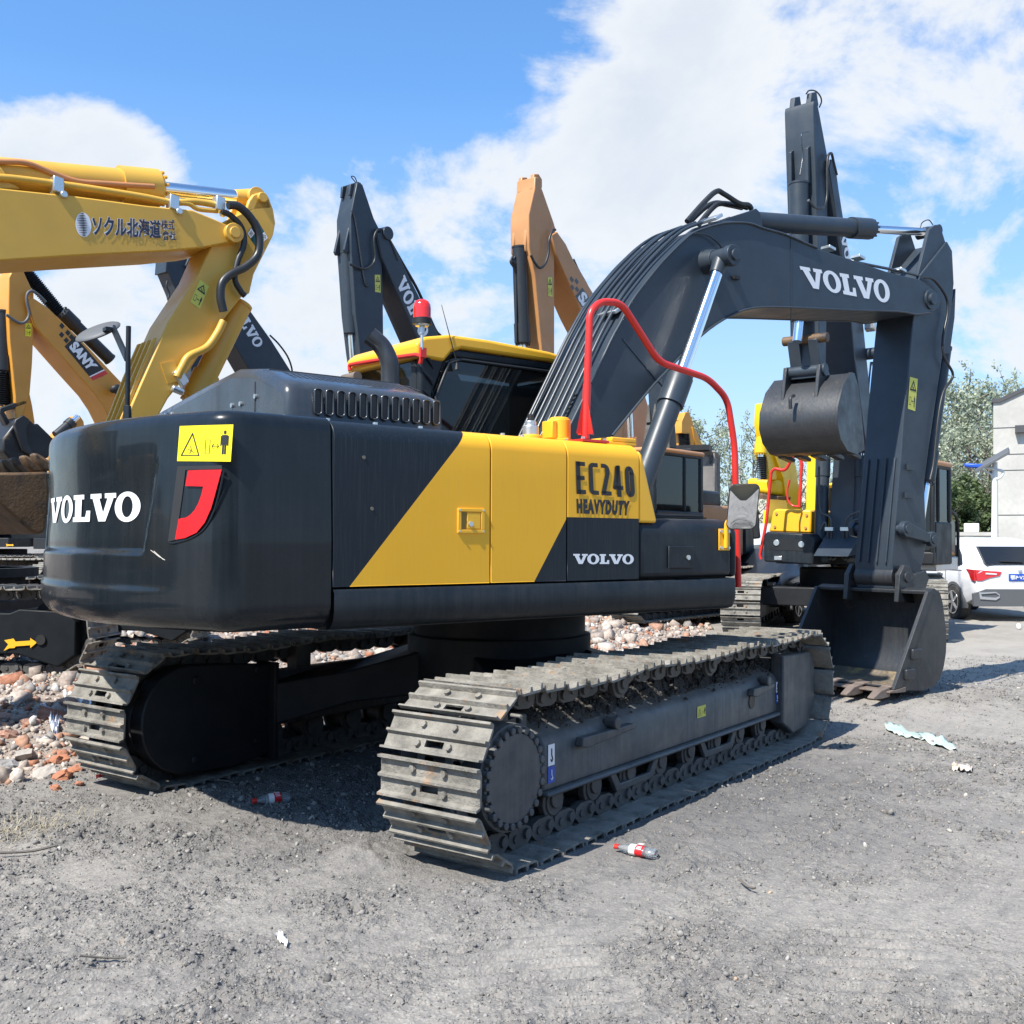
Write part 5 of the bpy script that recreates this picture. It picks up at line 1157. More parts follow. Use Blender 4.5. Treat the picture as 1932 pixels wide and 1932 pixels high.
# ---- tan machine
o = at(1030, 18); F8 = Frm(o[0], o[1], 176, G9(o[0], o[1]))
R8 = thing('excavator', tuple(F8.o), F8.h, 'tan excavator with arm raised behind the yellow cab roof', 'excavator', ROW)
base(R8, -2.7, M['tan'])
b8 = slab_part('boom', F8, R8, Z2([(1408,375),(1440,355),(1490,425),(1535,520),(1760,900),(1900,1150),(1960,1350),(1930,1600),(1800,1600),(1830,1400),(1790,1230),(1590,835),(1475,570),(1430,470)]), -.26, .26, M['tan'])
a8 = slab_part('arm', F8, R8, Z2([(1315,40),(1335,48),(1345,85),(1420,300),(1432,340),(1425,500),(1425,1040),(1425,1200),(1365,1200),(1352,1035),(1312,600),(1280,450),(1278,260),(1312,110)]), -.20, .20, M['tan'])
for y in (.12, -.14):
    slab_part('cylinder_lug', F8, a8, Z2([(1298,28),(1325,28),(1345,60),(1345,110),(1290,115)]), y-.04, y+.04, M['tan'], yt=.12)
    slab_part('cylinder_lug', F8, a8, Z2([(1280,262),(1300,300),(1298,450),(1280,475),(1255,470),(1250,440),(1262,290)]), y-.035, y+.035, M['tan'], yt=.12)
cylinder('bucket_cylinder', R8, F8.y(*Z2([(1225, 440)])[0], 0), F8.y(*Z2([(1243, 990)])[0], 0), .125, F8.y(*Z2([(1255, 1200)])[0], 0), .06, M['rubber'], n=20, head=1.1)
tube_part('hydraulic_hose', F8, a8, Z2([(1290,490),(1310,530),(1340,562),(1370,540),(1390,480),(1395,400),(1415,350),(1430,345)]), .28, .022, M['rubber'])
for dx in (0, 14): tube_part('hydraulic_hose', F8, a8, Z2([(1185+dx,500),(1175+dx,530),(1200+dx,580),(1205+dx,700),(1207+dx,990)]), .0, .02, M['rubber'])
tube_part('hydraulic_hose', F8, b8, Z2([(1530,515),(1560,580),(1600,650),(1640,730)]), .10, .03, M['rubber'])
warning_sticker(a8, plane_map(F8, .20, *[Z2([p])[0] for p in ((1386,722),(1412,728),(1384,615),(1410,615))], off=.006, sgn=1), M['sticker_old'], tall=True)
dq = [Z2([p])[0] for p in ((1552,735),(1680,930),(1590,690),(1730,905))]
f = plane_map(F8, .26, *dq, off=.004, sgn=1); bb_ = MB(); bb_.grid([[f(u, v) for v in (-.05, 1.05)] for u in (-.06, 1.2)])
for k, (u, v) in enumerate(((-.30, .75), (-.18, .35), (-.30, .05), (-.42, .45))): bb_.grid([[f(a, c) for c in (v, v+.3)] for a in (u, u+.10)])
nb = bb_.build('badge', M['greyplastic'], b8, smooth=0); font_obj('lettering', 'SANY', plane_map(F8, .26, *dq, off=.008, sgn=1), M['white'], nb, bold=.05)
cylinder('boom_cylinder', R8, F8.y(1192, 900, .45), F8.y(1190, 830, .45), .10, F8.y(1186, 745, .45), .055, M['tan'], n=16)

# ---- worn bucket with upright teeth between the boom and its cylinder
o = at(1225, 24); FB = Frm(o[0], o[1], 176, G9(o[0], o[1]))
RB = thing('excavator', tuple(FB.o), FB.h, 'grey excavator holding up a weathered toothed bucket behind the boom cylinder', 'excavator', ROW)
b = MB(); cc = [FB.x(*p, 0) for p in ((1204, 868), (1262, 868), (1262, 790), (1204, 790))]
y0, y1, z0, z1 = min(p[1] for p in cc), max(p[1] for p in cc), cc[0][2], cc[2][2]
b.prism([(-.5, z1), (-.1, z1), (0, z1-.3), (-.05, z0), (-.6, z0-.15), (-1.0, z0+.2), (-1.0, z0+.3), (-.55, z0+.0), (-.12, z0+.12), (-.08, z1-.3), (-.15, z1-.06)], y0, y1); bo = b.build('bucket', M['wornwood'], RB, bevel=.02)
for k in range(5): 
    y = y0+.08+(y1-y0-.16)*k/4; t = MB(); t.add([(-.16, y-.07, z1-.05), (-.16, y+.07, z1-.05), (-.02, y+.07, z1-.05), (-.02, y-.07, z1-.05), (-.08, y-.015, z1+.38), (-.08, y+.015, z1+.38), (-.06, y+.015, z1+.38), (-.06, y-.015, z1+.38)], [(0,1,5,4),(1,2,6,5),(2,3,7,6),(3,0,4,7),(4,5,6,7),(0,3,2,1)]); t.build('tooth', M['wornwood'], bo, bevel=.01)
b = MB(); p0 = FB.y(1222, 760, 0); b.prism([(p0[0]-.6, p0[2]+1.4), (p0[0]-.2, p0[2]+1.4), (-.4, z0+.3), (-.9, z0+.3)], -.2, .2); b.build('arm', M['boom'], RB, bevel=.02)
base(RB, -3.2, M['panel_dark'], house=False)

# ---- tall charcoal machine standing behind the near arm
o = at(1550, 17); g0 = .0; F9 = Frm(o[0], o[1], 176, g0); Z4 = lambda pts: zv(pts, 2124, 200, .4658)
R9 = thing('excavator', tuple(F9.o), F9.h, 'tall charcoal excavator facing the camera with bucket hanging in mid-air', 'excavator', ROW)
K9 = 1.07
_q = F9.T(at(1584, 19.0)-F9.o); base(R9, _q[0], M['panel_dark'], k=K9, rzu=RAD(19), house=False, detail=True, n=48, yc=_q[1], under=M['panel_dark'])
Y9 = F9.x(1776, 1000, -2.36)[1]; t = MB(); t.box(-3.3, -1.35, -1.45, Y9-.35, 1.16, 1.34); t.build('deck', M['black'], R9, bevel=.02)
t = MB(); t.box(-4.4, -2.45, -1.42, -.62, 1.345, 2.15); t.box(-3.4, -2.5, .3, Y9-.6, 1.345, 2.1); t.box(-4.2, -2.3, -.6, .25, 1.345, 2.35); t.build('body_cover', M['panel_dark'], R9, bevel=.06, seg=3)
# cab on its left side: dark pillars, cream roof edge, open door leaf with a warm toned panel
c9 = [F9.x(1770, 1060, -1.5), F9.x(1778, 1060, -1.5)]; yR = F9.x(1690, 1000, -1.5)[1]; yL = F9.x(1766, 1000, -1.5)[1]; zr9 = F9.x(1760, 872, -1.5)[2]; zb9_ = F9.x(1760, 1066, -1.5)[2]
cb9 = make_cab(R9, -2.35, -1.38, yR, yL, zb9_, zr9, M['black'], M['tan'])
Y9 = F9.x(1776, 1000, -2.36)[1]; xb9_ = F9.y(1804, 1000, Y9)[0]; zt9, zl9 = F9.y(1790, 968, Y9)[2], F9.y(1790, 1050, Y9)[2]
tr9 = MB(); tr9.prism([(-2.37, zl9), (-2.37, zt9+.10), (xb9_*.5-1.18, zt9), (xb9_+.05, zt9-.10), (xb9_, zl9)], Y9-.5, Y9); tc9 = tr9.build('rear_side_cover', M['tan'], R9, bevel=.05, seg=3)
tr9 = MB(); tr9.tube(roundpath([(xb9_-.03, Y9+.02, zl9-.18), (xb9_-.03, Y9+.02, zt9-.06), (-2.37, Y9+.02, zt9+.14)], .2), .03, n=8); tr9.build('guard_rail', M['black'], tc9, smooth=60)
tr9 = MB(); L9 = xb9_+2.37; tr9.prism([(-2.37+L9*.60, zl9+.12), (-2.37+L9*.93, zl9+.05), (-2.37+L9*.93, zt9-.16), (-2.37+L9*.55, zt9-.10)], Y9+.004, Y9+.01); tr9.build('cover_window', M['glass'], tc9)
tr9 = MB(); tr9.box(xb9_-.03, -2.0, Y9-.6, Y9+.03, zl9-.24, zl9-.003); tr9.build('sill', M['alloy'], tc9, bevel=.02)
b9 = slab_part('boom', F9, R9, [(1565,318),(1568,300),(1576,306),(1582,354),(1602,482),(1628,604),(1638,702),(1650,860),(1652,1040),(1600,1050),(1628,1000),(1637,856),(1630,808),(1613,673),(1607,604),(1580,419)], -.30, .30, M['boom'], bevel=.01)
a9 = slab_part('arm', F9, R9, [(1536,190),(1542,192),(1547,217),(1559,282),(1562,299),(1561,336),(1562,473),(1558,708),(1547,712),(1543,455),(1537,271),(1535,199)], -.27, .22, M['boom'])
for y in (.12, -.16):
    slab_part('cylinder_lug', F9, a9, [(1527,176),(1536,174),(1540,200),(1533,212),(1524,205)], y-.045, y+.045, M['boom'], yt=.12)
    slab_part('cylinder_lug', F9, a9, [(1533,268),(1528,275),(1525,340),(1522,345),(1521,280)], y-.03, y+.03, M['boom'], yt=.12)
cylinder('bucket_cylinder', R9, F9.y(1507, 345, -.02), F9.y(1509, 600, -.02), .15, F9.y(1504, 645, -.02), .075, M['boom'], n=24, head=1.05)
tube_part('hydraulic_hose', F9, a9, Z4([(565,840),(600,880),(640,890),(670,870),(683,800),(684,640),(690,560),(712,545),(725,600),(745,680)]), .3, .022, M['rubber'])
tube_part('hydraulic_hose', F9, a9, Z4([(552,165),(570,145),(610,148),(640,180),(648,215),(635,250)]), .1, .012, M['rubber'])
tube_part('hydraulic_hose', F9, a9, Z4([(570,405),(525,415),(522,480),(530,560),(512,680)]), .25, .012, M['pipe'])
text_on(F9, b9, 'VOLVO', [(1585,445),(1611,560),(1593,438),(1620,550)], .30, M['white'], 1)
lk = MB(); p0, p1, p2 = F9.y(1520, 643, 0), F9.y(1530, 715, 0), F9.y(1545, 700, 0)
q0, q1 = F9.x(1478, 645, p0[0]), F9.x(1562, 636, p0[0]); lk.cyl(q0, q1, .075, n=18); lk.build('link_pin', M['rusty'], R9, bevel=.01)
for yl, yh_ in ((q0[1]+.10, q0[1]+.30), (q1[1]-.30, q1[1]-.14)):
    lk = MB(); lk.prism([(p0[0]-.09, p0[2]), (p0[0]+.09, p0[2]), (p1[0]+.11, p1[2]), (p1[0]-.09, p1[2])], min(yl, yh_), max(yl, yh_)); lk.build('bucket_link', M['boom'], R9, bevel=.015)
bxp = [(1603,704),(1609,706),(1616,730),(1622,780),(1628,848),(1612,856),(1596,850),(1583,828),(1577,800),(1578,768),(1588,728)]
BP = F9.poly(bxp, .62)
b = MB(); b.prism(BP, -.66, .62); bk9 = b.build('bucket', M['bucket'], R9, bevel=.012)
b = MB(); cx_, cz_ = np.mean([p[0] for p in BP]), np.mean([p[1] for p in BP]); b.prism([(cx_+(x-cx_)*1.02, cz_+(z-cz_)*1.02) for x, z in BP], .60, .65); b.build('side_plate', M['bucket'], bk9, bevel=.006)
zb9 = min(p[1] for p in BP); xb9 = F9.y(1620, 852, .62)[0]
for k in range(5): t = MB(); y = -.58+1.12*k/4; t.prism([(xb9+.25, zb9+.10), (xb9+.25, zb9-.02), (xb9-.15, zb9-.07), (xb9-.18, zb9-.02)], y-.06, y+.06); t.build('tooth', M['bucket'], bk9, bevel=.01)
for y in (-.32, .24): 
    t = MB(); xe = BP[0][0]; ze = BP[0][1]; t.prism([(xe+.42, ze-.45), (xe+.34, ze-.05), (xe+.30, ze+.14), (xe+.05, ze+.14), (xe-.12, ze-.02)], y-.03, y+.03); t.build('bucket_ear', M['bucket'], bk9, bevel=.01)
t = MB(); t.tube(roundpath([(BP[9][0]+.02, -.06, BP[10][1]-.12), (BP[9][0]+.16, -.06, BP[10][1]-.16), (BP[9][0]+.14, -.06, BP[10][1]-.34)], .06), .03, n=8); t.build('lifting_hook', M['bucket'], bk9)
t = MB(); t.cyl((BP[0][0]+.15, -.36, BP[0][1]+.07), (BP[0][0]+.15, .30, BP[0][1]+.07), .10, n=20); t.build('pin', M['boom'], bk9)
for sx, px0, px1 in ((-1, (1548, 1052), (1553, 866)), (1, (1618, 1052), (1628, 866))):
    p0, p1 = F9.x(*px0, -1.0), F9.x(*px1, -1.25); p2 = F9.x(1497 if sx < 0 else 1646, 690 if sx < 0 else 684, -1.45)
    if sx < 0: p2 = p1+(p1-p0)*.9
    cylinder('boom_cylinder', R9, p0, p1, .115, p2, .055, M['boom'], n=22, head=1.12)
    t = MB(); t.cyl((p0[0], p0[1]-.16, p0[2]), (p0[0], p0[1]+.16, p0[2]), .09, n=18); t.build('pin', M['boom'], R9)
t = MB()
for pts in (((1545,880),(1547,960),(1565,975),(1568,995)),((1548,1000),(1556,985),(1560,997)),((1640,880),(1638,950),(1600,975),(1593,1000)),((1634,1000),(1625,980),(1604,985),(1601,1000))): t.tube(spline([F9.x(*p, -.85) for p in pts], 5), .022, n=8)
t.each('hydraulic_pipe', M['pipe'], R9, smooth=60)
t = MB()
for xx in (1562, 1569, 1591, 1598): t.tube(spline([F9.x(*p, -.8) for p in ((xx, 998), (xx-1, 1025), (xx-3, 1045), (xx+2, 1055), (xx+8, 1052))], 5), .024, n=8)
t.each('hydraulic_hose', M['rubber'], R9, smooth=60)
t = MB(); 
for xx in (1565, 1594): c_ = F9.x(xx, 998, -.78); t.obox(c_, (.03, 0, 0), (0, .07, 0), (0, 0, .03))
t.each('pipe_clamp', M['zinc'], R9)
def xbox(name, px, xa, xb, m, parent, bevel=.02):
    P = [F9.x(*p, xa) for p in px]; b = MB(); b.prism([(p[1], p[2]) for p in P], xb, xa, axis='x'); return b.build(name, m, parent, bevel=bevel)
tb9 = xbox('toolbox', ((1441, 1060), (1440, 1010), (1447, 1003), (1527, 1007), (1536, 1018), (1534, 1066)), -.60, -1.3, M['panel_dark'], R9, .03)
xbox('toolbox_lid_recess', ((1450, 1037), (1452, 1016), (1522, 1018), (1520, 1040)), -.595, -.60, M['black'], tb9, 0)
for p in ((1465, 1024), (1512, 1027)):
    c_ = F9.x(*p, -.59); t = MB(); t.cyl((c_[0]-.01, c_[1], c_[2]), (c_[0]+.012, c_[1], c_[2]), .055, n=10); t.build('lock', M['zinc'], tb9, bevel=.004)
t = MB(); c_ = F9.x(1468, 1053, -.59); t.obox(c_, (.012, 0, 0), (0, .07, 0), (0, 0, .035)); t.build('headlamp', M['alloy'], tb9, bevel=.006)
tk9 = xbox('tank', ((1450, 1003), (1458, 965), (1463, 960), (1530, 962), (1530, 1006)), -1.35, -2.4, M['yellow'], R9, .03)
t = MB()
for p in ((1465, 969), (1522, 972), (1462, 994), (1520, 996)): c_ = F9.x(*p, -1.345); t.cyl((c_[0], c_[1], c_[2]), (c_[0]+.015, c_[1], c_[2]), .025, n=8)
t.each('tank_bolt', M['tan'], tk9)
P = [F9.x(*p, -.8) for p in ((1436, 1055), (1434, 1048), (1446, 985), (1455, 890), (1462, 884), (1482, 889), (1495, 862), (1503, 860), (1513, 870), (1508, 955))]; t = MB(); t.tube(roundpath(P, .10), .028, n=8)
P = [F9.x(*p, -.9) for p in ((1490, 905), (1485, 925), (1486, 945), (1495, 955), (1512, 956))]; t.tube(roundpath(P, .08), .018, n=8); t.build('handrail', M['red'], R9, smooth=60)
c_ = F9.x(1426, 991, -.7); t = MB(); t.obox(c_, (.03, 0, 0), (0, .07, .01), (0, -.02, .24)); t.build('side_mirror', M['black'], R9, bevel=.03)
t = MB(); c_ = F9.y(1631, 614, .3); t.obox(c_+np.array([-.05, .08, 0]), (.05, 0, .02), (0, .09, 0), (0, 0, .09)); t.build('work_lamp', M['alloy'], b9, bevel=.02)
t = MB(); c_ = F9.y(1636, 668, .3); t.cyl((c_[0], .25, c_[2]), (c_[0], .62, c_[2]), .10, n=18); t.build('pin', M['boom'], b9, bevel=.01)
# cab at the image right of its boom, cream roof edge
P = [F9.x(*p, -.9) for p in ((1700, 1070), (1778, 1070), (1778, 885), (1700, 870))]
# ---- bright yellow machine
o = at(1475, 27); Y1 = Frm(o[0], o[1], 176, .1)
RY = thing('excavator', tuple(Y1.o), Y1.h, 'bright yellow excavator seen below the hanging bucket', 'excavator', ROW)
base(RY, -3.0, M['yellow_bright'], cabm=M['yellow_bright'])
slab_part('arm', Y1, RY, [(1437, 762), (1442, 760), (1444, 800), (1462, 860), (1466, 905), (1452, 905), (1448, 870), (1440, 830), (1435, 800)], .02, .2, M['yellow_bright'])
slab_part('boom', Y1, RY, [(1458, 845), (1475, 838), (1492, 858), (1502, 880), (1506, 910), (1520, 1000), (1492, 1000), (1478, 900)], -.28, .28, M['yellow_bright'])
cylinder('bucket_cylinder', RY, Y1.y(1438, 770, .1), Y1.y(1435, 855, .1), .13, Y1.y(1435, 905, .1), .07, M['yellow_bright'], n=14)
sleeve('bellows', Y1, RY, (1437, 862), (1438, 905), .12, .10, M['rubber'], 12)
c_ = [Y1.x(*p, .6) for p in ((1415, 928), (1470, 935), (1472, 905), (1415, 902))]; b = MB(); b.prism([(p[1], p[2]) for p in c_], -.1, .8, axis='x'); bo = b.build('bucket', M['yellow_bright'], RY, bevel=.10, seg=3)
c_ = [Y1.x(*p, .75) for p in ((1420, 940), (1470, 943), (1472, 936), (1418, 930))]; b = MB(); b.prism([(p[1], p[2]) for p in c_], .1, .85, axis='x'); b.build('bucket_lip', M['rusty'], bo, bevel=.02)
c_ = [Y1.x(*p, -.5) for p in ((1435, 1015), (1470, 1015), (1470, 962), (1440, 962))]; b = MB(); b.prism([(p[1], p[2]) for p in c_], -1.4, -.5, axis='x'); b.build('step_box', M['yellow_bright'], RY, bevel=.05)
b = MB(); 
for xx in (1455, 1462): b.cyl(Y1.x(xx, 940, -.2), Y1.x(xx, 1000, -.2), .09, n=12)
b.each('blade_cylinder', M['yellow_bright'], RY)
o = at(1556, 25); Y2 = Frm(o[0], o[1], 176, .1)
RY2 = thing('excavator', tuple(Y2.o), Y2.h, 'yellow excavator mostly hidden behind the tall charcoal machine', 'excavator', ROW)
slab_part('arm', Y2, RY2, [(1553, 845), (1560, 843), (1563, 860), (1562, 920), (1557, 1000), (1550, 1000), (1552, 900)], -.2, .2, M['yellow_bright']); base(RY2, -2.4, M['yellow_bright'])
# ---- small orange machine far behind and the guarded cab
o = at(1305, 40); FO = Frm(o[0], o[1], 170, .1); Z18 = lambda pts: zv(pts, 1800, 1100, .25877)
RO = thing('excavator', tuple(FO.o), FO.h, 'distant orange excavator with short arm above the dusty guarded cab', 'excavator', ROW)
slab_part('arm', FO, RO, Z18([(868,455),(905,450),(950,560),(965,640),(968,900),(880,900),(870,700),(825,690),(825,560)]), -.25, .25, M['orange']); slab_part('boom', FO, RO, Z18([(945,620),(975,640),(1040,780),(1100,890),(1130,1010),(1060,1010),(1020,900),(965,740)]), -.3, .3, M['orange'])
sleeve('bellows', FO, RO, Z18([(845, 700)])[0], Z18([(860, 850)])[0], .1, .18, M['rubber'], 10); base(RO, -3.2, M['orange'], house=False)
o = at(1290, 30); FG = Frm(o[0], o[1], 200, .1)
RG = thing('excavator', tuple(FG.o), FG.h, 'dusty tan excavator whose cab has a bar guard, seen beside the boom cylinder', 'excavator', ROW)
dusty = mat('dusty_grey_paint', (.16, .15, .14), .8, var=.3, dust=.5, dustcol=(.30, .28, .25), stain=((.02, .02, .02), .1, 4)); dglass = mat('dusty_glass', (.20, .185, .17), .7, var=.3, stain=((.015, .016, .018), .45, 2.2))
base(RG, -2.2, M['tan'], cab=False)
b = MB()
cg = [FG.x(*p, -.5) for p in ((1228, 975), (1290, 975), (1290, 855), (1228, 855))]; zt_, zl = cg[3][2], cg[0][2]; ya, yb = cg[0][1], cg[1][1]
for k in range(8): y = ya+(yb-ya)*k/7; b.cyl((-.5, y, zl), (-.5, y, zt_), .018, n=6)
for z in (zl+.02, (zl+zt_)/2, zt_): b.cyl((-.5, ya, z), (-.5, yb, z), .02, n=6)
b.box(-2.2, -.3, min(ya, yb)-.1, max(ya, yb)+.75, zt_+.05, zt_+.20); b.build('cab_guard', M['black'], RG)
gd_ = make_cab(RG, -2.4, -.52, ya, yb+.9*np.sign(yb-ya), .9, zt_+.02, dusty, dusty, dglass)

# ---- left charcoal machine behind the ochre arm
o = at(450, 22); F6 = Frm(o[0], o[1], 176, .25); Z1 = lambda pts: zv(pts, 0, 400, .5176)
R6 = thing('excavator', tuple(F6.o), F6.h, 'charcoal excavator whose lettered boom shows behind the ochre arm', 'excavator', ROW)
b6 = slab_part('boom', F6, R6, Z1([(1100,640),(1200,700),(1340,900),(1400,960),(1550,1170),(1670,1360),(1740,1500),(1700,1560),(1560,1560),(1480,1440),(1290,1110),(1150,880),(1060,740)]), -.26, .26, M['boom'])
a6 = slab_part('arm', F6, R6, Z1([(955,640),(1060,600),(1100,640),(1150,900),(1200,1200),(1210,1500),(1100,1500),(1080,1150),(1010,900),(960,780),(945,780)]), -.2, .2, M['boom'])
text_on(F6, b6, 'VOLVO', [Z1([p])[0] for p in ((1290,960),(1460,1215),(1350,915),(1505,1190))], .26, M['white'], 1)
cylinder('bucket_cylinder', R6, F6.y(*Z1([(985, 790)])[0], 0), F6.y(*Z1([(1100, 1350)])[0], 0), .10, F6.y(*Z1([(1120, 1500)])[0], 0), .05, M['boom'], n=14)
tube_part('hydraulic_hose', F6, a6, Z1([(955, 830), (950, 860), (965, 900), (960, 930)]), .2, .02, M['rubber']); tube_part('hydraulic_hose', F6, b6, Z1([(1540,1140),(1590,1190),(1640,1260),(1665,1330),(1665,1380)]), .1, .02, M['rubber'])
base(R6, -2.6, M['panel_dark'])
# ---- orange machine on the far left with the black bucket
Z5 = lambda pts: zv(pts, 0, 750, .4658)
o = at(60, 16); F5 = Frm(o[0], o[1], 176, .25)
R5 = thing('excavator', tuple(F5.o), F5.h, 'orange excavator with black bucket curled under its arm at far left', 'excavator', ROW)
b5 = slab_part('boom', F5, R5, Z5([(172,290),(200,272),(230,290),(310,345),(560,590),(790,835),(880,960),(960,1100),(1000,1300),(960,1400),(800,1400),(760,1200),(705,1066),(660,975),(600,885),(470,740),(217,450)]), -.26, .26, M['orange'])
a5 = slab_part('arm', F5, R5, Z5([(105,75),(118,58),(138,62),(146,100),(215,250),(218,400),(205,700),(190,890),(140,1045),(100,1045),(95,900),(60,550),(52,380),(55,150),(85,90)]), -.20, .20, M['orange'])
for y in (.12, -.14): slab_part('cylinder_lug', F5, a5, Z5([(80,90),(100,60),(125,55),(145,75),(146,110),(80,110)]), y-.04, y+.04, M['orange'], yt=.12)
sleeve('bellows', F5, b5, *Z5([(155, 105), (385, 385)]), -.1, .085, M['rubber'], 26); cylinder('arm_cylinder', R5, F5.y(*Z5([(700, 672)])[0], 0), F5.y(*Z5([(400, 378)])[0], 0), .10, F5.y(*Z5([(385, 365)])[0], 0), .06, M['rubber'], n=16)
tube_part('hydraulic_hose', F5, a5, Z5([(40,385),(90,420),(130,438),(165,425),(185,380),(170,300),(175,250),(205,235),(250,265),(290,305)]), .26, .022, M['greyplastic'])
cylinder('bucket_cylinder', R5, F5.y(*Z5([(14, 360)])[0], 0), F5.y(*Z5([(12, 740)])[0], 0), .12, F5.y(*Z5([(8, 960)])[0], 0), .06, M['rubber'], n=16); sleeve('bellows', F5, a5, *Z5([(12, 745), (10, 960)]), 0, .10, M['rubber'], 16)
warning_sticker(a5, plane_map(F5, .20, *[Z5([p])[0] for p in ((158,520),(195,525),(160,440),(200,440))], off=.006, sgn=1), M['sticker'], tall=True)
dq = [Z5([p])[0] for p in ((432,592),(560,745),(480,548),(622,712))]; f = plane_map(F5, .26, *dq, off=.004, sgn=1)
bb_ = MB(); bb_.grid([[f(u, v) for v in (-.22, 1.22)] for u in (-.10, 1.16)])
for u, v in ((-.38, .95), (-.26, .35), (-.48, .35), (-.64, .95), (-.22, .95)): bb_.grid([[f(a, c) for c in (v-.25, v+.15)] for a in (u, u+.13)])
nb = bb_.build('badge', M['ink'], b5, smooth=0); font_obj('lettering', 'SANY', plane_map(F5, .26, *dq, off=.010, sgn=1), M['white'], nb, bold=.06)
q = MB(); q.grid([[f(u, v) for v in (-.22, 1.22)] for u in (1.16, 1.20)]); q.build('stripe', M['white'], nb, smooth=0); q = MB(); q.grid([[f(u, v) for v in (-.22, 1.22)] for u in (1.20, 1.34)]); q.build('stripe', M['red'], nb, smooth=0)
lk = slab_part('bucket_link', F5, R5, Z5([(0,975),(150,925),(172,930),(172,950),(150,960),(30,1000),(80,1100),(60,1120),(0,1010)]), .05, .20, M['ink'])
bk5 = slab_part('bucket', F5, R5, Z5([(90,1080),(150,1030),(200,1060),(220,1080),(240,1072),(350,1180),(310,1290),(200,1330),(60,1300),(20,1250),(20,1170),(60,1120)]), -.55, .45, M['ink'] if False else mat('black_worn_paint', (.007, .008, .009), .5, stain=((.14, .10, .05), .04, 2.5)), bevel=.03)
slab_part('ear_plate', F5, bk5, Z5([(90,1080),(100,1050),(150,1020),(190,1050),(170,1110),(180,1200),(230,1290),(150,1250),(110,1150)]), .45, .52, M['ink'])
t = MB(); c_ = F5.y(*Z5([(745, 858)])[0], .45); t.cyl((c_[0], .30, c_[2]), (c_[0], .42, c_[2]), .05, n=8); t.ball(c_, .10, 12, sq=(1, .5, .8)); t.build('work_lamp', M['black'], b5)
base(R5, -2.9, M['orange'])
o = at(25, 20); F4 = Frm(o[0], o[1], 176, .25)
R4 = thing('excavator', tuple(F4.o), F4.h, 'orange excavator partly hidden at the extreme left edge', 'excavator', ROW)
slab_part('arm', F4, R4, Z5([(20,640),(50,670),(75,780),(95,900),(100,1080),(40,1080),(20,900),(0,700)]), -.25, .25, M['orange']); slab_part('boom', F4, R4, Z5([(150,880),(190,890),(205,960),(222,1070),(200,1120),(140,1120)]), -.25, .25, M['orange']); base(R4, -2.2, M['orange'])
o = at(145, 30); F3 = Frm(o[0], o[1], 176, .25)
R3 = thing('excavator', tuple(F3.o), F3.h, 'distant orange excavator with only its folded boom tip showing over the counterweight', 'excavator', ROW)
slab_part('boom', F3, R3, [(104,825),(120,812),(145,790),(150,783),(158,795),(160,812),(170,900),(110,900)], -.3, .3, M['orange']); cylinder('arm_cylinder', R3, F3.y(106, 822, .3), F3.y(135, 797, .3), .14, F3.y(147, 786, .3), .08, M['rubber'], n=12); base(R3, -2.0, M['orange'])

# ---- ochre machine, boom coming in from the left edge
FY = Frm(-.016, 2.964, -14, 0)
RYO = thing('excavator', (FY.o[0], FY.o[1], 0), FY.h, 'ochre yellow excavator with Japanese lettering on its boom, entering from the left', 'excavator')
YM = M['yellow_old']
bo_ = slab_part('boom', FY, RYO, Z1([(-2600,1700),(-2300,900),(-1700,420),(-1000,260),(-400,262),(0,300),(430,345),(840,400),(1100,425),(1210,470),(1300,510),(1345,535),(1352,575),(1335,600),(1310,610),(1160,640),(950,660),(400,688),(0,715),(-400,745),(-900,850),(-1500,1200),(-2000,1700)]), -.30, .28, YM, yt=-.30, bevel=.012)
ao_ = slab_part('arm', FY, RYO, Z1([(1475,330),(1500,318),(1530,345),(1560,420),(1573,500),(1560,570),(1500,690),(1450,790),(1425,900),(1380,920),(1270,1060),(1190,1180),(1040,1400),(960,1500),(860,1680),(770,1860),(620,2010),(560,1960),(640,1800),(740,1560),(960,1060),(1130,800),(1200,640),(1260,500),(1380,440),(1440,420)]), -.24, .18, YM, yt=-.24, bevel=.012)
ytop = Z1([(905,320)])[0]
cylinder('arm_cylinder', RYO, FY.y(*Z1([(-420, 190)])[0], -.05), FY.y(*Z1([(895, 302)])[0], -.05), .135, FY.y(*Z1([(1435, 362)])[0], -.05), .062, YM, eye=(.08, .12))
for y in (-.24, .12): slab_part('cylinder_lug', FY, ao_, Z1([(1420,370),(1445,335),(1500,318),(1535,350),(1560,420),(1440,430),(1400,440)]), y, y+.05, YM, yt=-.24)
slab_part('cylinder_lug', FY, bo_, Z1([(-500,300),(-480,150),(-380,110),(10,180),(60,260),(120,300),(0,310)]), -.24, -.19, YM, yt=-.24)
tube_part('hydraulic_pipe', FY, bo_, Z1([(-400,215),(0,240),(130,252),(440,292),(800,348),(980,382),(1110,378),(1240,398)]), -.26, .028, YM, k=6)
tube_part('hydraulic_pipe', FY, bo_, Z1([(-100,145),(0,150),(150,158),(300,215),(440,262),(600,275),(880,292)]), -.20, .022, mat('rust_tinged_pipe', (.50, .22, .09), .5, var=.2), k=6)
tube_part('hydraulic_pipe', FY, bo_, Z1([(1010,385),(1080,392),(1130,420),(1240,432)]), -.27, .020, YM)
cl = MB()
for p in ((325, 288), (985, 388), (1248, 395)): c_ = FY.y(*Z1([p])[0], -.27); cl.obox(c_, (.04, 0, -.005), (0, .05, 0), (0, 0, .06)); cl.cyl(c_+np.array([.04, -.06, -.07]), c_+np.array([.04, .02, -.07]), .03, n=8)
cl.each('pipe_clamp', M['zinc'], bo_, bevel=.008)
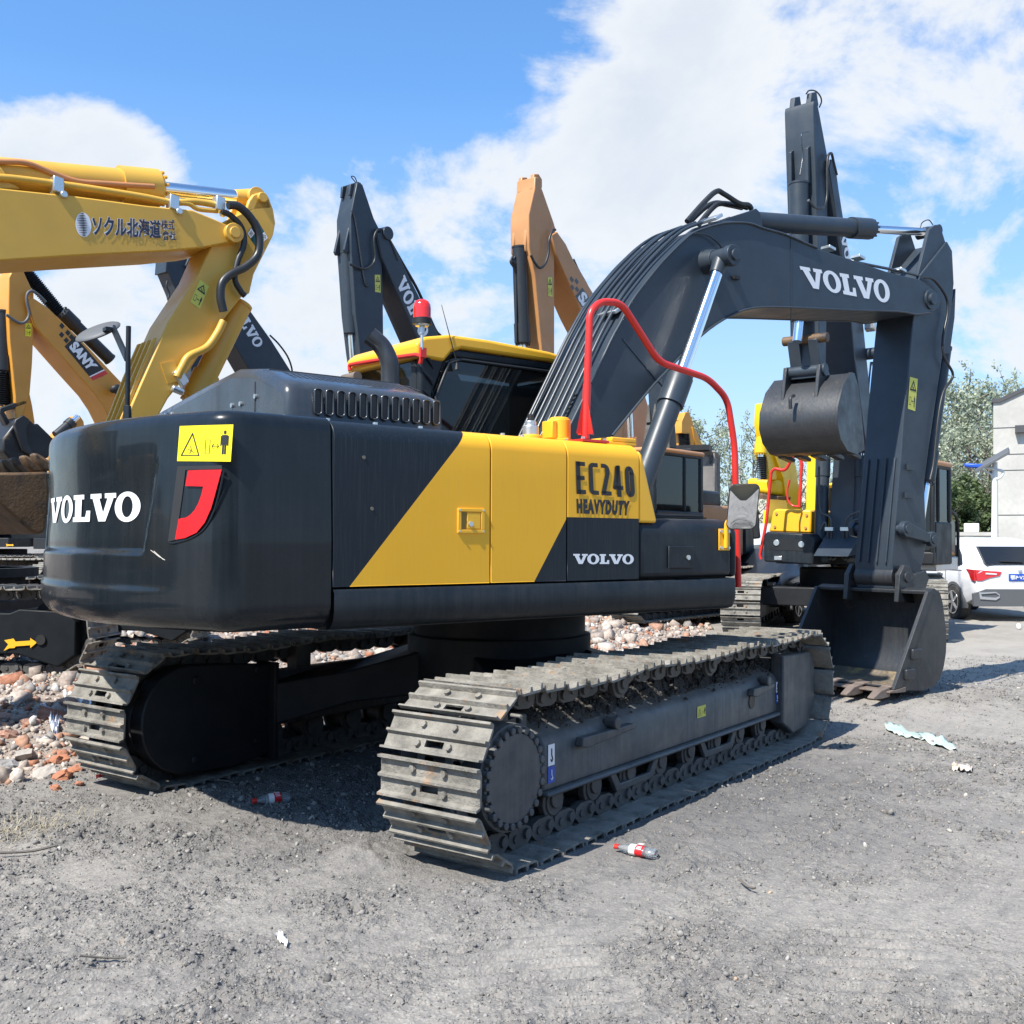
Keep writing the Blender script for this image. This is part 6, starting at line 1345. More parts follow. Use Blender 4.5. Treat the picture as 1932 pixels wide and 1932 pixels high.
tube_part('hydraulic_hose', FY, ao_, Z1([(1300,398),(1360,405),(1430,470),(1478,570),(1470,680),(1400,750),(1320,790),(1268,840),(1258,920),(1275,1005)]), -.36, .036, M['rubber'])
tube_part('hydraulic_hose', FY, ao_, Z1([(1265,432),(1320,460),(1380,530),(1392,620),(1355,720),(1340,820),(1375,890),(1398,915)]), -.32, .026, M['rubber'])
tube_part('hydraulic_pipe', FY, ao_, Z1([(1275,1060),(1240,1130),(1180,1210),(1080,1260),(1040,1320),(1010,1380)]), -.30, .034, YM)
cylinder('bucket_cylinder', RYO, FY.y(*Z1([(1375, 960)])[0], -.04), FY.y(*Z1([(1110, 1500)])[0], -.04), .10, FY.y(*Z1([(1000, 1740)])[0], -.04), .055, YM)
vl = MB(); c_ = FY.y(*Z1([(1030, 1380)])[0], -.28); vl.obox(c_, (.028, 0, .03), (0, .03, 0), (-.04, 0, .06)); c_ = FY.y(*Z1([(980, 1440)])[0], -.28); vl.cyl(c_, c_+np.array([.1, 0, -.03]), .03, n=10); vl.build('valve', M['zinc'], ao_, bevel=.01)
fv = MB(); c_ = FY.y(*Z1([(975, 1350)])[0], -.245); fv.obox(c_, (.06, 0, .02), (0, .006, 0), (-.03, 0, .08)); fv.build('bracket', YM, ao_)
rb_ = MB()
for y in (-.20, -.08, .04, .14):
    P = FY.poly(Z1([(905, 1150), (820, 1350), (740, 1560), (640, 1800)]), -.24); rb_.prism([(x, z) for x, z in P]+[(x-.035, z-.012) for x, z in P[::-1]], y-.012, y+.012)
rb_.each('wear_rib', YM, ao_, bevel=.004)
warning_sticker(ao_, plane_map(FY, -.24, *[Z1([p])[0] for p in ((1085,950),(1140,992),(1140,822),(1192,862))], off=.004), M['sticker_old'], tall=True)
pn = MB(); c_ = FY.y(*Z1([(1328, 560)])[0], -.30); pn.cyl((c_[0], -.345, c_[2]), (c_[0], .33, c_[2]), .085, n=24); pn.cyl((c_[0], -.36, c_[2]), (c_[0], -.30, c_[2]), .05, n=18); c2_ = FY.y(*Z1([(1500, 352)])[0], -.26); pn.cyl((c2_[0], -.27, c2_[2]), (c2_[0], .2, c2_[2]), .045, n=18); pn.build('pin', YM, bo_, bevel=.006)
# boom lettering with its pale outline
def jp(text, q, bold, nm='lettering'):
    f0 = plane_map(FY, -.30, *[Z1([p])[0] for p in q], off=.003); font_obj(nm, text, f0, M['white'], bo_, bold=bold+.035)
    f1 = plane_map(FY, -.30, *[Z1([p])[0] for p in q], off=.006)
    def g(u, v): return f1(.012+u*.976, .02+v*.96)
    font_obj(nm, text, g, M['navy'], bo_, bold=bold)
jp('ソクル北海道', ((520, 578), (922, 592), (520, 450), (922, 482)), .032)
jp('株式', ((918, 538), (996, 542), (918, 478), (996, 480)), .012); jp('會社', ((925, 600), (1004, 600), (925, 540), (1004, 546)), .015)
q = [Z1([p])[0] for p in ((430, 580), (520, 580), (430, 440), (520, 440))]; f0 = plane_map(FY, -.30, *q, off=.003); e = MB(); e.add([f0(.5+.5*cos(t)+.12*(.5-(.5+.5*sin(t))), .5+.5*sin(t)) for t in [2*pi*i/40 for i in range(40)]], [tuple(range(40))]); eo = e.build('emblem', M['white'], bo_, smooth=0)
e = MB(); f1 = plane_map(FY, -.30, *q, off=.006)
for k in range(14):
    v = .05+.90*k/13; h = math.sqrt(max(0, .25-(v-.5)**2))*.92; dx = .12*(.5-v); th_ = .026; e.add([f1(.5+dx-h, v), f1(.5+dx, v-th_), f1(.5+dx+h*.6, v), f1(.5+dx, v+th_)], [(0, 1, 2, 3)])
e.each('emblem_stripe', M['navy'], eo, smooth=0)
q = [Z1([p])[0] for p in ((1408, 560), (1462, 640), (1465, 478), (1528, 585))]; f0 = plane_map(FY, -.24, *q, off=.004); e = MB(); e.grid([[f0(u, v) for v in (0, 1)] for u in (0, 1)]); so_ = e.build('safety_sticker', M['teal'], ao_, smooth=0)
f1 = plane_map(FY, -.24, *q, off=.007)
for u0, v0, ch in ((.02, .02, '第'), (.66, .62, '全')):
    e = MB(); e.grid([[f1(u0+a*.34, v0+c*.36) for c in (0, 1)] for a in (0, 1)]); e.build('patch', M['white'], so_, smooth=0); f2 = plane_map(FY, -.24, *q, off=.010); font_obj('lettering', ch, (lambda u, v, u0=u0, v0=v0: f2(u0+.04+u*.26, v0+.05+v*.26)), M['navy'], so_)
# rusty bucket of that machine
Z0 = lambda pts: [(a, b_) for a, b_ in pts]
bp2 = Z5([(305,1380),(315,1500),(305,1650),(285,1765),(240,1780),(190,1755),(120,1690),(40,1620),(-40,1530),(-100,1440),(-110,1395),(-60,1385),(100,1385)])
bky = slab_part('bucket', FY, RYO, bp2, -.62, .60, M['rusty'], yt=-.62, bevel=.02)
for k in range(5):
    y = -.56+1.1*k/4; P0 = FY.y(*Z5([(250, 1370)])[0], -.30)
    t = MB(); P = FY.poly(Z5([(300,1390),(260,1385),(200,1388),(150,1335),(125,1280),(160,1275),(230,1320),(290,1335)]), -.30); t.prism([(x-(.0 if k else 0)-.30*(k > 2)*0, z) for x, z in P], y-.05, y+.05); t.build('tooth', M['rusty'], bky, bevel=.02)
base(RYO, -5.4, YM, cabside=1)
# ---- undercarriage at the lower left, yellow arrow on its frame
hd_ = -60; H_ = np.array([cos(RAD(hd_)), sin(RAD(hd_)), 0]); Lf = np.array([-H_[1], H_[0], 0]); pt = at(168, 10.1); o = pt-H_*2.36+Lf*1.62
FD = Frm(o[0], o[1], hd_, .20)
RD = thing('excavator', tuple(FD.o), FD.h, 'black crawler undercarriage with yellow arrow, cut off by the left edge', 'excavator')
base(RD, 0, M['panel_dark'], under=M['cw_dull'], rzu=0, hood=False, detail=True)
for ch in list(RD.children):
    if ch.name.split('.')[0] in ('cab', 'counterweight', 'body_cover', 'deck'):
        for g_ in list(ch.children): bpy.data.objects.remove(g_)
        bpy.data.objects.remove(ch)
dkb = MB(); dkb.cyl((0, 0, .92), (0, 0, 1.02), .8, n=30); dkb.build('swing_bearing', M['under'], RD)
f = plane_map(FD, -1.512, (8, 1228), (71, 1221), (8, 1205), (71, 1203), off=.012)
e = MB(); e.add([f(u, v) for u, v in ((0, 0), (.17, .18), (.33, .16), (.36, .30), (.80, .28), (.80, 0), (1, .5), (.80, 1), (.80, .74), (.36, .72), (.30, 1.0), (.02, .88), (.14, .52))], [tuple(range(13))]); e.build('arrow_mark', M['yellow'], RD, smooth=0)
e = MB(); c_ = FD.y(78, 1207, -1.512); e.cyl((c_[0], -1.513, c_[2]), (c_[0], -1.530, c_[2]), .05, n=16); e.build('access_hole', M['ink'], RD, smooth=0)
# ---- dark machine far left between the bucket and the rubble, small arrow
o = at(0, 27); FE = Frm(o[0], o[1], -62, .25)
RE = thing('excavator', tuple(FE.o), FE.h, 'far dark excavator seen under the rusty bucket, small yellow arrow on its frame', 'excavator')
base(RE, 0, M['under'], under=M['under'])
f = plane_map(FE, -1.512, (12, 1031), (27, 1031), (12, 1026), (27, 1026), off=.02); e = MB(); e.add([f(u, v) for u, v in ((0, 0), (.33, .2), (.8, .28), (.8, 0), (1, .5), (.8, 1), (.8, .74), (.33, .8), (0, 1), (.1, .5))], [tuple(range(10))]); e.build('arrow_mark', M['yellow'], RE, smooth=0)
o = at(1255, 27); FH = Frm(o[0], o[1], 150, .15)
def crumb(x, y):      # 0 on smooth trodden ground, 1 where it is loose and crumbly
    return ss(-.22, .24, .55*fbm(x, y, .85, 4, 40)+.75*fbm(x, y, 3.1, 5, 41, .62))
def gz_fine(x, y):
    rm = rubble_mask(x, y)
    z = gz(x, y)
    r = np.hypot(x-CAM[0], y-CAM[1]); fade = 1/(1+(r/14)**2)
    rough = .15+1.45*crumb(x, y)
    z = z+.035*fbm(x, y, .9, 4, 1)+.026*fbm(x, y, 4.5, 4, 2)*rough+.034*np.abs(fbm(x, y, 11, 3, 3))*rough*fade*1.3
    cl = fbm(x, y, 27, 3, 8); z = z+.042*np.maximum(cl, -.02)*rough*fade
    cl = fbm(x, y, 60, 2, 9); z = z+.013*np.maximum(cl, -.05)*(.4+rough)*fade
    # old track imprints in front of the machine: parallel grouser ridges
    for (ang, cx, cy, wd, ln) in ((RAD(48), -3.35, -2.75, .30, 2.3), (RAD(30), -2.6, -3.6, .28, 2.0), (RAD(48), -4.6, -1.6, .25, 1.5)):
        u = (x-cx)*cos(ang)+(y-cy)*sin(ang); v = -(x-cx)*sin(ang)+(y-cy)*cos(ang)
        m = np.exp(-(u/ln)**4)*np.exp(-(v/wd)**4)*ss(-.12, .1, fbm(x, y, 2.5, 3, 21))
        z = z-m*.7*(z-gz(x, y))+.013*m*np.clip(np.sin(2*pi*u/.105)*1.5, -1, 1)
    z = z+.065*np.exp(-((((x+2.30)**2+(y+.93)**2)/.035)**1.4))*(1+1.2*fbm(x, y, 11, 4, 50))          # small heap behind the near track
    m_ = np.exp(-(((np.abs(y)-1.34)/.37)**6))*np.exp(-((x/2.35)**8)); z = z*(1-m_)-.020*m_+.006*m_*fbm(x, y, 20, 3, 60)      # the tracks have settled
    z = z+rm*(.10*fbm(x, y, 1.6, 4, 30))
    return z
def build_ground():
    rr = np.r_[np.geomspace(.25, 1.7, 24)[:-1], np.geomspace(1.7, 13, 980)[:-1], np.geomspace(13, 60, 260)[:-1], np.geomspace(60, 1500, 50)]
    a0 = RAD(35.716); th = np.r_[np.linspace(-pi, -RAD(38), 40)[:-1], np.linspace(-RAD(38), RAD(38), 760)[:-1], np.linspace(RAD(38), pi, 40)]+a0
    Rr, Th = np.meshgrid(rr, th, indexing='ij'); x = CAM[0]+Rr*np.cos(Th); y = CAM[1]+Rr*np.sin(Th); z = gz_fine(x, y)
    z = np.where(Rr > 60, z*0, z)
    nr, nt = x.shape; V = np.stack([x, y, z], -1).reshape(-1, 3)
    i = np.arange(nr-1)[:, None]*nt+np.arange(nt-1)[None, :]; Fq = np.stack([i, i+1, i+nt+1, i+nt], -1).reshape(-1, 4)[:, ::-1]
    me = bpy.data.meshes.new('ground'); me.vertices.add(len(V)); me.vertices.foreach_set('co', V.ravel()); me.loops.add(Fq.size); me.polygons.add(len(Fq))
    me.loops.foreach_set('vertex_index', Fq.ravel().astype(np.int32)); me.polygons.foreach_set('loop_start', (np.arange(len(Fq))*4).astype(np.int32)); me.update(calc_edges=True)
    ac_ = me.attributes.new('crumb', 'FLOAT', 'POINT'); ac_.data.foreach_set('value', crumb(V[:, 0], V[:, 1]).astype(np.float32))
    at_ = me.attributes.new('rubble', 'FLOAT', 'POINT'); at_.data.foreach_set('value', rubble_mask(V[:, 0], V[:, 1]).astype(np.float32))
    m = bpy.data.materials.new('grey_earth'); m.use_nodes = True; nt_ = m.node_tree; N = nt_.nodes; L = nt_.links; b = N['Principled BSDF']; b.inputs['Roughness'].default_value = .95; b.inputs['Specular IOR Level'].default_value = .2
    g = N.new('ShaderNodeNewGeometry')
    def nz(s, d, r=.6):
        n = N.new('ShaderNodeTexNoise'); n.inputs['Scale'].default_value = s; n.inputs['Detail'].default_value = d; n.inputs['Roughness'].default_value = r; L.new(g.outputs['Position'], n.inputs['Vector']); return n.outputs['Fac']
    def rg(s, a, c, t0=0., t1=1.):
        n = N.new('ShaderNodeMapRange'); n.inputs['From Min'].default_value = a; n.inputs['From Max'].default_value = c; n.inputs['To Min'].default_value = t0; n.inputs['To Max'].default_value = t1; L.new(s, n.inputs['Value']); return n.outputs[0]
    def mx(f, a, c, mode='MIX'):
        n = N.new('ShaderNodeMix'); n.data_type = 'RGBA'; n.blend_type = mode
        if isinstance(f, float): n.inputs[0].default_value = f
        else: L.new(f, n.inputs[0])
        for k, q in ((6, a), (7, c)):
            if isinstance(q, tuple): n.inputs[k].default_value = (*q, 1)
            else: L.new(q, n.inputs[k])
        return n.outputs[2]
    cr = N.new('ShaderNodeAttribute'); cr.attribute_name = 'crumb'; c = mx(rg(nz(.75, 5), .38, .62), (.235, .218, .196), (.30, .278, .246)); c = mx(rg(cr.outputs['Fac'], 0, 1, 0, .70), c, (.165, .155, .143))
    mpp = N.new('ShaderNodeMapping'); mpp.inputs['Rotation'].default_value = (0, 0, RAD(-28)); mpp.inputs['Scale'].default_value = (1.3, 9, 1); L.new(g.outputs['Position'], mpp.inputs[0]); ns_ = N.new('ShaderNodeTexNoise'); ns_.inputs['Scale'].default_value = 1.2; ns_.inputs['Detail'].default_value = 7; ns_.inputs['Roughness'].default_value = .65; L.new(mpp.outputs[0], ns_.inputs['Vector'])
    c = mx(rg(ns_.outputs['Fac'], .42, .62, 0, .5), c, (.315, .288, .252)); c = mx(rg(ns_.outputs['Fac'], .46, .34, 0, .55), c, (.175, .165, .155))
    c = mx(rg(nz(2.6, 6), .50, .68, 0, .55), c, (.335, .308, .268))
    c = mx(rg(nz(13, 7, .75), .52, .62, 0, .55), c, (.15, .145, .14))
    c = mx(rg(nz(60, 4, .7), .60, .70, 0, .6), c, (.62, .59, .54))
    c = mx(rg(nz(3.1, 3), .70, .78, 0, .5), c, (.52, .40, .28))
    vo = N.new('ShaderNodeTexVoronoi'); vo.inputs['Scale'].default_value = 75; L.new(g.outputs['Position'], vo.inputs['Vector'])
    c = mx(rg(vo.outputs['Distance'], .38, .66, 0, .35), c, (.14, .135, .13))
    # under and around the machine the soil colour is mixed darker
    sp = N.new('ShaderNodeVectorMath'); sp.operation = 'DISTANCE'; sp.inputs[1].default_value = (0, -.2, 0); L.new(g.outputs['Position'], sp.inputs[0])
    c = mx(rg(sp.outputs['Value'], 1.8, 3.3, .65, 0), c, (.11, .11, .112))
    dn = N.new('ShaderNodeVectorMath'); dn.operation = 'DISTANCE'; dn.inputs[1].default_value = (14, -3, 0); L.new(g.outputs['Position'], dn.inputs[0])
    c = mx(rg(dn.outputs['Value'], 4.0, 13.0, .65, 0), c, (.37, .34, .295))
    ra = N.new('ShaderNodeAttribute'); ra.attribute_name = 'rubble'
    rc = mx(rg(nz(7, 6, .7), .35, .65), (.40, .33, .27), (.22, .18, .15)); c = mx(ra.outputs['Fac'], c, rc)
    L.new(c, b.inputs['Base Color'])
    hm = N.new('ShaderNodeMath'); hm.operation = 'MULTIPLY'; L.new(nz(30, 7, .72), hm.inputs[0]); L.new(rg(cr.outputs['Fac'], 0, 1, .45, 1.5), hm.inputs[1]); h = N.new('ShaderNodeMath'); h.operation = 'ADD'; L.new(hm.outputs[0], h.inputs[0]); hv = N.new('ShaderNodeMath'); hv.operation = 'MULTIPLY'; L.new(rg(vo.outputs['Distance'], 0, .7, .5, 0), hv.inputs[0]); L.new(rg(cr.outputs['Fac'], 0, 1, .25, 1.0), hv.inputs[1]); L.new(hv.outputs[0], h.inputs[1])
    bp = N.new('ShaderNodeBump'); bp.inputs['Strength'].default_value = .75; bp.inputs['Distance'].default_value = .018; L.new(h.outputs[0], bp.inputs['Height']); L.new(bp.outputs[0], b.inputs['Normal'])
    me.materials.append(m); o = bpy.data.objects.new('ground', me); COL.objects.link(o); tag(o, 'grey earth yard with gravel and dry clods', None, None, 'structure'); return o
build_ground()

def cone_pts(n, r0, r1, half=38, power=1.0):
    r = r0*(r1/r0)**(RNG.random(n)**power); t = RAD(35.716)+RAD(half)*(RNG.random(n)*2-1); return CAM[0]+r*np.cos(t), CAM[1]+r*np.sin(t), r
# fine gravel and clods
x, y, r = cone_pts(260000, 1.9, 16)
den = crumb(x, y); keep = (RNG.random(len(x)) < (.15+.55*den)*np.where(np.hypot(x, y+.2) < 2.6, .35, 1)) & (rubble_mask(x, y) < .5) & ~((np.abs(np.abs(y)-1.338) < .32) & (np.abs(x) < 2.3)); x, y, r = x[keep], y[keep], r[keep]
sz = np.minimum(.017, .0038+.0030*RNG.pareto(2.8, len(x)))*(.7+.6*den[keep])*np.clip(r/5, .75, 1.5); P = np.stack([x, y, gz_fine(x, y)], -1)
scatter('gravel', P, sz, island_mat('gravel_stone', [(0, (.15, .142, .132)), (.40, (.21, .198, .182)), (.74, (.28, .262, .235)), (.985, (.44, .41, .36)), (.995, (.46, .33, .23))]), 'loose grey gravel and dry clods on the yard', flat=.65)
# rubble field: bricks, mortar, stones
x = RNG.uniform(-6, 26, 190000); y = 1.6+28.4*RNG.random(190000)**1.4
d = np.hypot(x-CAM[0], y-CAM[1]); keep = (RNG.random(len(x)) < np.clip(10/d, 0, 1)**1.2) & (rubble_mask(x, y) > .5) & ~((np.abs(y-1.338) < .34) & (np.abs(x) < 2.35)); x, y, d = x[keep], y[keep], d[keep]
sz = np.minimum(.075, .012+.010*RNG.pareto(2.3, len(x)))*np.clip(.7+d/28, .8, 1.4)
rub = [(0, (.33, .275, .235)), (.24, (.44, .37, .31)), (.44, (.38, .22, .15)), (.58, (.27, .25, .23)), (.74, (.50, .44, .38)), (.90, (.34, .155, .095)), (.97, (.58, .55, .51))]
h = len(x)//2
scatter('rubble', np.stack([x[:h], y[:h], gz_fine(x[:h], y[:h])], -1), sz[:h], island_mat('rubble_pieces', rub), 'spread of broken brick and mortar rubble beyond the far track', box=True, flat=.9, bury=.2)
scatter('stones', np.stack([x[h:], y[h:], gz_fine(x[h:], y[h:])], -1), sz[h:]*.8, island_mat('rubble_stones', rub), 'small broken stones mixed among the brick rubble', flat=.8, bury=.2)
# larger single pieces at the near edge of the rubble
col_l = {'orange brick': (.46, .17, .08), 'grey concrete': (.30, .29, .28), 'pale mortar': (.46, .42, .37), 'pinkish brick': (.44, .24, .17)}
near_p = [(20, 1395, .10, 'pinkish brick'), (60, 1378, .09, 'pinkish brick'), (92, 1372, .07, 'orange brick'), (45, 1425, .14, 'pale mortar'), (85, 1448, .13, 'pale mortar'), (110, 1425, .10, 'orange brick'), (118, 1452, .09, 'orange brick'), (140, 1440, .07, 'orange brick'), (12, 1440, .10, 'grey concrete'), (98, 1335, .08, 'grey concrete'), (70, 1340, .07, 'grey concrete'), (25, 1355, .09, 'grey concrete'), (55, 1290, .08, 'grey concrete'), (105, 1470, .06, 'orange brick'), (150, 1462, .05, 'orange brick'), (5, 1375, .09, 'pinkish brick'), (128, 1395, .06, 'pale mortar'), (150, 1410, .06, 'pale mortar')]
CH_L = ['pinkish brick chunk at the left edge of the heap, halfway down', 'pinkish brick chunk just left of the blue and white bag', 'small orange brick piece touching the blue and white bag', 'flat pale mortar slab left of the grey edge of the heap', 'largest pale mortar slab at the front of the heap', 'orange brick chunk propped on the large mortar slab', 'orange brick chunk in front of the large mortar slab', 'orange brick chunk nearest the far track at the heap front', 'grey concrete chunk at the left edge, lowest in the heap', 'grey concrete chunk above the blue and white bag', 'grey concrete chunk left of the white plastic sheet', 'grey concrete chunk near the left edge, upper part of heap', 'grey stone lying under the frame with the yellow arrow', 'small orange brick crumb at the very front of the heap', 'smallest orange crumb beside the far track shoes', 'pinkish brick chunk cut by the left edge of the photo', 'pale mortar piece right of the blue and white bag', 'pale mortar piece against the far track shoes']
wd_ = ['beside the far track at the left edge', 'near the left edge below the arrow frame', 'in the rubble heap left of the far track', 'at the front of the rubble heap']
for i, (px, py, s, c) in enumerate(near_p):
    s = s*.66
    g = ground(px, py, .06); bm = bmesh.new(); bmesh.ops.create_cube(bm, size=2); bmesh.ops.subdivide_edges(bm, edges=bm.edges[:], cuts=2, use_grid_fill=True)
    sx, sy, sz_ = RNG.uniform(.8, 1.3), RNG.uniform(.6, .9), RNG.uniform(.35, .6)
    for v in bm.verts: n_ = RNG.normal(0, .10, 3); l = v.co.length; v.co = Vector((v.co.x*sx*(1.25/max(l, 1)), v.co.y*sy*(1.25/max(l, 1)), v.co.z*sz_*(1.2/max(l, 1))))*s+Vector(n_*s)
    me = bpy.data.meshes.new('rubble_chunk'); bm.to_mesh(me); bm.free(); me.materials.append(M.setdefault('ch_'+c, mat(c.replace(' ', '_'), col_l[c], .9, var=.35, vscale=12, dust=.4, dustcol=(.38, .34, .30), bump=.6, bscale=30)))
    o = bpy.data.objects.new('rubble_chunk', me); COL.objects.link(o); o.location = (g[0], g[1], float(gz_fine(g[0:1], g[1:2])[0])+s*sz_*.30); o.rotation_euler = (RNG.normal(0, .25), RNG.normal(0, .25), RNG.uniform(0, 6))
    tag(o, CH_L[i], 'rubble', 'larger pieces of rubble beside the far track')

# ================================================================== LITTER
clear = mat('clear_plastic', (.80, .84, .86), .12, trans=.85, rvar=.03); lab = mat('red_label', (.62, .015, .02), .4); labw = mat('white_label', (.78, .78, .76), .45)
def bottle(px, py, ang, label, z=0, L=.24, crush=1.0):
    g = ground(px, py, z); g[2] = float(gz_fine(g[0:1], g[1:2])[0])
    t = thing('plastic_bottle', (g[0], g[1], g[2]+.028), ang, label, 'bottle', 'plastic bottles thrown on the ground')
    def lathe(prof, n=20): b = MB(); b.grid([[(x, r*cos(2*pi*i/n), r*crush*sin(2*pi*i/n)) for i in range(n)] for x, r in prof], close=True); return b
    lathe([(0, .001), (.0, .022), (.012, .032), (.05, .032), (.055, .030), (.06, .032), (.105, .032), (.14, .031), (.165, .026), (.195, .014), (.205, .012), (.222, .012)]).build('bottle_body', clear, t, smooth=50)
    lathe([(.062, .0335), (.105, .0335)]).build('label', lab, t, smooth=50); lathe([(.105, .0335), (.138, .0332)]).build('label', labw, t, smooth=50)
    lathe([(.205, .001), (.205, .0155), (.228, .0155), (.228, .001)]).build('bottle_cap', M['red'], t, smooth=40)
    b = MB()
    for k in range(3): b.box(.068, .098, -.004+.010*(k-1), -.001+.010*(k-1), .0335, .0345)
    for k in range(3): b.add([(x, .0345*cos(a), .0345*crush*sin(a)) for x, a in ((.070, .6+.25*k), (.098, .6+.25*k), (.098, .7+.25*k), (.070, .7+.25*k))], [(0, 1, 2, 3)])
    b.build('lettering', M['white'], t, smooth=0)
    return t
bottle(548, 1512, RAD(155), 'empty plastic bottle with red label in the shadow between the tracks')
bottle(1238, 1622, RAD(92), 'crushed plastic bottle with red cap on the sunlit ground beside the near track', crush=.8)
bottle(1508, 1200, RAD(150), 'small far plastic bottle lying left of the big bucket', z=.0)
def sheet(px, label, name, m, z=.012, amp=.012, cat='litter', nu=14):
    P = [ground(a, b_, z) for a, b_ in px]; n = len(P)//2; A = P[:n]; B = P[n:][::-1]; G = []
    A = spline(A, 5); B = spline(B, 5)
    for a, c in zip(A, B): G.append([(*(a+(c-a)*v)[:2], float(gz_fine(np.array([(a+(c-a)*v)[0]]), np.array([(a+(c-a)*v)[1]]))[0])+.006+amp*abs(RNG.normal())) for v in np.linspace(0, 1, 6)])
    b = MB(); b.grid(G); o = b.build(name, m, None, smooth=60); s = o.modifiers.new('thickness', 'SOLIDIFY'); s.thickness = .0012; return tag(o, label, cat)
film = mat('pale_green_film', (.48, .60, .54), .35, var=.12)
sheet([(1668,1370),(1690,1372),(1715,1384),(1740,1388),(1770,1395),(1800,1408),(1805,1417),(1772,1412),(1745,1402),(1715,1398),(1692,1388),(1672,1380)], 'torn strip of pale green plastic film on the ground right of the bucket', 'plastic_film', film)
sheet([(1795,1447),(1808,1444),(1822,1446),(1835,1450),(1833,1458),(1820,1459),(1808,1458),(1797,1455)], 'crumpled clear wrapper with brown tape lying right of the plastic film', 'food_wrapper', mat('wrapper_film', (.62, .55, .47), .25, stain=((.40, .22, .04), .35, 14)), amp=.02)
sheet([(520,1765),(528,1762),(536,1768),(544,1782),(540,1790),(534,1785),(526,1778),(518,1770)], 'white paper scrap in the foreground', 'paper_scrap', labw, amp=.008)
sheet([(75,1352),(90,1350),(105,1356),(112,1372),(108,1392),(98,1385),(92,1372),(80,1362)], 'white and pale blue plastic bag caught in the rubble by the far track', 'plastic_bag', mat('blue_white_bag', (.62, .66, .73), .4, var=.1, stain=((.75, .75, .76), .6, 9)), z=.08, amp=.035)
sheet([(118,1338),(140,1332),(165,1338),(180,1345),(176,1356),(160,1352),(138,1350),(122,1346)], 'white plastic sheet against the far track shoes', 'plastic_sheet', labw, z=.08, amp=.03)
c = MB(); c.cyl((0, 0, 0), (.10, .02, .01), .035, .042, n=18); g = ground(1922, 1187); c.build('paper_cup', labw, None, loc=(g[0], g[1], .045)); tag(bpy.data.objects['paper_cup'], 'white paper cup lying near the right edge below the white car', 'cup')
c = MB(); c.cyl((0, 0, 0), (0, .006, .02), .018, n=16); g = ground(187, 1473); c.build('bottle_cap', M['red'], None, loc=(g[0], g[1], .02)); tag(bpy.data.objects['bottle_cap'], 'loose red bottle cap left of the shadow near the far track', 'bottle cap') if 'bottle_cap' in bpy.data.objects and bpy.data.objects['bottle_cap'].parent is None else None
for o in bpy.data.objects:
    if o.name.startswith('bottle_cap') and o.parent is None: tag(o, 'loose red bottle cap left of the shadow near the far track', 'bottle cap')
def twig(px, r, label, z=.01, name='twig'):
    b = MB(); b.tube(spline([(*ground(a, c, z)[:2], float(gz_fine(*[np.array([q]) for q in ground(a, c, z)[:2]])[0])+z+.012) for a, c in px], 6), r, n=5); o = b.build(name, M['bark'], None, smooth=60); tag(o, label, 'twig', 'dry twigs on the yard')
twig([(315,1480),(345,1468),(375,1470),(420,1478),(440,1482)], .004, 'thin pale root curling out under the far track')
twig([(0,1612),(60,1608),(110,1602)], .007, 'long dry twig at the left edge of the yard'); twig([(150,1822),(200,1814),(238,1812)], .004, 'short twig left of the foreground')
twig([(1395,1668),(1410,1678),(1425,1684)], .006, 'short dark twig on the pale ground below right of the bottle')

b = MB(); g0_ = ground(30, 1570, 0)
for k in range(420):
    x_ = g0_[0]+RNG.normal(0, .22); y_ = g0_[1]+RNG.normal(0, .14); z_ = float(gz_fine(np.array([x_]), np.array([y_]))[0]); a_ = RNG.uniform(0, 2*pi); l_ = RNG.uniform(.04, .11); h_ = RNG.uniform(.004, .04); w_ = np.array([-sin(a_), cos(a_), 0])*.0012
    p_ = np.array([x_, y_, z_+.003]); q_ = p_+np.array([cos(a_)*l_*.5, sin(a_)*l_*.5, h_]); r_ = p_+np.array([cos(a_)*l_, sin(a_)*l_, h_*.6]); b.add([p_-w_, p_+w_, q_+w_, q_-w_, r_], [(0, 1, 2, 3), (3, 2, 4)])
tag(b.build('dry_grass', mat('dry_straw', (.42, .36, .24), .8, var=.3), None, smooth=0), 'tuft of dry straw-coloured grass at the left edge of the yard', None, None, 'stuff')
# ================================================================== FAR SETTING
def frame_view(px, d, z=0): o = at(px, d); return Frm(o[0], o[1], 35.716-math.degrees(math.atan((px-966)/F_PX)), z)
FBd = frame_view(1900, 44)
t = thing('house', (FBd.o[0], FBd.o[1], 0), FBd.h, 'pale concrete gable-ended house rising behind the white car', 'house')
P = [FBd.x(*p, 0) for p in ((1874, 1060), (1874, 757), (1886, 757), (1932, 737), (2030, 690), (2180, 757), (2180, 1060))]; b = MB(); b.prism([(p[1], p[2]) for p in P], 0, 10, axis='x'); wl_ = b.build('wall', M['concrete'], t)
b = MB(); P = [FBd.x(*p, 0) for p in ((1871, 760), (1871, 753), (1886, 752), (1932, 731), (2030, 683), (2184, 753), (2184, 760), (2030, 690), (1932, 738), (1887, 759))]; b.prism([(p[1], p[2]) for p in P], -.10, 10.1, axis='x'); b.build('roof', M['roofdark'], t)
b = MB()
for py in (808, 858, 888, 972):
    a_, c_ = FBd.x(1874, py, -.01), FBd.x(2180, py, -.01); b.box(-.006, .0, c_[1], a_[1], a_[2]-.02, a_[2]+.02)
b.build('joint', M['roofdark'], t)
b = MB(); a_ = FBd.x(1925, 810, -.1); b.box(-.35, 0, a_[1]-.2, a_[1]+.2, a_[2]-.15, a_[2]+.15); b.build('downpipe_outlet', M['roofdark'], t)
FS = frame_view(1835, 40)
t = thing('outbuilding', (FS.o[0], FS.o[1], 0), FS.h, 'small white outbuilding with pink door left of the lamp post', 'building')
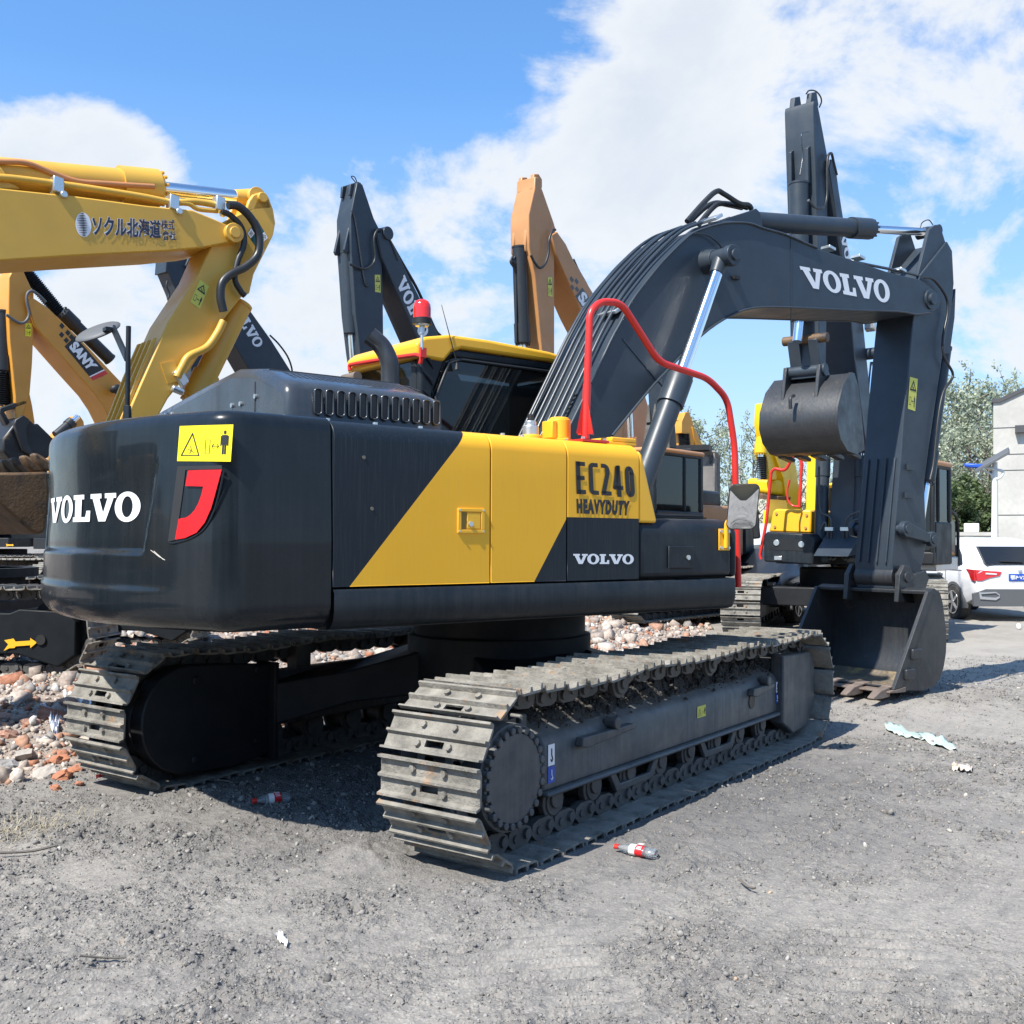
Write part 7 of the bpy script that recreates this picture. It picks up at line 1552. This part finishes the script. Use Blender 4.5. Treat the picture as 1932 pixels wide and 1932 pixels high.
P = [FS.x(*p, 0) for p in ((1795, 1060), (1868, 1060), (1868, 1011), (1795, 1011))]; b = MB(); b.prism([(p[1], p[2]) for p in P], 0, 4, axis='x'); b.build('wall', M['wallwhite'], t); b = MB(); b.box(-.2, 4.2, P[1][1]-.15, P[0][1]+.1, P[2][2]+.003, P[2][2]+.14); b.build('roof', M['concrete'], t)
b = MB(); Q = [FS.x(*p, 0) for p in ((1831, 1060), (1862, 1060), (1862, 1019), (1831, 1019))]; b.box(-.05, -.003, Q[1][1], Q[0][1], 0.02, Q[2][2]); b.build('door', M['pink'], t)
b = MB(); Q = [FS.x(*p, 0) for p in ((1805, 1036), (1818, 1022))]; b.box(-.04, -.003, Q[1][1], Q[0][1], Q[0][2], Q[1][2]); b.build('window', M['glass'], t)
Q = FS.x(1833, 1005, 0); b = MB(); b.box(.3, .75, Q[1]-.27, Q[1]+.27, P[2][2]+.14, P[2][2]+.48); ac = b.build('air_conditioner', M['wallwhite'], None, loc=None, bevel=.03)
ac.data.transform(Matrix.Translation(FS.o) @ Matrix.Rotation(FS.h, 4, 'Z')); tag(ac, 'white air conditioner unit on the flat roof of the small outbuilding', 'air conditioner')
FW = frame_view(1880, 38); b = MB(); Q = [FW.x(*p, 0) for p in ((1868, 1050), (1900, 1022))]; b.box(0, .24, Q[1][1], Q[0][1], 0, Q[1][2]); o = b.build('brick_wall', M['brick'], None); o.location = FW.o; o.rotation_euler.z = FW.h; tag(o, 'low orange brick wall between outbuilding and house', 'wall')
FL = frame_view(1876, 34); t = thing('street_lamp', (FL.o[0], FL.o[1], 0), FL.h, 'white solar street lamp standing in front of the concrete house', 'street lamp')
q0, q1 = FL.x(1876, 1050, 0), FL.x(1877, 872, 0); b = MB(); b.cyl((0, q0[1], 0), (0, q1[1], q1[2]), .13, .08, n=14); b.cyl((0, q0[1], 0), (0, q0[1], .5), .2, n=14); b.build('pole', M['wallwhite'], t)
b = MB(); c_ = FL.x(1872, 868, 0); b.obox(c_, (.4, 0, .1), (0, .50, -.30), (0, .02, .04)); b.build('solar_panel', M['greyplastic'], t, bevel=.01)
b = MB(); b.tube(spline([FL.x(*p, -.05) for p in ((1876, 905), (1888, 900), (1892, 890), (1880, 886), (1850, 880), (1842, 878))], 6), .045, n=8); b.tube(spline([FL.x(*p, -.05) for p in ((1876, 898), (1860, 890), (1846, 884))], 5), .03, n=6); b.build('lamp_arm', M['wallwhite'], t)
b = MB(); c_ = FL.x(1837, 879, -.05); b.obox(c_, (.12, 0, 0), (0, .28, .03), (0, 0, .07)); b.build('lamp_head', M['blue'], t, bevel=.04)
FV = frame_view(1600, 92); b = MB(); Q = [FV.x(*p, 0) for p in ((1395, 1045), (1872, 905))]; b.box(0, 12, Q[1][1], Q[0][1], 0, Q[1][2]); o = b.build('warehouse', mat('cream_cladding', (.62, .56, .46), .8, var=.15, vscale=.15), None); o.location = FV.o; o.rotation_euler.z = FV.h; tag(o, 'long cream warehouse glimpsed behind the row of trees', 'warehouse')

HB = np.array([-FWD[0], -FWD[1]]); HB = HB/np.linalg.norm(HB); c0_ = CAM[:2]+HB*24+np.array([-.6, .8])*7
b = MB(); b.box(0, 9, -21, 24, 0, 6.2); b.prism([(-.3, 6.2), (4.5, 7.8), (9.3, 6.2)], -21.3, 24.3); o = b.build('reflection_building', mat('reflection_tan', (.26, .20, .12), .8, var=.2, vscale=.3), None); o.location = (c0_[0], c0_[1], 0); o.rotation_euler.z = math.atan2(HB[1], HB[0]); tag(o, 'unseen long tan building added across the yard for the reflections in the glossy paint', 'reflection_building')  # unseen building, added to tone what glossy paint and mirror reflect
# ---- trees
def leaf_mat(name, c1, c2):
    m = bpy.data.materials.new(name); m.use_nodes = True; nt = m.node_tree; N = nt.nodes; L = nt.links; b = N['Principled BSDF']; b.inputs['Roughness'].default_value = .6
    g = N.new('ShaderNodeNewGeometry'); r = N.new('ShaderNodeValToRGB'); r.color_ramp.elements[0].color = (*c1, 1); r.color_ramp.elements[1].color = (*c2, 1); L.new(g.outputs['Random Per Island'], r.inputs[0]); L.new(r.outputs[0], b.inputs['Base Color'])
    tr = N.new('ShaderNodeBsdfTranslucent'); L.new(r.outputs[0], tr.inputs['Color']); mxs = N.new('ShaderNodeMixShader'); mxs.inputs[0].default_value = .35; out = N['Material Output']; L.new(b.outputs[0], mxs.inputs[1]); L.new(tr.outputs[0], mxs.inputs[2]); L.new(mxs.outputs[0], out.inputs[0]); return m
LP = leaf_mat('pale_poplar_leaf', (.20, .25, .15), (.52, .55, .42)); LD = leaf_mat('green_leaf', (.05, .085, .03), (.15, .20, .08))
def tree_proto(h, wd, n, lm, seed, leaf=.15, name='tree'):
    rg = np.random.default_rng(seed); t = thing(name, (0, 0, 0), 0, 'x', 'tree')
    tb = MB(); path = [(0, 0, 0)]
    for i in range(1, 9): path.append((rg.normal(0, .05)*i, rg.normal(0, .05)*i, h*i/8.6))
    tb.tube(spline(path, 3), list(np.linspace(.16, .02, len(spline(path, 3)))), n=7)
    C = []
    for i in range(30):
        z0 = h*(.16+.76*i/30); a = rg.uniform(0, 2*pi); l = wd*(1.0-.65*abs((z0/h)-.42)/.58)*rg.uniform(.6, 1.15); p0 = np.array([0, 0, z0]); p1 = p0+np.array([cos(a)*l, sin(a)*l, l*rg.uniform(.5, 1.3)])
        pm = (p0+p1)/2+np.array([0, 0, -.1]); tb.tube([p0, pm, p1], [.045, .03, .008], n=4); 
        for k in range(4): C.append((p0+(p1-p0)*rg.uniform(.35, 1.05)+rg.normal(0, .22, 3), rg.uniform(.28, .62)))
    tb.build('trunk', M['bark'], t, smooth=60)
    C = [c_ for c_ in C if rg.random() < .9]; idx = rg.integers(0, len(C), n); cen = np.array([C[i][0] for i in idx]); rad = np.array([C[i][1] for i in idx]); d = rg.normal(size=(n, 3)); d /= np.linalg.norm(d, axis=1)[:, None]; p = cen+d*(rad*rg.random(n)**.5)[:, None]
    u = rg.normal(size=(n, 3)); u /= np.linalg.norm(u, axis=1)[:, None]; v = np.cross(u, rg.normal(size=(n, 3))); v /= np.linalg.norm(v, axis=1)[:, None]; s = (leaf*rg.uniform(.6, 1.3, n))[:, None]
    V = np.stack([p-u*s, p+v*s*.55, p+u*s, p-v*s*.55], 1).reshape(-1, 3); Fa = np.arange(n*4).reshape(n, 4)
    me = bpy.data.meshes.new('crown'); me.from_pydata(V.tolist(), [], Fa.tolist()); me.materials.append(lm); o = bpy.data.objects.new('crown', me); COL.objects.link(o); o.parent = t; return t
protos = [tree_proto(12, 2.0, 1800, LP, 1, .11), tree_proto(12, 1.7, 1200, LP, 2, .11), tree_proto(11, 2.6, 2700, LP, 3, .11)]; bush = tree_proto(6, 2.6, 3600, LD, 4, .16)
def copy_tree(p, loc, rz, s, label):
    o = p if not p.get('used') else p.copy()
    if o is not p:
        COL.objects.link(o)
        for ch in p.children: c_ = ch.copy(); COL.objects.link(c_); c_.parent = o
    p['used'] = 1; o.location = loc; o.rotation_euler.z = rz; o.scale = (s[0], s[0], s[1]); o['label'] = label; return o
TR = [(1262, 62, 800, 1), (1284, 58, 765, 0), (1306, 64, 790, 1), (1328, 57, 775, 2), (1352, 66, 768, 1), (1376, 60, 800, 1), (1402, 70, 812, 1), (1424, 58, 772, 0), (1450, 66, 800, 1), (1475, 62, 845, 0), (1500, 70, 840, 1), (1524, 60, 830, 2), (1548, 68, 850, 1), (1580, 62, 800, 0),
      (1612, 66, 770, 1), (1645, 60, 700, 0), (1668, 64, 690, 1), (1700, 66, 720, 2), (1735, 60, 725, 0), (1765, 56, 735, 2), (1785, 62, 712, 2), (1808, 58, 705, 2), (1830, 60, 690, 0), (1850, 56, 705, 2), (1868, 62, 712, 2), (1905, 66, 690, 0), (1790, 50, 800, 2), (1835, 52, 790, 2), (1862, 50, 780, 0)]
ORD = ['first', 'second', 'third', 'fourth', 'fifth', 'sixth', 'seventh', 'eighth', 'ninth', 'tenth', 'eleventh', 'twelfth', 'thirteenth', 'fourteenth', 'fifteenth', 'sixteenth', 'seventeenth', 'eighteenth', 'nineteenth', 'twentieth', 'twenty-first', 'twenty-second', 'twenty-third', 'twenty-fourth', 'twenty-fifth', 'twenty-sixth', 'twenty-seventh', 'twenty-eighth', 'twenty-ninth']
for i, (px, d, py, k) in enumerate(sorted(TR)):
    o = at(px, d); H = (CAM+ray(px, py)*d)[2]; s = H/(12 if k != 2 else 11)/1.02
    q = copy_tree(protos[k], (o[0], o[1], 0), RNG.uniform(0, 6), (s*RNG.uniform(.85, 1.1), s), 'pale thin-leaved tree, %s from the left in the row behind the yard' % ORD[i]); q['group'] = 'pale trees behind the yard'
for i, (px, d, py) in enumerate(((1770, 46, 930), (1800, 45, 950), (1828, 47, 940), (1858, 46, 930), (1700, 50, 960), (1745, 48, 945), (1545, 50, 965), (1470, 52, 985), (1420, 50, 985))):
    o = at(px, d); H = (CAM+ray(px, py)*d)[2]; s = H/6
    q = copy_tree(bush, (o[0], o[1], 0), RNG.uniform(0, 6), (s*1.2, s), 'dark green bushy tree, %s from the left under the pale trees' % ORD[[8, 7, 6, 5, 4, 3, 2, 1, 0][i] if False else sorted([1770, 1800, 1828, 1858, 1700, 1745, 1545, 1470, 1420]).index(px)]); q['group'] = 'dark bushy trees under the pale ones'

# ---- cars
def car(fr, label, paint, dims, kind, name='parked_car', plate=None):
    Lc, Wc, Hc = dims; t = thing(name, tuple(fr.o), fr.h, label, 'car' if kind != 'van' else 'van'); h = Wc/2
    # stations along x (rear to front): (x, belt half width, belt z, roof half width, roof z)
    if kind == 'suv': S = [(-Lc/2, .93, .98, .70, 1.02), (-Lc/2+.04, .97, 1.02, .74, 1.06), (-Lc/2+.20, .99, 1.06, .76, 1.22), (-Lc/2+.58, 1.0, 1.06, .79, 1.50), (-Lc/2+.95, 1.0, 1.05, .82, 1.62), (-Lc/2+1.3, 1.0, 1.02, .83, 1.66), (0, 1, 1.0, .83, 1.67), (.55, 1, .98, .80, 1.60), (1.15, 1, .97, .80, 1.02), (1.7, .97, .93, .75, .96), (2.1, .90, .82, .68, .84), (Lc/2, .78, .62, .6, .66)]
    elif kind == 'van': S = [(-Lc/2, .95, 1.05, .80, 1.80), (-Lc/2+.1, .99, 1.06, .84, 1.93), (-Lc/2+.5, 1, 1.06, .86, 1.97), (0, 1, 1.06, .86, 1.97), (1.0, 1, 1.05, .84, 1.90), (1.6, 1, 1.02, .80, 1.30), (2.0, .96, .95, .74, 1.0), (Lc/2, .86, .75, .66, .80)]
    else: S = [(-Lc/2, .86, .75, .66, .80), (-Lc/2+.2, .96, .95, .72, .98), (-Lc/2+.7, 1, .97, .74, 1.02), (-.9, 1, .96, .72, 1.38), (0, 1, .95, .74, 1.45), (.6, 1, .93, .72, 1.36), (1.3, 1, .90, .74, .98), (1.8, .96, .84, .70, .88), (Lc/2, .80, .62, .6, .64)]
    G = []
    for (x, wb, zb, wr, zr) in S:
        zl = .42 if abs(x) > Lc/2-.3 else .30
        half = [(0, zr+.012), (h*wr*.7, zr+.004), (h*wr*.95, zr-.04), (h*wr, zr-.09 if zr-zb > .2 else zr-.02), (h*(wr*.3+wb*.7), zb+(zr-zb)*.2), (h*wb, zb-.04), (h*wb*1.0, zb-.30), (h*wb*.985, zl+.16), (h*wb*.93, zl), (0, zl-.02)]
        G.append([(x, y, z) for y, z in half]+[(x, -y, z) for y, z in half[-2:0:-1]])
    b = MB(); b.grid(G, close=True); n = len(G[0]); b.add(G[0], [tuple(range(n))]); b.add(G[-1], [tuple(range(n))]); body = b.build('body', paint, t, smooth=40, bevel=.02)
    for sx in (-Lc/2+.85, Lc/2-.95):
        for sy in (-1, 1):
            b = MB(); y0, y1 = sy*(h-.20), sy*(h+.005); b.cyl((sx, y0, .34), (sx, y1, .34), .36, n=28); b.cyl((sx, y0, .34), (sx, y1+sy*.006, .34), .345, n=28); w_ = b.build('wheel', M['tyre'], t, bevel=.02)
            b = MB(); b.cyl((sx, y1+sy*.002, .34), (sx, y1+sy*.012, .34), .235, n=28); r_ = b.build('rim', M['black'], w_); b = MB()
            for k in range(5): a = 2*pi*k/5; b.obox((sx+.125*cos(a), y1+sy*.018, .34+.125*sin(a)), (.11*cos(a), 0, .11*sin(a)), (0, .008, 0), (-.028*sin(a), 0, .028*cos(a)))
            b.cyl((sx, y1+sy*.01, .34), (sx, y1+sy*.028, .34), .05, n=12)
            G2 = [[(sx+rr*cos(2*pi*i/28), y1+sy*.02, .34+rr*sin(2*pi*i/28)) for i in range(28)] for rr in (.215, .24)]; b.grid(G2, close=True)
            b.build('spokes', M['alloy'], w_)
            b = MB(); pts = [(sx+.42*cos(a), .34+.42*sin(a)) for a in np.linspace(-.25, pi+.25, 18)]; inn = [(sx+.36*cos(a), .34+.36*sin(a)) for a in np.linspace(-.25, pi+.25, 18)]; b.prism(pts+inn[::-1], min(sy*(h-.10), sy*(h+.012)), max(sy*(h-.10), sy*(h+.012))); b.build('wheel_arch', M['greyplastic'], t)
    return t, body, h, S
o_ = at(1837, 20.6); hs_ = 39; H_ = np.array([cos(RAD(hs_)), sin(RAD(hs_)), 0]); Lf = np.array([-H_[1], H_[0], 0]); o_ = o_+H_*2.3-Lf*.93
FC = Frm(o_[0], o_[1], hs_, 0); FC.o[2] = 0
t, body, h, S = car(FC, 'white sport utility car seen from behind at the right edge', M['carwhite'], (4.6, 1.86, 1.67), 'suv')
xr = -2.3
def rear(name, pts, m, off=.006, parent=None, thick=.02):      # panels on the sloping rear face: points (y, z)
    def xx(z): return xr+np.interp(z, [.3, 1.0, 1.02, 1.22, 1.50, 1.60], [0.02, 0.0, .03, .195, .575, .85])
    b = MB(); n = len(pts); b.add([(xx(z)-off-thick*.3, y, z) for y, z in pts]+[(xx(z)+.05, y, z) for y, z in pts], [tuple(range(n)), tuple(range(n, 2*n))[::-1]]+[(i, n+i, n+(i+1) % n, (i+1) % n) for i in range(n)]); return b.build(name, m, parent or t, bevel=.004)
rear('rear_window', [(-.66, 1.13), (.66, 1.13), (.60, 1.48), (-.60, 1.48)], M['glass'], .065); wp = rear('wiper', [(-.1, 1.16), (.35, 1.18), (.35, 1.20), (-.1, 1.18)], M['black'], .085)
for s in (-1, 1):
    rear('tail_lamp', [(s*.90, 1.02), (s*.38, .98), (s*.42, .90), (s*.62, .86), (s*.78, .80), (s*.88, .80)], M['lampred'], .014)
    b = MB(); b.prism([(xr-.0, 1.02), (xr+.32, 1.03), (xr+.22, .95), (xr+.12, .82), (xr, .80)], s*(h-.03) if s > 0 else -h-.004, s*(h-.03)+.034 if s > 0 else -h+.03); b.build('tail_lamp', M['lampred'], t)
    rear('lamp_reflector', [(s*.70, .96), (s*.48, .945), (s*.48, .92), (s*.70, .93)], M['white'], .022)
    rear('bumper_trim', [(s*.82, .44), (s*.50, .42), (s*.42, .47), (s*.42, .50), (s*.50, .47), (s*.78, .49), (s*.80, .54), (s*.50, .56), (s*.42, .50), (s*.42, .53), (s*.50, .585), (s*.84, .57)], M['alloy'], .03)
bp_ = rear('rear_bumper', [(-.93, .30), (.93, .30), (.95, .55), (.70, .64), (-.70, .64), (-.95, .55)], M['greyplastic'], .012)
pl = rear('number_plate', [(-.23, .80), (.23, .80), (.23, .94), (-.23, .94)], M['blue'], .016)
font_obj('lettering', '鄂P·VX15', lambda u, v: (xr-.028-.004, .21-.42*u, .825+.09*v), M['white'], pl, bold=.02)
em = rear('emblem', [(-.035, 1.045), (.035, 1.045), (.045, 1.01), (.03, .975), (-.03, .975), (-.045, 1.01)], M['alloy'], .02)
b = MB(); b.box(xr+1.18, xr+1.20, h-.004, h+.003, .45, 1.0); b.box(xr+.5, xr+3.3, h*.965, h*1.0+.004, .985, 1.0); b.build('door_seam', M['greyplastic'], t)
b = MB(); b.prism([(xr+.55, 1.12), (xr+1.0, 1.10), (xr+1.0, 1.50), (xr+.92, 1.47)], h*.80, h*.985); b.prism([(xr+1.08, 1.07), (xr+2.0, 1.05), (xr+2.0, 1.55), (xr+1.12, 1.54)], h*.80, h*.985); b.prism([(xr+2.1, 1.05), (xr+3.2, 1.02), (xr+2.8, 1.50), (xr+2.1, 1.55)], h*.80, h*.98); b.build('side_window', M['glass'], t)
b = MB()
for x in (xr+1.30, xr+2.25): b.box(x, x+.2, h+.0, h+.035, .90, .93)
b.build('door_handle', M['alloy'], t, bevel=.008)
b = MB(); b.obox((xr+3.2, h+.12, 1.08), (.06, 0, 0), (0, .10, 0), (0, 0, .08)); b.build('side_mirror', M['carwhite'], t, bevel=.03)
o_ = at(1425, 27); FN = Frm(o_[0], o_[1], 175, 0); FN.o[2] = .05
t, body, h, S = car(FN, 'white van parked behind the tall charcoal excavator', M['carwhite'], (4.8, 1.8, 1.97), 'van', 'parked_van')
b = MB(); b.prism([(-2.2, 1.15), (-.9, 1.15), (-.9, 1.72), (-2.15, 1.72)], h*.86, h*1.0); b.prism([(-.8, 1.15), (.4, 1.15), (.4, 1.72), (-.8, 1.72)], h*.86, h*1.0); b.prism([(.5, 1.15), (1.4, 1.12), (1.05, 1.70), (.5, 1.72)], h*.86, h*1.0); b.build('side_window', M['glass'], t)
b = MB(); b.prism([(-1.6, .9), (-1.45, .9), (-1.45, 1.0), (-1.6, 1.0)], h+.001, h+.006); b.build('door_lettering', M['blue'], t)
o_ = at(1455, 21.5); FK = Frm(o_[0], o_[1], 185, 0); FK.o[2] = .03
t, body, h, S = car(FK, 'black car behind the raised track of the tall charcoal excavator', M['cardark'], (4.5, 1.8, 1.45), 'sedan')
b = MB(); b.prism([(-1.3, 1.0), (.55, .98), (.35, 1.30), (-.8, 1.32)], h*.80, h*.99); b.build('side_window', M['glass'], t); b = MB(); b.obox((2.15, h*.6, .72), (.06, 0, 0), (0, .18, 0), (0, 0, .06)); b.obox((2.15, -h*.6, .72), (.06, 0, 0), (0, .18, 0), (0, 0, .06)); b.build('headlamp', M['alloy'], t, bevel=.02)
